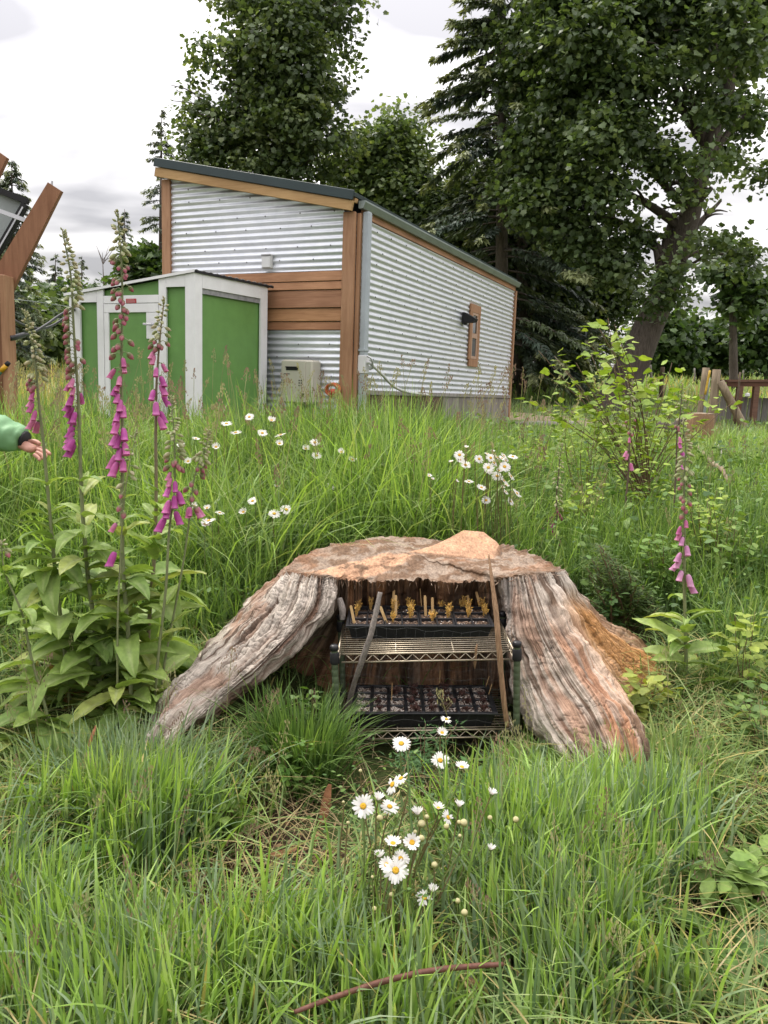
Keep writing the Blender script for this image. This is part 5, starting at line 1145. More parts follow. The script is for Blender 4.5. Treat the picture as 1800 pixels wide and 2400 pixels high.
mb = MB(); t = np.linspace(0, 1, 14); a = at(1548, 1008, 9.5); b_ = at(1605, 1000, 9.3); mb.tube(np.array([lerp(a, b_, q) for q in t]), .10 + .03 * np.sin(t * 9), 12); V = np.array(mb.v); V += .03 * np.stack([vnoise(V[:, 0] * 9, V[:, 1] * 9, V[:, 2] * 9, s_) for s_ in (1, 2, 3)], 1); mb.v = [tuple(q) for q in V]
o = link('rotten_log', mb.mesh('rotten_log', (0, 0, 0), True), M['bark']); tag(o, 'dark rotten log piece lying left of the small sawn stump', 'log')
def fallen(nm, pts, r, mat, label, cat, seed):
    P = [hit(px, py) + w3(0, 0, dz) for px, py, dz in pts]; P = smooth_path(P, 40); mb = MB().tube(P, np.interp(np.linspace(0, 1, 40), np.linspace(0, 1, len(r)), r), 9); V = np.array(mb.v); C_ = np.repeat(P, 9, 0); d = V - C_
    V = C_ + d * (1 + .25 * fbm(V[:, 0] * 12, V[:, 1] * 12, V[:, 2] * 12, seed, 3))[:, None]; mb.v = [tuple(q) for q in V]; o = link(nm, mb.mesh(nm, (0, 0, 0), True), mat); return tag(o, label, cat)
fallen('fallen_branch', [(1632, 1068, .1), (1668, 1105, .08), (1690, 1128, .1), (1706, 1150, .05)], [.016, .022, .02, .01], M['postwood'], 'grey fallen branch lying in the grass right of the small stump', 'branch', 3)
fallen('fallen_branch', [(1672, 1058, .1), (1686, 1075, .1), (1690, 1092, .03)], [.012, .018, .012], M['greywood'], 'short broken branch beside the longer grey fallen branch', 'branch', 5)
def patch(nm, px, py, rx, ry, mat, seed):
    c = hit(px, py); n_ = 40; V = [(c[0], c[1], gz(c[0], c[1]) + .012)]
    for ring in (.5, 1.0):
        for k in range(n_):
            a = 6.2832 * k / n_; f = ring * (1 + .25 * float(vnoise(math.cos(a) * 1.7, math.sin(a) * 1.7, 0, seed))); X_, Y_ = c[0] + rx * f * math.cos(a), c[1] + ry * f * math.sin(a); V.append((X_, Y_, gz(X_, Y_) + (.012 if ring < 1 else -.01)))
    F = [(0, 1 + k, 1 + (k + 1) % n_) for k in range(n_)]; F4 = [(1 + k, 1 + n_ + k, 1 + n_ + (k + 1) % n_, 1 + (k + 1) % n_) for k in range(n_)]
    mb = MB(); mb.add(V, F + F4); o = link(nm, mb.mesh(nm, (0, 0, 0), True), mat); return tag(o, kind='structure')
M['dirt'] = plain('dry_dirt', (.21, .155, .105), .95, 0, .35, 9, .6)
patch('dirt_path', 1275, 985, 1.5, 2.2, M['dirt'], 3); patch('dirt_path', 1790, 1035, .9, .9, M['dirt'], 5)
fallen('timber_edging', [(1205, 1002, .04), (1250, 1003, .05), (1345, 998, .04)], [.05, .05, .05], M['greywood'], 'low grey timber edging the bare dirt at the far corner of the house', 'timber', 9)

# ------------------------------------------------------------------ person at the left edge reaching for the foxglove
def skin_body(name, joints, edges, parent, mat, sub=2, root=0):
    off = np.array(rootof(parent).location)
    me = bpy.data.meshes.new(name); me.from_pydata([tuple(np.array(p) - off) for p, r in joints], edges, []); me.update()
    o = link(name, me, mat, parent); m = o.modifiers.new('skin', 'SKIN'); m.use_smooth_shade = True
    for k, (p, r) in enumerate(joints):
        sv = me.skin_vertices[0].data[k]; sv.radius = (r, r) if np.isscalar(r) else r; sv.use_root = (k == root)
    if sub: o.modifiers.new('sub', 'SUBSURF').levels = sub; o.modifiers['sub'].render_levels = sub
    return o
PY = 2.92
gp_ = gz(-1.95, PY + .1); per = empty('person', (-1.95, PY + .1, gp_)); tag(per, 'person in a green jacket at the left edge, bare hand reaching to the foxglove', 'person')
def wpt(px, py, Y=PY): return at(px, py, Y)
cuff = wpt(58, 1032); elb = wpt(-110, 985, PY + .02); sho = w3(-1.86, PY + .12, gp_ + 1.36)
bx_, by_ = -1.97, PY + .14
# jacket: torso and both sleeves, one surface
J = [(w3(bx_, by_, gp_ + .82), (.19, .15)), (w3(bx_, by_, gp_ + 1.05), (.185, .145)), (w3(bx_, by_, gp_ + 1.3), (.19, .14)), (w3(bx_, by_, gp_ + 1.43), (.10, .09)), (w3(bx_, by_, gp_ + 1.49), (.07, .07)),
     (sho, .088), (lerp(sho, elb, .5), .075), (elb, .075), (lerp(elb, cuff, .45), .071), (lerp(elb, cuff, .78), .067), (lerp(elb, cuff, .93), .060), (cuff, .050),
     (w3(bx_ - .12, by_ + .02, gp_ + 1.36), .085), (w3(bx_ - .2, by_, gp_ + 1.1), .07), (w3(bx_ - .16, by_ - .12, gp_ + .9), .055)]
jk = skin_body('jacket', J, [(0, 1), (1, 2), (2, 3), (3, 4), (2, 5), (5, 6), (6, 7), (7, 8), (8, 9), (9, 10), (10, 11), (2, 12), (12, 13), (13, 14)], per, M['jacket'], 3)
tx_ = bpy.data.textures.new('cloth_folds', 'CLOUDS'); tx_.noise_scale = .07; tx_.noise_depth = 2; dm_ = jk.modifiers.new('folds', 'DISPLACE'); dm_.texture = tx_; dm_.strength = .045; dm_.mid_level = .5
# body: legs, neck and head; forearms end in hands
Lg = [(w3(bx_, by_, gp_ + .86), .14)]
for s_ in (-1, 1): Lg += [(w3(bx_ + .02, by_ + s_ * .1, gp_ + .8), .105), (w3(bx_ + .02, by_ + s_ * .11, gp_ + .46), .075), (w3(bx_, by_ + s_ * .12, gp_ + .1), .05), (w3(bx_ + .16, by_ + s_ * .13, gp_ + .04), .045)]
skin_body('trousers', Lg, [(0, 1), (1, 2), (2, 3), (3, 4), (0, 5), (5, 6), (6, 7), (7, 8)], per, M['trouser'])
hc = w3(bx_ + .03, by_, gp_ + 1.64); mb = MB(); V = []
for i in range(17):
    for k in range(24):
        th, ph = math.pi * i / 16, 2 * math.pi * k / 24; d = w3(math.sin(th) * math.cos(ph), math.sin(th) * math.sin(ph), math.cos(th)); r_ = w3(.098, .076, .118)
        fwd = max(0, d[0]); jaw = max(0, -d[2]); p = d * r_; p[1] *= 1 - .28 * jaw; p[0] += .018 * jaw * fwd
        p[0] += .03 * math.exp(-((d[1] / .16) ** 2 + ((d[2] + .12) / .22) ** 2)) * (fwd > .5); p[0] -= .012 * math.exp(-(((abs(d[1]) - .38) / .16) ** 2 + ((d[2] - .08) / .12) ** 2)) * (fwd > .5)
        V.append(hc + p)
mb.add(V, [(i * 24 + k, (i + 1) * 24 + k, (i + 1) * 24 + (k + 1) % 24, i * 24 + (k + 1) % 24) for i in range(16) for k in range(24)])
mb.tube([w3(bx_, by_, gp_ + 1.42), hc - w3(.02, 0, .07)], [.058, .05], 12)
for s_ in (-1, 1): mb.lathe([(.004, -.004), (.03, 0), (.026, .012), (.01, .016)], 10, hc + w3(-.008, s_ * .074, -.005), (w3(.7, 0, .1), w3(0, 0, 1.1), w3(0, s_, 0)))
head = part('head', mb, M['skin'], per, True)
mb = MB()
for s_ in (-1, 1): mb.lathe([(.002, 0), (.011, .001), (.009, .005), (.002, .007)], 10, hc + w3(.083, s_ * .03, .008), (w3(0, 1, 0), UZ, w3(1, 0, 0)))
part('eye', mb, M['white'], head, True); part('mouth', MB().box(hc + w3(.094, 0, -.062), (.006, .045, .007), None, None, .002), plain('lip', (.35, .12, .1), .5), head)
V = [hc + w3(-.012, 0, .018) + w3(.104, .085, .112) * w3(math.sin(th) * math.cos(ph), math.sin(th) * math.sin(ph), math.cos(th)) for th in np.linspace(0, 1.75, 10) for ph in np.linspace(.75, 2 * math.pi - .75, 22)]
mb = MB().add(V, [(i * 22 + k, (i + 1) * 22 + k, (i + 1) * 22 + k + 1, i * 22 + k + 1) for i in range(9) for k in range(21)]); hr = part('hair', mb, M['hair'], head, True); hr.modifiers.new('t', 'SOLIDIFY').thickness = .012
# the hand: palm turned up, fingers slightly curled away from the jacket cuff
W_ = wpt(52, 1042); pal = [(W_ - .04 * (wpt(95, 1060) - W_) / np.linalg.norm(wpt(95, 1060) - W_), .021), (W_, (.026, .019)), (wpt(68, 1049, PY - .01), (.034, .018)), (wpt(84, 1056, PY - .012), (.037, .016))]
skn = lambda px, py, dy=0: wpt(px, py, PY + dy)
J = list(pal); E_ = [(0, 1), (1, 2), (2, 3)]
def finger(pts, rs, frm=3):
    global J, E_
    prev = frm
    for p, r_ in zip(pts, rs): J.append((p, r_)); E_.append((prev, len(J) - 1)); prev = len(J) - 1
hand_o = skin_body('hand', J, E_, per, M['skin'], 2, 1)
def fing(pts, rs):
    Jf = [(p, r_) for p, r_ in zip(pts, rs)]; return Jf
fs = [[skn(82, 1045, .012), skn(98, 1052, .012), skn(110, 1059, .006), skn(119, 1066, -.004)],
      [skn(84, 1052, -.004), skn(99, 1058, -.01), skn(108, 1068, -.018), skn(104, 1074, -.026)],
      [skn(83, 1059, -.018), skn(97, 1066, -.026), skn(103, 1073, -.034), skn(97, 1077, -.04)],
      [skn(78, 1064, -.03), skn(89, 1072, -.038), skn(94, 1077, -.044), skn(89, 1080, -.05)],
      [skn(62, 1040, .016), skn(74, 1034, .02), skn(86, 1036, .016), skn(95, 1042, .008)]]
for pts, rs in zip(fs, [(.0095, .009, .0085, .007), (.0095, .009, .0085, .0072), (.009, .0088, .008, .007), (.0085, .008, .0072, .0062), (.0125, .0105, .0098, .0078)]):
    o = skin_body('finger', [(p, r_) for p, r_ in zip(pts, rs)], [(0, 1), (1, 2), (2, 3)], hand_o, M['skin'], 2, 0)
for s_ in (-1,): part('hand', MB().tube([w3(bx_ - .16, by_ - .12, gp_ + .92), w3(bx_ - .13, by_ - .17, gp_ + .86), w3(bx_ - .1, by_ - .2, gp_ + .8)], [.03, .035, .02], 10), M['skin'], per, True)
ax_ = (cuff - elb) / np.linalg.norm(cuff - elb); part('cuff_lining', MB().tube([cuff - ax_ * .005, cuff + ax_ * .006], [.036, .034], 14), M['blackmatt'], per, True)

# ------------------------------------------------------------------ foxgloves
def leafmesh(nm, length, width, fold, bend, seed, cols, tip=.75, wave=.02):
    """one broad leaf with midrib fold, droop along its length, crinkled surface; grows along +X from the origin"""
    rg = np.random.default_rng(seed); nu_, nv_ = 15, 7; V, C = [], []
    for i in range(nu_):
        u = i / (nu_ - 1); w = width * (math.sin(math.pi * min(1, u ** tip)) ** .8 * (1 - .12 * u) + .035 * (1 - u)); ang = bend * u; 
        cx_ = length * (math.sin(ang) / bend if abs(bend) > 1e-3 else u); cz_ = -length * ((1 - math.cos(ang)) / bend if abs(bend) > 1e-3 else 0)
        for k in range(nv_):
            v = (k / (nv_ - 1) - .5) * 2; e_ = wave * length * vnoise(u * 6, v * 2.2, seed) * abs(v) + .012 * length * vnoise(u * 14, v * 5, seed + 3); zl = fold * abs(v) * w * .5 + float(e_) - .006 * length * (k == 3)
            V.append((cx_ + zl * math.sin(ang), v * w * .5, cz_ + zl * math.cos(ang))); c_ = np.array(cols[0]) if k != 3 else np.array(cols[1]); C.append(c_ * (1 + .12 * float(vnoise(u * 9, v * 4, seed + 5))))
    F = [(i * nv_ + k, (i + 1) * nv_ + k, (i + 1) * nv_ + k + 1, i * nv_ + k + 1) for i in range(nu_ - 1) for k in range(nv_ - 1)]
    return mesh_np(nm, np.array(V), np.array(F), True, np.array(C))
FOXG = [((0.244, 0.348, 0.094), (0.36, 0.451, 0.175)), ((0.288, 0.39, 0.108), (0.404, 0.492, 0.201)), ((0.202, 0.308, 0.084), (0.316, 0.41, 0.161)), ((0.346, 0.396, 0.114), (0.446, 0.492, 0.215))]
FLEAF = [leafmesh('leaf', .215, .088, .35, b_, 50 + k, FOXG[k % 4]) for k, b_ in enumerate((.7, 1.1, 1.5, .9, 1.9, .5))]
FLEAF_Y = [leafmesh('leaf', .2, .08, .3, b_, 70 + k, c_) for k, (b_, c_) in enumerate([(1.9, ((.46, .33, .06), (.5, .4, .12))), (2.2, ((.32, .29, .05), (.42, .36, .1))), (2.4, ((.28, .15, .05), (.4, .26, .1)))])]
for m_ in FLEAF + FLEAF_Y: m_.materials.append(M['leaf'])
def bellmesh(nm, L, R, col, lip, seed=0):
    prof = [(.26, 0), (.6, .05), (.82, .16), (.96, .36), (1.02, .6), (1.0, .8), (1.1, .93), (1.2, 1.0), (1.06, .985), (.88, .9), (.6, .4)]
    mb = MB(); n_ = 14; V, C = [], []
    for j, (r_, z) in enumerate(prof):
        for k in range(n_):
            a = 6.2832 * k / n_; ext = (.14 * max(0, math.cos(a)) * (z > .9)); f = 1 + .05 * math.cos(3 * a) * (z > .8)
            V.append((R * r_ * f * math.cos(a), R * r_ * f * math.sin(a), -L * (z + ext))); C.append(lerp(np.array(col), np.array(lip), float(sstep(.86, 1.0, z)) if j < 9 else .8))
    F = [(i * n_ + k, i * n_ + (k + 1) % n_, (i + 1) * n_ + (k + 1) % n_, (i + 1) * n_ + k) for i in range(len(prof) - 1) for k in range(n_)]
    # green calyx
    o_ = len(V)
    for j, (r_, z) in enumerate([(.1, .12), (.4, .08), (.5, -.06), (.62, -.26)]):
        for k in range(n_): a = 6.2832 * k / n_; V.append((R * r_ * math.cos(a), R * r_ * math.sin(a), L * z * (1 + .25 * math.cos(5 * a) * (j == 3)))); C.append((.16, .22, .07))
    F += [(o_ + i * n_ + k, o_ + (i + 1) * n_ + k, o_ + (i + 1) * n_ + (k + 1) % n_, o_ + i * n_ + (k + 1) % n_) for i in range(3) for k in range(n_)]
    me = mesh_np(nm, np.array(V), np.array(F), True, np.array(C)); me.materials.append(M['petal']); return me
def budmesh(nm, L, R, col, tipc):
    V, C = [], []; n_ = 8; prof = [(.2, 0), (.75, .12), (1, .35), (.9, .6), (.55, .85), (.1, 1)]
    for r_, z in prof:
        for k in range(n_): a = 6.2832 * k / n_; V.append((R * r_ * math.cos(a), R * r_ * math.sin(a), -L * z)); C.append(lerp(np.array(col), np.array(tipc), float(sstep(.3, .75, z))))
    F = [(i * n_ + k, i * n_ + (k + 1) % n_, (i + 1) * n_ + (k + 1) % n_, (i + 1) * n_ + k) for i in range(5) for k in range(n_)]
    me = mesh_np(nm, np.array(V), np.array(F), True, np.array(C)); me.materials.append(M['petal']); return me
MAG = [(.54, .11, .40), (.60, .17, .46), (.47, .08, .33), (.58, .15, .40)]
BELL = {'mag': [bellmesh('bell', .044, .0105, c_, np.array(c_) * 1.2 + .14, k) for k, c_ in enumerate(MAG)],
        'pink': [bellmesh('bell', .040, .0095, c_, np.array(c_) * 1.2 + .1, k) for k, c_ in enumerate([(.55, .16, .33), (.60, .22, .38), (.50, .12, .30)])],
        'pale': [bellmesh('bell', .042, .0105, c_, np.array(c_) * 1.1 + .12, k) for k, c_ in enumerate([(.60, .28, .48), (.64, .34, .52)])],
        'dark': [bellmesh('bell', .038, .0095, c_, np.array(c_) * 1.2 + .04, k) for k, c_ in enumerate([(.26, .02, .13), (.30, .03, .18)])]}
BUDP = [budmesh('bud', .021, .0072, (.20, .22, .09), c_) for c_ in ((.50, .13, .21), (.46, .16, .20), (.54, .19, .25))]
BUDD = [budmesh('bud', .021, .0075, (.17, .18, .08), c_) for c_ in ((.30, .03, .12), (.36, .05, .16))]
BUDG = [budmesh('bud', .020, .0055, c_, t_) for c_, t_ in (((.34, .37, .18), (.50, .50, .30)), ((.29, .33, .15), (.45, .48, .26)), ((.37, .36, .2), (.52, .48, .32)))]
def orient(o, zdir, spin=0.0, s=1.0):
    q = Vector((0, 0, -1)).rotation_difference(Vector(zdir)); o.rotation_euler = (q.to_matrix() @ Matrix.Rotation(spin, 3, 'Z')).to_euler(); o.scale = (s, s, s)
def foxglove(label, stem_px, Y, fl, leafspec, seed, kind='mag', side=-.5, r0=.008, tipg=.95, cat='foxglove', lscale=1.0, dens=1.0, stemcol=(.20, .22, .11), dY=0.0):
    """stem_px: top to base in the photo; fl = (t_budtop, t_pink, t_bell, t_end) along the stem from the top"""
    rg = random.Random(seed); n_ = 60
    pts = [at(px, py, Y + dY * k / len(stem_px)) for k, (px, py) in enumerate(stem_px)]; gb = gz(pts[-1][0], pts[-1][1]); 
    if pts[-1][2] > gb: pts.append(np.array([pts[-1][0] + .01, pts[-1][1], gb - .02]))
    P = smooth_path(pts, n_)[::-1]; base = P[0].copy(); q_w = np.linspace(0, 1, n_); P = P + np.stack([.012 * vnoise(q_w * 6, q_w * 0, 0, seed) * q_w, .015 * vnoise(q_w * 5, q_w * 0, 3, seed) * q_w, q_w * 0], 1); t_ = empty('foxglove', base); tag(t_, label, cat, 'foxgloves'); off = base
    H = np.linalg.norm(np.diff(P, axis=0), axis=1).sum(); tt = np.linspace(0, 1, n_)
    part('stem', MB().tube(P, np.interp(tt, [0, .5, 1], [r0, r0 * .72, r0 * .22]), 8, stemcol), M['stem'], t_, True)
    pos = lambda t: np.array([np.interp(t, tt, P[:, d]) for d in range(3)])       # t from the base
    t0, t1, t2, t3 = [1 - q for q in fl]
    spike = H * (t0 - t3)
    ped = MB(); 
    def put(mesh, t, az, out_, ddir, sc_, nm):
        p = pos(t); dh = np.array([math.cos(az), math.sin(az), 0]); q = p + dh * out_ + np.array([0, 0, .004]); pm = (p + q) / 2 + np.array([0, 0, out_ * .35]); ped.tube([p, pm, q], [.0016, .0013, .0013], 4, (.24, .27, .13), False)
        o = link(nm, mesh, None, t_, tuple(q - off)); orient(o, ddir(dh), rg.uniform(0, 6.28) if nm == 'bud' else math.atan2(dh[1], dh[0]), sc_); return o
    # buds packed to the tip
    nb = int(64 * dens * max(.4, H * (t0 - t1) / .5)); 
    for k in range(nb):
        f = (k + rg.random()) / nb; t = lerp(t1, t0, f); az = rg.gauss(-math.pi / 2 + side * -1.0 if rg.random() < .6 else math.pi * .0, 1.3); s_ = lerp(1.35, .5, f ** 1.3)
        put(rg.choice(BUDG), t, az, .015 * lerp(1.2, .3, f), lambda dh: dh * lerp(.9, .5, f) + np.array([0, 0, lerp(-.55, .7, f ** 1.5)]), s_, 'bud')
    # tip cone
    for k in range(10):
        o = link('bud', rg.choice(BUDG), None, t_, tuple(pos(1 - .028 * k / 10) - off)); az = k * 2.4; orient(o, (math.cos(az) * .35, math.sin(az) * .35, 1), 0, .35 + .025 * k)
    budp = BUDD if kind == 'dark' else BUDP; npk = int(17 * dens * max(.5, H * (t1 - t2) / .2))
    for k in range(npk):
        f = (k + rg.random()) / npk; t = lerp(t2, t1, f); az = rg.gauss(-math.pi / 2 + side, 1.0); put(rg.choice(budp), t, az, .016 + .006 * rg.random(), lambda dh: dh * .75 + np.array([0, 0, -.8]), lerp(1.4, 1.0, f), 'bud')
    nbl = int(13 * dens * max(.35, H * (t2 - t3) / .28))
    for k in range(nbl):
        f = (k + rg.random() * .8) / nbl; t = lerp(t3, t2, f); az = rg.gauss(-math.pi / 2 + side, .85); m_ = rg.choice(BELL[kind]) if f < .75 else rg.choice(BELL['pink'] if kind != 'dark' else BELL['dark'])
        put(m_, t, az, .017 + .006 * rg.random(), lambda dh: dh * (.45 + .25 * rg.random()) + np.array([0, 0, -1]), lerp(1.12, .8, f) * rg.uniform(.9, 1.1), 'bell')
    part('pedicel', ped, M['stem'], t_, True)['kind'] = 'stuff'
    # leaves: leafspec = list of (t from base, count, scale, elevation)
    for tl, cnt, sc_, el_ in leafspec:
        for c in range(cnt):
            t = max(.005, tl + rg.uniform(-.04, .04)); az = rg.uniform(0, 6.283); m_ = rg.choice(FLEAF); o = link('leaf', m_, None, t_, tuple(pos(t) - off)); e_ = el_ + rg.uniform(-.25, .25)
            o.rotation_euler = Euler((rg.uniform(-.35, .35), -e_, az), 'XYZ'); s_ = sc_ * lscale * rg.uniform(.75, 1.2); o.scale = (s_, s_ * rg.uniform(.85, 1.1), s_)
            if tl < .06 and rg.random() < .22: o.data = rg.choice(FLEAF_Y); o['label'] = 'yellowed lower leaf'
    return t_
LEAFY = [(.03, 11, 1.3, .6), (.09, 10, 1.2, .55), (.16, 9, 1.1, .5), (.23, 8, .95, .55), (.30, 7, .78, .6), (.37, 5, .6, .7), (.44, 4, .4, .85)]
foxglove('leftmost tall foxglove beside the reaching hand, mostly faded buds with few pink bells below', [(55, 728), (68, 800), (86, 900), (101, 1027), (114, 1174), (127, 1313), (150, 1500), (165, 1660)], 2.80, (.0, .27, .30, .40), LEAFY, 1, 'pink', -.9, .0085, dens=1.0)
foxglove('tallest foxglove rising left of the shed corner, long pink and magenta run of bells', [(151, 540), (162, 640), (172, 780), (180, 920), (187, 1060), (193, 1200), (204, 1330), (225, 1500), (240, 1680)], 2.78, (.0, .20, .34, .49), LEAFY, 2, 'mag', -.7, .0092, dens=1.25)
foxglove('tall foxglove in front of the shed door with the richest magenta bells', [(275, 498), (279, 600), (283, 740), (286, 900), (287, 1060), (284, 1200), (288, 1350), (300, 1500), (310, 1690)], 2.70, (.0, .12, .29, .47), LEAFY, 3, 'mag', -.1, .0095, dens=1.35)
foxglove('foxglove with a brown fading spike in front of the shed corner post', [(384, 700), (375, 780), (368, 880), (366, 1000), (366, 1150), (362, 1300), (350, 1450), (340, 1650)], 2.86, (.0, .17, .20, .42), LEAFY, 4, 'mag', .5, .0085, dens=.75, stemcol=(.22, .18, .11))
foxglove('shorter foxglove right of the brown fading one with magenta bells at its foot', [(396, 930), (402, 1010), (405, 1080), (403, 1160), (398, 1250), (388, 1370), (372, 1520), (360, 1680)], 2.66, (.0, .24, .28, .46), [(.05, 5, 1.0, .5), (.16, 5, .85, .5), (.3, 4, .55, .6)], 5, 'mag', .0, .006, dens=1.0)
foxglove('small slender foxglove nearest the daisies, pink buds hanging in a row', [(486, 1010), (472, 1060), (457, 1100), (446, 1200), (430, 1300), (410, 1420), (385, 1560), (375, 1690)], 2.72, (.0, .22, .36, .365), [(.06, 4, .9, .5), (.2, 4, .7, .5), (.32, 3, .45, .6)], 6, 'pink', .4, .005, dens=.9)
foxglove('thin foxglove stalk with a single magenta bell between the tall ones', [(318, 1010), (305, 1100), (290, 1200), (279, 1290), (276, 1400), (275, 1560), (276, 1690)], 2.60, (.0, .20, .30, .44), [(.06, 5, 1.0, .5), (.2, 4, .7, .5)], 7, 'mag', .3, .0045, dens=.35)
foxglove('leaning leafy foxglove stalk without bells at the left edge', [(2, 1270), (20, 1340), (48, 1440), (78, 1550), (112, 1680), (118, 1730)], 2.55, (.0, .06, .06, .06), [(.04, 8, 1.2, .5), (.15, 7, 1.1, .45), (.3, 6, .95, .4), (.45, 5, .8, .45), (.65, 4, .6, .5), (.85, 4, .4, .6)], 8, 'mag', .0, .007, dens=.3)
# right hand group
foxglove('short foxglove with dark magenta bells behind the right end of the stump', [(1316, 1040), (1313, 1100), (1306, 1180), (1300, 1250), (1292, 1310), (1284, 1400)], 4.3, (.0, .44, .5, .66), [(.1, 4, 1.0, .5), (.2, 4, .8, .55), (.3, 3, .6, .6)], 11, 'dark', .2, .007, dens=.75, stemcol=(.13, .09, .07), lscale=.95)
foxglove('dark stemmed foxglove with pink bells among the yellow green shrub', [(1484, 895), (1480, 960), (1474, 1050), (1470, 1150), (1464, 1260), (1456, 1330)], 4.5, (.0, .24, .34, .5), [(.12, 5, .9, .5), (.25, 5, .7, .6), (.35, 4, .5, .7)], 12, 'pink', .3, .007, dens=.6, stemcol=(.13, .09, .07))
foxglove('foxglove with two magenta bells behind the tall pale pink one at the right', [(1598, 900), (1594, 960), (1590, 1020), (1585, 1090), (1580, 1200), (1576, 1300)], 4.6, (.0, .26, .3, .5), [(.12, 4, .8, .5), (.25, 4, .6, .6)], 13, 'mag', -.2, .007, dens=.45, stemcol=(.13, .09, .07))
foxglove('tall foxglove at the right with pale pink bells and a green stem', [(1606, 985), (1606, 1060), (1603, 1150), (1601, 1260), (1600, 1360), (1604, 1460), (1608, 1560), (1612, 1680)], 3.1, (.0, .24, .36, .58), [(.03, 6, 1.1, .5), (.1, 6, 1.05, .5), (.17, 6, .95, .55), (.25, 5, .75, .6), (.33, 4, .5, .7)], 14, 'pale', -.5, .0085, dens=.95)

# ------------------------------------------------------------------ daisies
def daisy_meshes():
    P_, Dm = {}, {}
    def head(nm, n_, open_, seed, R=.026, miss=0):
        rg = random.Random(seed); V, C, F = [], [], []
        for k in range(n_):
            if rg.random() < miss: continue
            a = 6.2832 * (k + rg.uniform(-.25, .25)) / n_; L = R * rg.uniform(.85, 1.08); w = R * .155 * rg.uniform(.85, 1.15); e_ = open_ + rg.uniform(-.12, .12); r0 = R * .22; tw = rg.uniform(-.2, .2)
            ca_, sa_ = math.cos(a), math.sin(a); o_ = len(V)
            for i, (u, wi_) in enumerate([(0, .5), (.3, .95), (.65, 1.0), (.9, .7), (1, .25)]):
                rr = r0 + u * L * math.cos(e_ * (1 - .25 * u)); zz = u * L * math.sin(e_) - .10 * L * u * u
                for sgn_ in (-1, 0, 1): V.append((rr * ca_ - sgn_ * w * wi_ * sa_, rr * sa_ + sgn_ * w * wi_ * ca_, zz - abs(sgn_) * w * .25 + sgn_ * tw * w)); C.append((.80, .79, .76))
            for i in range(4):
                for j in range(2): F.append((o_ + i * 3 + j, o_ + (i + 1) * 3 + j, o_ + (i + 1) * 3 + j + 1, o_ + i * 3 + j + 1))
        m_ = mesh_np(nm, np.array(V), np.array(F), True, np.array(C)); m_.materials.append(M['petal']); return m_
    disc = MB(); V, C = [], []; n_ = 14
    for j, (r_, z) in enumerate([(1.0, -.1), (1.02, .18), (.85, .42), (.55, .55), (.25, .5), (.05, .44)]):
        for k in range(n_): a = 6.2832 * k / n_; V.append((.0082 * r_ * math.cos(a), .0082 * r_ * math.sin(a), .0082 * z)); C.append(lerp(np.array([.60, .30, .01]), np.array([.66, .40, .03]), j / 5))
    dm = mesh_np('disc', np.array(V), np.array([(i * n_ + k, i * n_ + (k + 1) % n_, (i + 1) * n_ + (k + 1) % n_, (i + 1) * n_ + k) for i in range(5) for k in range(n_)]), True, np.array(C)); dm.materials.append(M['discy'])
    cal = MB().lathe([(.0015, -.009), (.006, -.007), (.0092, -.003), (.0095, .0005), (.004, .001)], 12, (0, 0, 0), None, (.13, .17, .05)).mesh('calyx', (0, 0, 0), True); cal.materials.append(M['stem'])
    bud = MB(); V, C = [], []
    for j, (r_, z, c_) in enumerate([(.3, -.9, 0), (.9, -.5, 0), (1.05, 0, .3), (.95, .5, 1), (.55, .9, 1), (.1, 1.02, 1)]):
        for k in range(10): a = 6.2832 * k / 10; V.append((.0068 * r_ * math.cos(a), .0068 * r_ * math.sin(a), .0075 * z)); C.append(lerp(np.array([.20, .24, .07]), np.array([.72, .67, .38]), c_) * (1 if k % 2 else .92))
    bm_ = mesh_np('bud', np.array(V), np.array([(i * 10 + k, i * 10 + (k + 1) % 10, (i + 1) * 10 + (k + 1) % 10, (i + 1) * 10 + k) for i in range(5) for k in range(10)]), True, np.array(C)); bm_.materials.append(M['petal'])
    return {'open': [head('petals', 20, .12, 1), head('petals', 18, .05, 2), head('petals', 19, .2, 3)], 'ragged': [head('petals', 15, .1, 4, miss=.35)], 'half': [head('petals', 17, .85, 5, .024), head('petals', 18, .7, 6, .023)], 'closed': [head('petals', 15, 1.25, 7, .02), head('petals', 14, 1.15, 8, .021)]}, dm, cal, bm_
M['discy'] = plain('daisy_disc', (.60, .34, .02), .8, 0, .2, 300, .4)
PET, DISC, CALYX, BUDM = daisy_meshes()
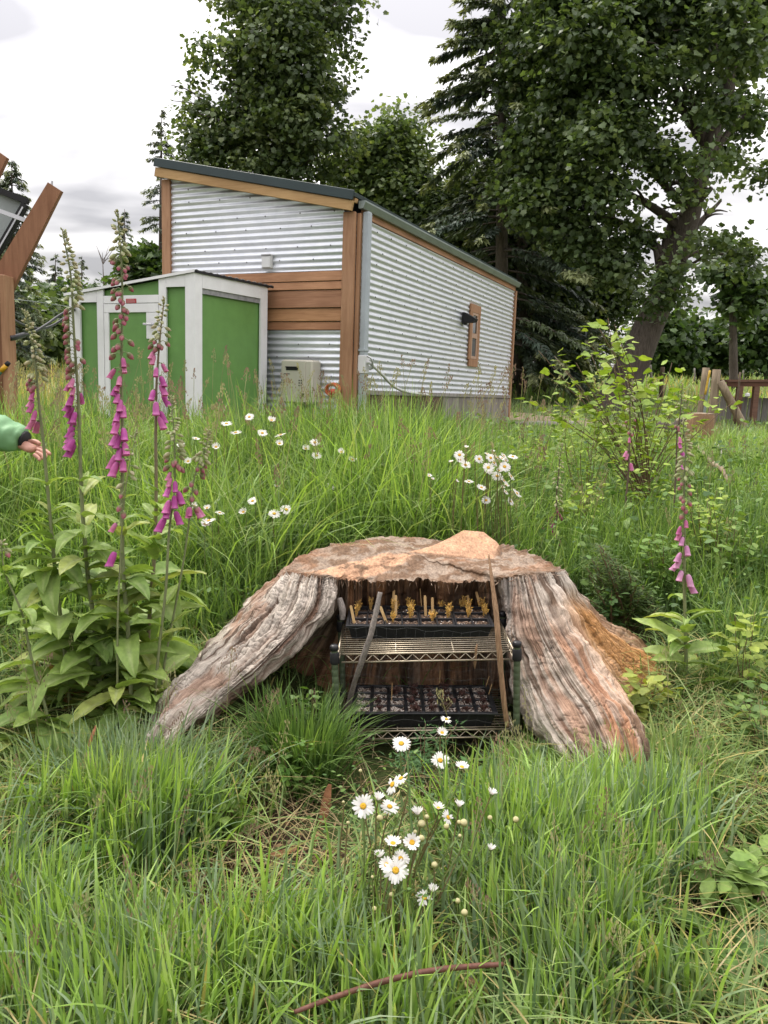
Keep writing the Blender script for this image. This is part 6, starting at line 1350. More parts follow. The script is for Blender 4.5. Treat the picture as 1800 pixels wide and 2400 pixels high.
def daisy(px, py, Y, base, label, kind='open', tilt=(0, -.5), s=1.0, seed=0, group='daisies by the shelf', cat='daisy', stemr=.0017, simple=False):
    rg = random.Random(seed); hd_ = at(px, py, Y); e_ = empty('daisy', base); tag(e_, label, cat, group); off = np.array(base)
    up = np.array([tilt[0], tilt[1], 1.0]); up /= np.linalg.norm(up); foot = np.array(base); H = hd_[2] - foot[2]
    if kind == 'bud': up = np.array([rg.uniform(-.3, .3), rg.uniform(-.3, .2), 1.]); up /= np.linalg.norm(up)
    neck = hd_ - up * .008 * s
    Q = smooth_path([foot, lerp(foot, neck, .5) + np.array([rg.uniform(-.015, .015), rg.uniform(-.015, .015), 0]), neck - up * .05 * s, neck], 14)
    part('stem', MB().tube(Q, np.linspace(stemr * 1.3, stemr, 14), 5, (.13, .17, .05) if rg.random() < .5 else (.15, .12, .05)), M['stem'], e_, True)
    rot = Vector((0, 0, 1)).rotation_difference(Vector(up)).to_matrix() @ Matrix.Rotation(rg.uniform(0, 6.28), 3, 'Z')
    fh = empty('flower_head', hd_ - off); fh.parent = e_; fh.rotation_euler = rot.to_euler(); fh.scale = (s, s, s)
    if kind == 'bud': link('bud', BUDM, None, fh)
    else:
        link('calyx', CALYX, None, fh); link('petals', rg.choice(PET[kind]), None, fh)
        if kind in ('open', 'ragged', 'half'): link('disc', DISC, None, fh)
    if not simple:
        mb = MB()
        for k in range(rg.randint(3, 6)):
            p = Q[rg.randint(1, 9)]; a = rg.uniform(0, 6.28); d = np.array([math.cos(a), math.sin(a), rg.uniform(.3, 1.1)]); d /= np.linalg.norm(d); L = rg.uniform(.025, .055); sd = np.cross(d, UZ); sd /= np.linalg.norm(sd) + 1e-6; w = .0045
            c_ = np.array([.10, .16, .045]) * rg.uniform(.8, 1.25); mb.add([p, p + d * L * .3 + sd * w * .6, p + d * L * .6 + sd * w, p + d * L, p + d * L * .6 - sd * w, p + d * L * .3 - sd * w * .5], [(0, 1, 2, 3, 4, 5)], c_)
        part('leaf', mb, M['leaf'], e_)['kind'] = 'stuff'
    return e_
q_ = lambda x, y: (700 + x / 2.765, 1650 + y / 2.765)
# (x, y, kind, tilt, size, depth, label)
DA = [(418, 662, 'open', (-.05, -1.3), 1.0, 2.05, 'largest open daisy at the left of the front clump, facing the camera'),
      (590, 665, 'open', (.15, -.35), .85, 2.12, 'open daisy with drooping petals just right of the largest one'),
      (665, 256, 'open', (0, -.55), .95, 2.30, 'open daisy standing in front of the bottom shelf, highest of the front clump fully open'),
      (918, 366, 'open', (.1, -.75), .9, 2.25, 'open daisy right of centre below the bottom shelf'),
      (608, 522, 'ragged', (-1.6, -.6), .95, 2.10, 'tilted daisy seen edge on with its petals swept down to the right'),
      (662, 482, 'ragged', (-.5, -.08), .85, 2.14, 'daisy seen side on right behind the tilted one'),
      (660, 1002, 'open', (.1, -.6), .8, 2.02, 'open daisy behind the lowest big daisy of the front clump'),
      (628, 1078, 'open', (.15, -1.05), 1.05, 1.95, 'lowest big open daisy of the front clump with orange centre'),
      (735, 898, 'half', (-.05, -.95), .95, 2.0, 'half open daisy with upright petals in the middle of the front clump'),
      (815, 1255, 'ragged', (.1, -.4), .8, 1.98, 'half hidden ragged daisy low behind the stems of the front clump'),
      (612, 905, 'half', (0, -.1), .9, 2.02, 'cup shaped daisy seen from the side left of the upright half open one'),
      (518, 618, 'closed', (.1, 0), .95, 2.12, 'closing white daisy right behind the largest open one'),
      (770, 712, 'closed', (-.1, 0), 1.0, 2.1, 'closing pointed daisy near the top middle of the front clump'),
      (905, 675, 'half', (.1, -.1), .7, 2.12, 'small half open daisy right of the closing pointed one'),
      (968, 735, 'ragged', (.9, -.8), .7, 2.1, 'small daisy with petals flung to the right'),
      (1040, 660, 'closed', (.1, 0), .8, 2.15, 'closed white daisy with a green cup at the upper right of the clump'),
      (1058, 410, 'half', (.05, -.1), .8, 2.22, 'cream half open daisy right of the daisies below the shelf'),
      (1250, 582, 'closed', (.3, 0), .8, 2.2, 'closed cream daisy at the far upper right of the clump'),
      (1245, 940, 'closed', (.2, 0), .7, 2.1, 'closed cream daisy low at the right of the clump'),
      (525, 988, 'closed', (-.1, 0), .8, 2.02, 'closed narrow daisy left of the lowest big daisy'),
      (568, 1042, 'half', (-.5, -.6), .75, 1.97, 'pale half open daisy tucked behind the lowest big daisy'),
      (868, 1212, 'closed', (.1, 0), .85, 1.98, 'closed white daisy low in the middle of the front clump'),
      (958, 98, 'ragged', (.1, -.2), .65, 2.4, 'small daisy in front of the bottom tray, topmost of all'),
      (930, 187, 'half', (.1, -.5), .7, 2.38, 'small daisy in front of the bottom shelf wires'),
      (525, 742, 'bud', 0, 1.3, 2.08, 0), (830, 735, 'bud', 0, 1.05, 2.1, 0), (795, 778, 'bud', 0, 1.5, 2.08, 0), (795, 873, 'bud', 0, 1.25, 2.03, 0), (958, 795, 'bud', 0, 1.1, 2.08, 0), (1070, 772, 'bud', 0, 1.5, 2.1, 0), (1040, 768, 'bud', 0, .9, 2.1, 0), (1240, 738, 'bud', 0, 1.0, 2.15, 0), (1408, 750, 'bud', 0, 1.25, 2.15, 0), (880, 1044, 'bud', 0, 1.2, 2.0, 0), (600, 1237, 'bud', 0, .9, 1.95, 0), (1030, 1278, 'bud', 0, 1.05, 1.98, 0), (1075, 1355, 'bud', 0, 1.3, 1.95, 0), (490, 1327, 'bud', 0, .9, 1.93, 0), (600, 858, 'bud', 0, .7, 2.05, 0), (755, 830, 'bud', 0, .8, 2.05, 0), (290, 637, 'bud', 0, .6, 2.15, 0), (400, 433, 'bud', 0, .75, 2.3, 0), (320, 770, 'bud', 0, .7, 2.1, 0), (660, 868, 'bud', 0, .6, 2.05, 0), (478, 1122, 'bud', 0, .6, 1.97, 0), (1045, 855, 'bud', 0, .7, 2.05, 0)]
for k, (x_, y_, kd, tl, s_, Y, lb) in enumerate(DA):
    px, py = q_(x_, y_); rg = random.Random(k * 3 + 1); bpx = lerp(px, 930, .55) + rg.uniform(-40, 40)
    Y *= .86 if y_ > 400 else .95; s_ *= .9 if y_ > 400 else .95
    yb = Y + rg.uniform(-.12, .02); xb = (bpx - 900) / FPX * yb * 1.02
    if py < 1790: yb = Y - .02; xb = (px + rg.uniform(-15, 15) - 900) / FPX * yb * 1.02
    daisy(px, py, Y, (xb, yb, gz(xb, yb) - .01), lb or 'small cream unopened daisy bud on a thin stem in the front clump', kd, tl if tl else (0, 0), s_, k, 'daisy buds in the front clump' if not lb else 'daisies of the front clump', 'daisy bud' if kd == 'bud' else 'daisy')
q2 = lambda x, y: (1000 + x / 5.53, 1020 + y / 5.53)
MID = [(425, 255, 'open', (0, -1.3), 1.0), (435, 315, 'open', (.2, -1.0), .8), (320, 345, 'half', (-.3, -.2), .6), (503, 385, 'open', (.1, -.7), 1.0), (680, 308, 'open', (.5, -1.2), .95), (515, 160, 'half', (0, -.3), .6), (860, 215, 'half', (0, -.2), .55), (785, 240, 'open', (.2, -.2), .6), (830, 293, 'open', (.2, -1.2), .9), (870, 360, 'open', (.9, -.6), .9), (800, 420, 'open', (0, -1.4), 1.05), (910, 290, 'open', (.9, -.3), .7), (1000, 268, 'open', (.8, -.4), .8), (975, 300, 'open', (.5, -.5), .7), (1115, 278, 'open', (.1, -.35), .95), (1010, 408, 'open', (.15, -1.3), 1.1), (940, 460, 'half', (.1, -.8), .7), (915, 530, 'open', (.1, -1.2), 1.05), (1000, 590, 'open', (.9, -.4), .9), (1095, 535, 'open', (1.3, -.5), .95), (1030, 650, 'half', (.6, -.5), .7), (985, 680, 'half', (.3, -.5), .6), (1025, 735, 'open', (.8, -.5), .65), (1170, 755, 'open', (.9, -.5), 1.0), (548, 600, 'open', (0, -.25), .9), (710, 678, 'open', (.3, -.5), .9), (772, 843, 'open', (0, -1.3), .85), (1088, 858, 'open', (1.2, -.9), .85), (35, 528, 'half', (.1, -.6), .6), (75, 570, 'half', (.3, -.4), .5), (390, 598, 'half', (.8, -.3), .5), (810, 470, 'open', (.2, -.7), .8), (1025, 330, 'half', (.5, -.7), .6)]
lblm = 'white ox eye daisy in the thick patch in the tall grass right of centre'
for k, (x_, y_, kd, tl, s_) in enumerate(MID):
    px, py = q2(x_, y_); Y = 3.92 + .12 * ((k * 7) % 5) / 5; yb = Y + .05; p = at(px, py, Y); xb = p[0] + .03 * math.sin(k * 5); daisy(px, py, Y, (xb, yb, gz(xb, yb)), lblm, kd, tl, s_ * .92, 200 + k, 'daisies in the tall grass right of centre', simple=True, stemr=.0018)
LM = [(1045, 430, 2.37), (1258, 220, 2.37), (1310, 270, 2.37), (1200, 350, 2.37), (1003, 335, 2.37), (1220, 715, 2.37), (1352, 712, 2.37), (1523, 720, 2.37), (1160, 760, 2.37), (1142, 778, 2.37), (1403, 650, 2.37), (1540, 567, 2.37), (1080, 680, 2.37), (1590, 698, 2.37), (1558, 283, 2.37), (1508, 203, 2.37), (1385, 183, 2.37), (1088, 303, 2.37), (1150, 690, 2.37)]
lb2 = {8: 'right bloom of the nearest daisy pair between the foxgloves and the stump', 9: 'left bloom of the nearest daisy pair between the foxgloves and the stump'}
for k, (x_, y_, z_) in enumerate(LM):
    px, py = x_ / z_, 900 + y_ / z_; Y = 3.75 if py > 1150 else 4.3; Y = 3.45 if k in lb2 else Y; p = at(px, py, Y); daisy(px, py, Y, (p[0] + .02, Y + .04, gz(p[0] + .02, Y + .04)), lb2.get(k, 'white ox eye daisy scattered in the tall grass left of centre'), 'open' if k % 3 else 'half', (.3 * math.sin(k * 3), -.6 - .5 * math.cos(k * 2), ), .9 + .15 * math.sin(k), 300 + k, 'daisies scattered in the tall grass left of centre', simple=True, stemr=.0018)
for k, (px, py) in enumerate([(717, 1052), (738, 1037), (800, 1060), (742, 1068), (655, 1040), (775, 1140), (826, 1078), (615, 1015)]):
    Y = 4.4; p = at(px, py, Y); daisy(px, py, Y, (p[0] + .02, Y + .04, gz(p[0] + .02, Y + .04)), 'white ox eye daisy in the tall grass below the house corner', 'open' if k % 2 else 'half', (.2, -.8), .95, 340 + k, 'daisies in the tall grass below the house corner', simple=True, stemr=.0018)

# ------------------------------------------------------------------ shrubs and broad leaved plants
def plant(nm, label, cat, base, stems, nl, size, cols, seed, shape='oval', up=.3, spread=.06, stemcol=(.16, .10, .06), sr=.004, mat=None, along=.35, group=None, cup=.15):
    """stems: list of end points; leaves along the outer part of each stem"""
    rg = np.random.default_rng(seed); base = np.asarray(base, float); t_ = empty(nm, base); tag(t_, label, cat, group); mb = MB(); Ps, Ds = [], []
    for s_ in stems:
        e_ = np.asarray(s_, float); L = np.linalg.norm(e_ - base); md = lerp(base, e_, .5) + rg.normal(size=3) * .04 * L; md[2] += .06 * L; Q = smooth_path([base + rg.normal(size=3) * .01, md, e_], 14); mb.tube(Q, np.linspace(sr, sr * .35, 14), 5, stemcol)
        k = rg.uniform(along, 1.0, nl) ** .8; P = np.stack([np.interp(k, np.linspace(0, 1, 14), Q[:, d]) for d in range(3)], 1)
        a = rg.uniform(0, 6.283, nl); dh = np.stack([np.cos(a), np.sin(a), rg.uniform(-.3, .6, nl)], 1); Ps.append(P + dh * spread * rg.uniform(.05, 1, nl)[:, None]); Ds.append(dh + np.array([0, 0, -.1]))
    P, D = np.concatenate(Ps), np.concatenate(Ds); n = len(P); cols = np.array(cols); ck = rg.uniform(0, len(cols) - 1.001, n); a = ck.astype(int); C = lerp(cols[a], cols[a + 1], (ck - a)[:, None]) * rg.uniform(.8, 1.2, n)[:, None]
    V, F, C = leaves(P, D, rg.normal(size=(n, 3)) * .4 + np.array([0, 0, 1.]), size * rg.uniform(.6, 1.25, n), C, shape, cup, rg)
    part('stem', mb, M['stem'], t_, True); link('foliage', mesh_np('foliage', V - base, F, False, C), mat or M['leaf'], t_); return t_
CUR = [(.17, .26, .04), (.23, .33, .05), (.29, .39, .065), (.35, .43, .08)]
Y = 5.6; cl_ = [(1425, 745), (1432, 790), (1405, 770), (1455, 800), (1300, 835), (1262, 822), (1350, 850), (1385, 830), (1325, 870), (1390, 880), (1440, 870), (1470, 890), (1285, 870), (1360, 920), (1300, 940), (1420, 930), (1460, 950), (1250, 940), (1400, 1000), (1330, 990), (1455, 1020), (1280, 960), (1440, 760), (1375, 800)]
b = hit(1400, 1110); b[1] = Y; b[2] = gz(b[0], Y)
plant('currant_shrub', 'tall airy shrub with bright yellow green lobed leaves right of the house', 'shrub', b, [at(px, py, Y + .5 * math.sin(k * 1.9)) for k, (px, py) in enumerate(cl_)], 14, .075, CUR, 501, 'lobed', spread=.10, sr=.0055)
cl_ = [(1575, 850), (1572, 880), (1560, 905), (1600, 905), (1625, 925), (1650, 930), (1690, 938), (1720, 940), (1590, 940), (1545, 930), (1520, 960), (1500, 905), (1540, 960), (1490, 1000), (1530, 1010), (1570, 960), (1480, 880), (1515, 870)]
b = at(1500, 1090, 6.0); b[2] = gz(b[0], 6.0)
plant('currant_shrub', 'lower yellow green shrub with an arm reaching right in front of the fence posts', 'shrub', b, [at(px, py, 6.0 + .4 * math.sin(k * 2.3)) for k, (px, py) in enumerate(cl_)], 13, .07, CUR, 502, 'lobed', spread=.09, sr=.005)
for k, (px, py, Y, w_, h_, lb) in enumerate([(1380, 1090, 5.2, 120, 130, 'tangle of thin yellow green stems at the foot of the tall airy shrub'), (1510, 1120, 5.0, 90, 110, 'twiggy yellow green bush below the lower shrub, in front of the rotten log'), (1240, 1060, 5.4, 60, 60, 'small yellow green bush at the left of the shrubs, right of the daisies'), (1660, 1230, 4.2, 50, 80, 'small yellow green bush right of the tall pale pink foxglove'), (1350, 1180, 4.6, 60, 60, 'leafy yellow green clump left of the dark stemmed pink foxglove')]):
    b = hit(px, py + h_ * .4); b = at(px, py, Y); b[2] = gz(b[0], Y); rg = random.Random(k)
    plant('bush', lb, 'bush', b, [at(px + rg.uniform(-w_, w_), py - h_ * rg.uniform(-.1, 1.1), Y + rg.uniform(-.3, .3)) for q in range(11)], 20, .042, CUR, 510 + k, 'oval', spread=.07, sr=.003, along=.2)
# dark conifer seedling and broad dark herbs behind the right root
Y = 3.6; b = at(1470, 1480, Y); b[2] = gz(b[0], Y) - .02; rg = random.Random(5); st_ = []
for q in range(90):
    f = rg.random(); px = lerp(1375, 1545, rg.random()); top_ = np.interp(px, [1370, 1400, 1440, 1500, 1550], [1330, 1270, 1300, 1360, 1430]); st_.append(at(px, lerp(top_, 1440, f ** .7 * rg.random()), Y + rg.uniform(-.15, .2)))
plant('conifer_seedling', 'small dark feathery evergreen seedling behind the right root of the stump', 'conifer', b, st_, 80, .036, [(.035, .065, .016), (.055, .095, .024), (.085, .14, .032), (.13, .19, .045)], 520, 'needle', spread=.025, sr=.004, along=.25, mat=M['leaf'], cup=.02)
for k, (px, py, Y, w_, h_, n_, sz, col, shp, lb) in enumerate([
    (1440, 1450, 3.55, 80, 70, 12, .05, [(.04, .09, .025), (.06, .12, .03), (.09, .16, .045)], 'oval', 'dark green leafy herb in front of the small evergreen seedling'),
    (1495, 1640, 2.85, 85, 85, 9, .058, [(.17, .22, .045), (.26, .30, .06), (.34, .36, .07)], 'oval', 'broad oval leaved yellow green plant over the right root'),
    (1480, 1760, 2.6, 70, 60, 8, .06, [(.14, .19, .05), (.2, .26, .06), (.34, .25, .08)], 'oval', 'low oval leaved plant beside the tip of the front right root'),
    (1765, 1500, 3.0, 45, 100, 5, .06, [(.2, .28, .05), (.27, .35, .06), (.34, .4, .08)], 'oval', 'upright plant with oval yellow green leaves at the right edge'),
    (1780, 1640, 2.7, 60, 60, 6, .05, [(.08, .15, .04), (.12, .2, .05), (.17, .25, .06)], 'oval', 'green leafy herb at the right edge below the oval leaved plant'),
    (690, 1790, 2.40, 60, 50, 10, .032, [(.08, .17, .03), (.12, .23, .04), (.18, .3, .06)], 'oval', 'small bright green leafy shrub at the foot of the dark grass tuft'),
    (150, 2060, 1.95, 110, 70, 14, .042, [(.06, .14, .035), (.09, .18, .045), (.13, .23, .06)], 'lobed', 'nettle like leafy plant low at the lower left'),
    (250, 2190, 1.80, 80, 60, 10, .036, [(.06, .14, .035), (.09, .18, .045), (.13, .23, .06)], 'lobed', 'smaller dark leafy plant right below the nettle like one'),
    (560, 1900, 2.15, 60, 40, 9, .036, [(.11, .19, .035), (.16, .25, .05), (.22, .31, .06)], 'lobed', 'small lobed yellow green seedling in the bare chips left of the daisies'),
    (1740, 2050, 2.0, 90, 60, 9, .075, [(.14, .24, .05), (.19, .29, .07), (.24, .34, .09)], 'oval', 'broad pale green leaved plant at the lower right edge'),
    (600, 1420, 3.5, 120, 90, 22, .026, [(.05, .11, .025), (.07, .14, .03), (.10, .18, .04)], 'oval', 'dense small leaved green herb behind the left root of the stump'),
    (1120, 1860, 2.3, 70, 70, 10, .035, [(.05, .12, .035), (.07, .15, .04), (.1, .18, .05)], 'oval', 'dark leafy herb right of the daisy clump'),
    (1000, 1760, 2.5, 90, 70, 16, .03, [(.05, .12, .04), (.07, .15, .05), (.1, .19, .06)], 'needle', 'fine leaved bluish green herb under the front edge of the rack'),
    (720, 1640, 2.6, 40, 30, 6, .03, [(.06, .13, .03), (.1, .18, .04), (.14, .22, .05)], 'oval', 'tiny leafy herb between the grass tuft and the rack'),
    (1640, 1180, 6.5, 90, 60, 18, .05, [(.06, .12, .03), (.08, .15, .035), (.12, .2, .05)], 'oval', 'green leafy mound behind the fallen branch'),
    (1750, 1110, 7.6, 90, 70, 22, .06, [(.05, .105, .03), (.07, .13, .035), (.1, .17, .045)], 'oval', 'dark green leafy mound at the right edge beyond the fallen branch'),
    (1560, 1300, 3.9, 60, 70, 10, .05, [(.1, .18, .04), (.14, .24, .05), (.2, .3, .07)], 'oval', 'green leafy clump left of the tall pale pink foxglove stem'),
    (1720, 1280, 4.0, 60, 90, 12, .045, [(.1, .18, .04), (.15, .24, .05), (.22, .31, .07)], 'oval', 'loose leafy bush right of the tall pale pink foxglove'),
    (1760, 1180, 4.8, 70, 60, 12, .05, [(.06, .12, .03), (.09, .16, .04), (.13, .21, .05)], 'oval', 'bushy green clump at the right edge above the oval leaved plant')]):
    b = at(px, py + 10, Y); b[2] = gz(b[0], Y) - .01; rg = random.Random(40 + k)
    plant('leafy_plant', lb, 'plant', b, [at(px + rg.uniform(-w_, w_), py - h_ * rg.uniform(-.35, 1.0), Y + rg.uniform(-.12, .12) * (Y / 2.5)) for q in range(n_)], 15 if shp != 'needle' else 40, sz, col, 600 + k, shp, spread=sz * .8, sr=.0025, along=.25)
# plantain rosettes, lower right
def rosette(px, py, n_, s_, label, seed):
    b = hit(px, py); t_ = empty('plantain', b + w3(0, 0, .01)); tag(t_, label, 'plantain', None); rg = random.Random(seed)
    for k in range(n_):
        o = link('leaf', rg.choice(FLEAF_P), None, t_); o.rotation_euler = Euler((rg.uniform(-.3, .3), -rg.uniform(.15, .8), k * 2.4 + rg.uniform(-.3, .3)), 'XYZ'); q = s_ * rg.uniform(.7, 1.2); o.scale = (q, q, q)
FLEAF_P = [leafmesh('leaf', .20, .055, .25, b_, 90 + k, c_, .6, .015) for k, (b_, c_) in enumerate([(.8, ((.10, .19, .05), (.16, .26, .09))), (1.2, ((.13, .23, .06), (.18, .28, .1))), (.5, ((.08, .16, .045), (.14, .22, .08)))])]
for m_ in FLEAF_P: m_.materials.append(M['leaf'])
rosette(1690, 2230, 18, 1.1, 'large plantain rosette with long ribbed leaves at the lower right corner', 1)
rosette(1560, 2270, 11, .8, 'smaller plantain rosette left of the large one at the lower right', 2)
rosette(1600, 1880, 9, .7, 'plantain rosette in the grass right of the front right root', 3)
rosette(1200, 2370, 8, .6, 'plantain rosette at the bottom edge right of the brown cane', 4)

# ------------------------------------------------------------------ bits lying in the foreground
def ridge(pts, r, mat, label, nm, cat, seed=1, n=60, lump_=.12):
    P = smooth_path([at(*p) for p in pts], n); mb = MB().tube(P, np.interp(np.linspace(0, 1, n), np.linspace(0, 1, len(r)), r), 9); V = np.array(mb.v); C_ = np.repeat(P, 9, 0); d = V - C_
    V = C_ + d * (1 + lump_ * fbm(V[:, 0] * 30, V[:, 1] * 30, V[:, 2] * 30, seed, 3))[:, None]; mb.v = [tuple(q) for q in V]; o = link(nm, mb.mesh(nm, (0, 0, 0), True), mat); return tag(o, label, cat)
M['cane'] = woodmat('red_brown_cane', (.09, .035, .025), (.20, .09, .065), (25, 6, 25), rough=.5, bmp=.2)
c_ = [(690, 2372), (790, 2335), (900, 2300), (1000, 2277), (1090, 2266), (1180, 2260)]
ridge([(px, py, hit(px, py)[1] - .19) for px, py in c_], [.004, .0058, .0065, .0065, .006, .005], M['cane'], 'red brown bramble cane lying across the grass at the bottom', 'cane', 'cane', 3)
def chip(nm, px, py, Lx, Ly, Lz, rot, mat, label, cat, seed, lift=.02):
    b = hit(px, py) + w3(0, 0, lift); o = empty(nm, b); bpy.data.objects.remove(o); mb = MB(); n_ = 9; V = []
    for i in range(n_):
        u = i / (n_ - 1) - .5; w = Ly * (1 - abs(u * 1.7) ** 2.2) + .003
        for k in range(8): a = 6.2832 * k / 8; V.append(w3(u * Lx, w * math.cos(a) * .5, Lz * .5 * math.sin(a) * (1 - abs(u) * 1.2)))
    V = np.array(V); V += .12 * min(Lx, Ly) * np.stack([vnoise(V[:, 0] * 40, V[:, 1] * 40, V[:, 2] * 40 + s_ * 9, seed) for s_ in range(3)], 1)
    mb.add(V, [(i * 8 + k, i * 8 + (k + 1) % 8, (i + 1) * 8 + (k + 1) % 8, (i + 1) * 8 + k) for i in range(n_ - 1) for k in range(8)] + [tuple(range(7, -1, -1)), tuple((n_ - 1) * 8 + k for k in range(8))])
    o = link(nm, mb.mesh(nm, (0, 0, 0), False), mat, None, tuple(b)); o.rotation_euler = rot; return tag(o, label, cat)
M['chip'] = woodmat('red_bark_chip', (.16, .065, .03), (.34, .16, .08), (30, 8, 8), rough=.85, bmp=.5)
chip('bark_chip', 762, 1925, .13, .026, .012, (.2, -1.1, 1.2), M['chip'], 'long red brown bark chip standing in the grass left of the daisies', 'bark chip', 1, .05)
chip('bark_chip', 735, 2000, .04, .016, .01, (.3, -.9, 1.3), M['chip'], 'small orange bark chip just below the long red brown one', 'bark chip', 2, .04)
chip('bark_chip', 20, 2050, .16, .06, .03, (.1, -.5, .8), M['stickbrown'], 'pale split wood chunk at the left edge of the lower lawn', 'wood chunk', 3, .02)
chip('bark_chip', 490, 1945, .10, .022, .014, (.0, -.9, 1.6), M['chip'], 'narrow brown bark sliver beside the lobed seedling', 'bark chip', 4, .02)
chip('wood_chunk', 1112, 2340, .13, .07, .06, (.2, .9, .9), M['stickbrown'], 'rough brown wood chunk under the end of the red brown cane', 'wood chunk', 5, .02)
chip('bark_chip', 218, 1850, .07, .012, .006, (.0, -1.1, 1.0), M['chip'], 'red dry leaf sliver standing in the grass at the lower left', 'dry leaf', 6, .18)
chip('bark_chip', 660, 2010, .09, .03, .012, (.0, -.1, .4), M['chip'], 'flat orange bark flake in the bare chips left of the daisies', 'bark chip', 7, .015)

# ------------------------------------------------------------------ grass, seed heads, ground cover, litter
def in_stump(x, y, m=0.0):
    P = G[:, 150, :2]      # outline of the stump's feet
    th = np.arctan2(P[:, 1] - 3.2, P[:, 0] - .13); r_ = np.hypot(P[:, 0] - .13, P[:, 1] - 3.2); o = np.argsort(th); t = np.arctan2(y - 3.2, x - .13)
    return np.hypot(x - .13, y - 3.2) < np.interp(t, th[o], r_[o], period=2 * math.pi) + m
def in_rack(x, y): d = np.stack([x - O1[0], y - O1[1]], -1); a = d @ sx[:2]; b = d @ sy[:2]; return (a > -.03) & (a < SWD + .03) & (b > -.05) & (b < SDP + .05)
def in_rect(x, y, O, ua, ub, a0, a1, b0, b1): d = np.stack([x - O[0], y - O[1]], -1); a = d @ ua[:2]; b = d @ ub[:2]; return (a > a0) & (a < a1) & (b > b0) & (b < b1)
def blocked(x, y):
    return in_stump(x, y, .01) | in_rack(x, y) | in_rect(x, y, (HX, HY), h_l, h_s, .02, HW - .02, .02, HL - .02) | in_rect(x, y, (CX, CY), h_l, h_s, .0, SW, .0, SD)
def blades(x, y, h, w, lean, droop, az, col, seg=5, z=None, tipcol=None, twist=.5, rg=RNG):
    """curved tapering grass blades; returns V, F, C"""
    n = len(x); z = ground(x, y) - .01 if z is None else z
    t = np.linspace(0, 1, seg + 1); d = np.stack([np.cos(az), np.sin(az)], -1)
    out_ = h[:, None] * (lean[:, None] * t + droop[:, None] * t ** 2.4)                       # horizontal travel
    up_ = h[:, None] * (t - (.55 * droop ** 1.5)[:, None] * t ** 3) * (1 - .25 * lean[:, None])
    c = np.stack([x[:, None] + out_ * d[:, :1], y[:, None] + out_ * d[:, 1:], z[:, None] + up_], -1)
    tw = az[:, None] + math.pi / 2 + (rg.normal(size=n) * twist)[:, None] + (rg.normal(size=n) * .5)[:, None] * t
    wd = w[:, None] * np.interp(t, [0, .15, .5, .8, 1], [.55, .9, 1.0, .62, .04])
    s_ = np.stack([np.cos(tw), np.sin(tw), np.zeros_like(tw)], -1) * wd[..., None] * .5
    V = np.stack([c - s_, c + s_], 2).reshape(-1, 3); k = (seg + 1) * 2
    b = (np.arange(n) * k)[:, None] + (np.arange(seg) * 2)[None]; F = np.stack([b, b + 1, b + 3, b + 2], -1).reshape(-1, 4)
    tc = col * np.array([1.12, 1.06, .9]) if tipcol is None else tipcol
    f = (t ** 1.5)[None, :, None]; C = col[:, None] * (1 - f) + tc[:, None] * f; C = np.repeat(C[:, :, None], 2, 2).reshape(-1, 3)
    return V, F, C
PAL = {'mid': [(0.122, 0.207, 0.069), (0.167, 0.262, 0.09), (0.217, 0.325, 0.12), (0.276, 0.375, 0.148), (0.34, 0.419, 0.199)], 'blue': [(0.121, 0.204, 0.119), (0.171, 0.262, 0.158), (0.228, 0.321, 0.207), (0.284, 0.374, 0.255)], 'fresh': [(0.173, 0.3, 0.072), (0.228, 0.375, 0.092), (0.281, 0.445, 0.124), (0.348, 0.488, 0.162)], 'dry': [(0.311, 0.297, 0.103), (0.389, 0.347, 0.143), (0.468, 0.397, 0.195), (0.519, 0.434, 0.246)]}
def pick(pal, n, rg):
    p = np.array(PAL[pal]); k = rg.uniform(0, len(p) - 1.001, n); a = k.astype(int); return lerp(p[a], p[a + 1], (k - a)[:, None]) * rg.uniform(.85, 1.15, n)[:, None]
def wedge(n, y0, y1, rg, pw=1.0, side=.62):
    y = y0 + (y1 - y0) * rg.uniform(0, 1, n) ** pw; x = rg.uniform(-1, 1, n) * (side * y + .55); return x, y
class Acc:
    def __init__(s): s.p = []
    def add(s, q): s.p.append(q)
    def build(s, name, mat, label, cat='grass'):
        V, F, C = mix_np(*s.p); o = link(name, mesh_np(name, V, F, True, C), mat); return tag(o, label, cat, None, 'stuff')
rg = np.random.default_rng(77)
def gpx(pts):   # photo pixels on the ground -> (x, y)
    return np.array([hit(px, py)[:2] for px, py in pts])
# --- foreground: patches of tall upright blades, sparse places with chips between
tallc = gpx([(1250, 1880), (1330, 1960), (1430, 1900), (1480, 2020), (1300, 2100), (1400, 2160), (1220, 2180), (1560, 1960), (1480, 2250), (1330, 2280), (300, 1950), (220, 1900), (380, 1960), (300, 2030), (120, 2330), (330, 2390), (620, 2350), (60, 2200), (880, 2390), (1150, 1990)])
bare = gpx([(640, 1960), (700, 2000), (560, 2030), (850, 1830), (760, 1850), (880, 1790), (470, 2080), (10, 2010), (960, 1830), (430, 2010), (520, 1960), (610, 2080), (1130, 1990), (500, 2160), (740, 2130), (1560, 2140)])
bare_r = np.array([.24, .20, .16, .24, .22, .26, .12, .14, .2, .16, .17, .15, .12, .10, .09, .09])
def field_d(x, y, C_, r_): return np.min(np.hypot(x[:, None] - C_[None, :, 0], y[:, None] - C_[None, :, 1]) / r_, 1)
clr = gpx([(150, 2070), (250, 2190), (560, 1900), (1740, 2050), (1690, 2230), (1560, 2270), (1200, 2350), (700, 1800), (900, 2310), (1050, 2290), (160, 1730), (80, 1720), (250, 1740)]); clr_r = np.array([.13, .10, .08, .12, .15, .11, .06, .08, .07, .07, .12, .12, .12])
A1 = Acc()
n = 34000; x, y = wedge(n, 1.05, 3.7, rg, .85)
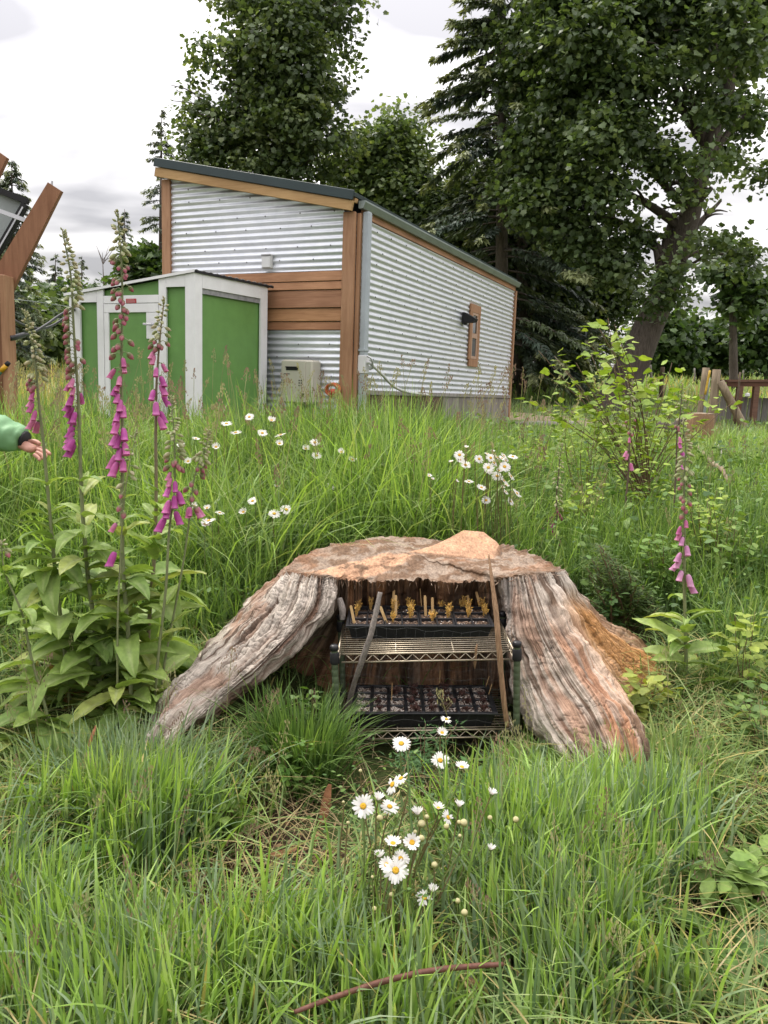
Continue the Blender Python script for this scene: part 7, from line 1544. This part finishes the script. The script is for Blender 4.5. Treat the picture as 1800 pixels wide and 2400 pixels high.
db = field_d(x, y, bare, bare_r); dt = field_d(x, y, tallc, .17); dens = np.clip(.12 + .68 * sstep(.6, 1.4, db), 0, 1) * (.55 + .45 * (1 - sstep(.6, 1.6, dt))); dens *= np.where((np.abs(x - .12) < .36) & (y > 2.12) & (y < 3.2), .13, 1)
dens *= lerp(.2, 1, sstep(.7, 1.2, field_d(x, y, clr, clr_r))); k = (rg.uniform(size=n) < dens) & ~blocked(x, y); x, y, dt, db = x[k], y[k], dt[k], db[k]; n = len(x)
tall = (1 - sstep(.7, 1.5, dt)); clump_ = vnoise(x * 7, y * 7, 0, 51)
h = (.055 + .085 * rg.uniform(size=n) + tall * (.07 + .09 * rg.uniform(size=n)) + .03 * clump_) * (.5 + .5 * sstep(.5, 1.3, db)) * (1 - .45 * sstep(2.1, 2.5, y)); w = rg.uniform(.005, .0105, n) * (1 + .2 * tall)
up_r = tall > .4; lean = np.where(up_r, np.abs(rg.normal(0, .16, n)), np.abs(rg.normal(.2, .3, n))); droop = np.where(up_r, rg.uniform(0, .3, n), rg.uniform(.1, .95, n)); az = rg.uniform(0, 6.283, n) + .0
az = np.where(up_r, vnoise(x * 3, y * 3, 0, 52) * 3 + rg.normal(0, .9, n), az)
col = pick('mid', n, rg); fr = pick('fresh', n, rg); bl_ = pick('blue', n, rg); q = vnoise(x * 2.4, y * 2.4, 0, 53)[:, None]
col = np.where(rg.uniform(size=(n, 1)) < .5 + .5 * q, fr, col); col = np.where(rg.uniform(size=(n, 1)) < (.35 - .5 * q) * up_r[:, None], bl_, col)
dryk = rg.uniform(size=n) < (.05 + .12 * (1 - tall)); col[dryk] = pick('dry', int(dryk.sum()), rg)
A1.add(blades(x, y, h, w, lean, droop, az, col, 5, rg=rg))
# flattened matted blades between the clumps
n = 13000; x, y = wedge(n, 1.05, 3.4, rg, .85); k = ~blocked(x, y) & ((field_d(x, y, bare, bare_r) > .85) | (rg.uniform(size=n) < .3)) & (field_d(x, y, clr, clr_r) > 1) & ~((np.abs(x - .1) < .42) & (y > 2.15)); x, y = x[k], y[k]; n = len(x); db = field_d(x, y, bare, bare_r)
col = pick('mid', n, rg); dk = rg.uniform(size=n) < .22; col[dk] = pick('dry', int(dk.sum()), rg)
A1.add(blades(x, y, rg.uniform(.08, .24, n), rg.uniform(.0035, .0068, n), rg.uniform(.5, 1.1, n), rg.uniform(.3, 1.2, n), rg.uniform(0, 6.283, n), col, 5, ground(x, y) + rg.uniform(0, .05, n), rg=rg))
# long single blades of the upright patches, bluish
NT = 10500; tk = rg.integers(0, len(tallc), NT); x = tallc[tk, 0] + rg.normal(0, .11, NT); y = tallc[tk, 1] + rg.normal(0, .10, NT); k = ~blocked(x, y) & (field_d(x, y, clr, clr_r) > .9); x, y, tk = x[k], y[k], tk[k]; n = len(x)
col = np.where(rg.uniform(size=(n, 1)) < .45, pick('blue', n, rg), pick('fresh', n, rg))
A1.add(blades(x, y, rg.uniform(.16, .38, n) * np.where(y > 2.15, .52, np.where(y < 1.9, .85, 1)), rg.uniform(.006, .0118, n), np.abs(rg.normal(0, .14, n)), rg.uniform(0, .85, n) ** 2.2, vnoise(tk * 1.7, tk * 0, 0, 55) * 3 + rg.normal(0, .8, n), col, 6, rg=rg))
A1.build('foreground_grass', M['grass'], 'rough green grass in upright clumps and matted patches across the foreground')
# --- tufts that stand on their own: things
def tuft(px, py, rad, n, h0, h1, pal, label, seed, w0=.005, w1=.009, Y=None, lean_=.22):
    r_ = np.random.default_rng(seed); c = hit(px, py) if Y is None else at(px, py, Y); x = c[0] + r_.normal(0, rad, n); y = c[1] + r_.normal(0, rad * .8, n); k = ~in_rack(x, y); x, y = x[k], y[k]; m = len(x)
    az = np.arctan2(y - c[1], x - c[0]) + r_.normal(0, .6, m); V, F, C = blades(x, y, r_.uniform(h0, h1, m), r_.uniform(w0, w1, m), np.abs(r_.normal(0, lean_, m)), r_.uniform(0, .8, m) ** 1.6, az, pick(pal, m, r_), 6, rg=r_)
    b = np.array([c[0], c[1], gz(c[0], c[1])]); t_ = empty('grass_tuft', b); tag(t_, label, 'grass tuft'); o = link('blades', mesh_np('blades', V - b, F, True, C), M['grass'], t_)
PAL['deep'] = [(.07, .14, .04), (.10, .185, .055), (.14, .24, .075), (.18, .29, .095)]
tuft(712, 1745, .055, 900, .18, .385, 'deep', 'dense dark green grass tuft standing at the left front of the rack', 1, .005, .009, 2.5, .12)
tuft(1270, 1840, .07, 600, .10, .19, 'fresh', 'bright fresh grass tuft at the right front foot of the rack', 2)
tuft(1380, 1870, .08, 600, .08, .16, 'fresh', 'bright grass tuft in front of the tip of the right root', 3)
tuft(1580, 1850, .09, 600, .12, .22, 'mid', 'pale green grass tuft right of the tip of the right root', 4)
tuft(300, 1910, .11, 800, .16, .28, 'blue', 'tall bluish grass tuft in front of the tip of the left root', 5)
tuft(170, 1880, .09, 400, .14, .24, 'mid', 'grass tuft below the foxglove leaves at the left', 6)
tuft(560, 1830, .10, 350, .08, .17, 'mid', 'drooping grass tuft under the left root', 7, lean_=.5)
tuft(1320, 1890, .08, 600, .12, .22, 'fresh', 'fresh grass tuft in front of the right root, nearer the daisies', 8, .005, .009, 2.28, .15)
# --- tall meadow grass behind the stump
A2 = Acc(); EVG = at(1460, 1440, 3.6)
def band(n, y0, y1, h0, h1, w0, w1, pal, dr, seed, side=.62, pw=1.0, mask=None, seg=5, ln=.14, fx=None):
    r_ = np.random.default_rng(seed); x, y = wedge(n, y0, y1, r_, pw, side); k = ~blocked(x, y) & (np.hypot((x - EVG[0]) / .36, (y - EVG[1] + .12) / .42) > 1)
    if mask is not None: k &= mask(x, y, r_)
    x, y = x[k], y[k]; n = len(x); g_ = 1 + .32 * vnoise(x * 1.3, y * 1.3, 0, seed) + (fx(x, y) if fx else 0); h = r_.uniform(h0, h1, n) * np.maximum(g_, .22)
    cp = pick(pal[0], n, r_); q = vnoise(x * .9, y * .9, 0, seed + 1)[:, None] + .5 * vnoise(x * 4, y * 4, 0, seed + 2)[:, None]
    for j, p_ in enumerate(pal[1:]): cp = np.where(r_.uniform(size=(n, 1)) < .33 + .35 * q * (1 if j % 2 == 0 else -1), pick(p_, n, r_), cp)
    return blades(x, y, h, r_.uniform(w0, w1, n), np.abs(r_.normal(0, ln, n)), r_.uniform(0, 1, n) ** dr, r_.uniform(0, 6.283, n), cp, seg, rg=r_)
rt_low = lambda x, y: -.38 * sstep(.05, .26, x / y) - .3 * (1 - sstep(3.4, 4.3, y)) - .34 * sstep(4.8, 6.6, y) - .34 * sstep(4.4, 6, y) * sstep(.13, .22, x / y)
A2.add(band(70000, 3.3, 7.6, .42, .80, .0055, .0105, ('deep', 'mid', 'fresh', 'deep'), 1.5, 61, mask=lambda x, y, r_: (r_.uniform(size=len(x)) < np.where(x / y > .12, .62, 1.0)) & ~((x > -1.25) & (x < -.62) & (y < 2.95)), fx=rt_low))
A2.add(band(7000, 3.6, 6.0, .62, .92, .006, .011, ('mid', 'fresh'), .8, 62, mask=lambda x, y, r_: x / y < .14, seg=7, ln=.2, fx=lambda x, y: -.25 * sstep(4.6, 6, y)))
A2.add(band(17000, 3.0, 4.6, .15, .34, .004, .007, ('mid', 'fresh', 'deep'), 1.2, 63))
A2.add(band(14000, 7.2, 9.6, .16, .36, .006, .011, ('mid', 'fresh'), 1.4, 64))
A2.build('meadow_grass', M['grass'], 'tall dense meadow grass between the stump and the metal house')
A3 = Acc()
left_dry = lambda x, y, r_: x / y < -.12
A3.add(band(16000, 8.5, 40, .30, .6, .012, .026, ('dry', 'dry', 'mid'), 1.5, 65, .7, 1.5, left_dry, 3))
A3.add(band(26000, 8.5, 24, .10, .24, .010, .02, ('mid', 'fresh', 'blue'), 1.5, 66, .7, 1.3, lambda x, y, r_: (x / y > .06) & ~((np.abs(x - 2.9) < 1.5) & (np.abs(y - 13.5) < 2.4) & (r_.uniform(size=len(x)) < .8)), 3))
A3.add(band(16000, 22, 60, .3, .6, .03, .06, ('mid', 'dry', 'fresh'), 1.5, 67, .7, 1.3, lambda x, y, r_: x / y > .06, 3))
A3.build('field_grass', M['grass'], 'lower field grass running back to the trees, straw coloured at the left')
# --- seed heads
def seedheads(n, y0, y1, h0, h1, seed, mask=None, sc_=1.0):
    r_ = np.random.default_rng(seed); x, y = wedge(n, y0, y1, r_); k = ~blocked(x, y)
    if mask is not None: k &= mask(x, y)
    x, y = x[k], y[k]; Vs, Fs_, Cs = [], [], []; o = 0
    for a, b in zip(x, y):
        h = r_.uniform(h0, h1); az = r_.uniform(0, 6.283); ln = r_.uniform(.05, .3); z0 = gz(a, b); cst = np.array([.30, .29, .14]) * r_.uniform(.7, 1.1)
        t = np.linspace(0, 1, 7); P = np.stack([a + h * ln * t ** 2 * math.cos(az), b + h * ln * t ** 2 * math.sin(az), z0 + h * t], 1); w = .0011 * sc_
        V = np.concatenate([np.stack([P - [w, 0, 0], P + [w, 0, 0]], 1).reshape(-1, 3)]); F = [(2 * i, 2 * i + 1, 2 * i + 3, 2 * i + 2) for i in range(6)]; C = [cst] * 14
        pl = r_.uniform(.09, .18); purple = r_.random() < .45; cs = (np.array([.26, .17, .13]) if purple else np.array([.34, .32, .17])) * r_.uniform(.75, 1.2); open_ = r_.uniform(.15, .9)
        for q in range(int(22 + 12 * open_)):
            f = r_.uniform(0, 1); p = P[-1] + (P[-1] - P[-2]) / np.linalg.norm(P[-1] - P[-2]) * (-pl + pl * f); L = .045 * open_ * (1 - f) + .006; aa = r_.uniform(0, 6.283); e_ = p + np.array([math.cos(aa) * L, math.sin(aa) * L, L * .7]); s_ = .0022 * sc_; u_ = len(V)
            V = np.concatenate([V, [e_ + [-s_, 0, 0], e_ + [0, 0, -.005], e_ + [s_, 0, 0], e_ + [0, 0, .007 * sc_]]]); F.append((u_, u_ + 1, u_ + 2, u_ + 3)); C += [cs] * 4
            if open_ > .45: u_ = len(V); V = np.concatenate([V, [p, p + [.0007, 0, 0], e_ + [.0007, 0, 0], e_]]); F.append((u_, u_ + 1, u_ + 2, u_ + 3)); C += [cst] * 4
        Vs.append(V); Fs_.append(np.array(F) + o); Cs.append(np.array(C)); o += len(V)
    return np.concatenate(Vs), np.concatenate(Fs_), np.concatenate(Cs)
A4 = Acc(); A4.add(seedheads(460, 3.9, 7.6, .6, .95, 71, lambda x, y: x / y < .2, 1.6)); A4.add(seedheads(110, 4.0, 6.5, .35, .6, 72, lambda x, y: x / y > .15, 1.5)); A4.add(seedheads(130, 1.4, 2.7, .2, .42, 73, lambda x, y: np.abs(x) > .22, .9))
A4.build('grass_seed_heads', M['straw'], 'loose brown and straw coloured grass seed heads standing above the meadow', 'seed heads')
# --- low ground cover leaflets and dry litter
def cover(n, y0, y1, z0, z1, size, cols, seed, shape='oval', mask=None):
    r_ = np.random.default_rng(seed); x, y = wedge(n, y0, y1, r_, .9); k = ~blocked(x, y) & (vnoise(x * 3, y * 3, 0, seed) > -.45)
    if mask is not None: k &= mask(x, y)
    x, y = x[k], y[k]; n = len(x); P = np.stack([x, y, ground(x, y) + r_.uniform(z0, z1, n)], 1); a = r_.uniform(0, 6.283, n); D = np.stack([np.cos(a), np.sin(a), r_.uniform(-.2, .7, n)], 1); cols = np.array(cols); kk = r_.uniform(0, len(cols) - 1.001, n); i = kk.astype(int)
    return leaves(P, D, r_.normal(size=(n, 3)) * .45 + np.array([0, 0, 1.]), size * r_.uniform(.5, 1.3, n), lerp(cols[i], cols[i + 1], (kk - i)[:, None]) * r_.uniform(.8, 1.2, n)[:, None], shape, .12, r_)
A5 = Acc(); HC = [(.055, .12, .03), (.085, .165, .04), (.125, .21, .05), (.17, .26, .06)]
A5.add(cover(15000, 1.05, 3.2, .005, .09, .017, HC, 81, mask=lambda x, y: field_d(x, y, bare, bare_r) > .8)); A5.add(cover(9000, 3.3, 6, .02, .3, .03, HC, 82)); A5.add(cover(5000, 3.6, 8, .1, .45, .05, HC, 83, mask=lambda x, y: x / y > .1))
st5 = cover(5200, 1.5, 2.7, .02, .30, .014, HC, 84, mask=lambda x, y: (np.hypot((x - .05) / .26, (y - 1.9) / .38) < 1))
A5.add(st5); A5.build('ground_cover', M['leaf'], 'low leafy ground cover and weeds growing among the grass', 'ground cover')
A6 = Acc(); LC = [(.12, .06, .03), (.22, .12, .06), (.36, .22, .12), (.42, .30, .18)]
A6.add(cover(9000, 1.3, 3.1, .004, .022, .022, LC, 91, 'diamond', lambda x, y: field_d(x, y, bare, bare_r) < 1.7)); A6.add(cover(3500, 2.2, 3.3, .003, .02, .03, LC, 92, 'needle', lambda x, y: (np.abs(x - .1) < .75))); A6.add(cover(2500, 1.1, 3, .004, .03, .03, LC, 93, 'needle'))
A6.build('wood_chip_litter', M['straw'], 'brown wood chips, bark flakes and dead grass littering the bare soil', 'litter')
n = 3200; x, y = wedge(n, 1.1, 3.0, rg); k = ~blocked(x, y) & ((field_d(x, y, bare, bare_r) < 2.2) | (rg.uniform(size=n) < .3)); x, y = x[k], y[k]; n = len(x)
A7 = Acc(); A7.add(blades(x, y, rg.uniform(.07, .22, n), rg.uniform(.0014, .0032, n), rg.uniform(.8, 1.3, n), rg.uniform(.2, 1.1, n), rg.uniform(0, 6.283, n), np.array([.42, .33, .19]) * rg.uniform(.55, 1.15, (n, 1)), 4, ground(x, y) + rg.uniform(.003, .05, n), rg=rg)); A7.build('dead_grass', M['straw'], 'flattened pale dead grass stalks lying between the green clumps', 'dead grass')
# a few blades and splinters of grass rising through the hollow beside the rack
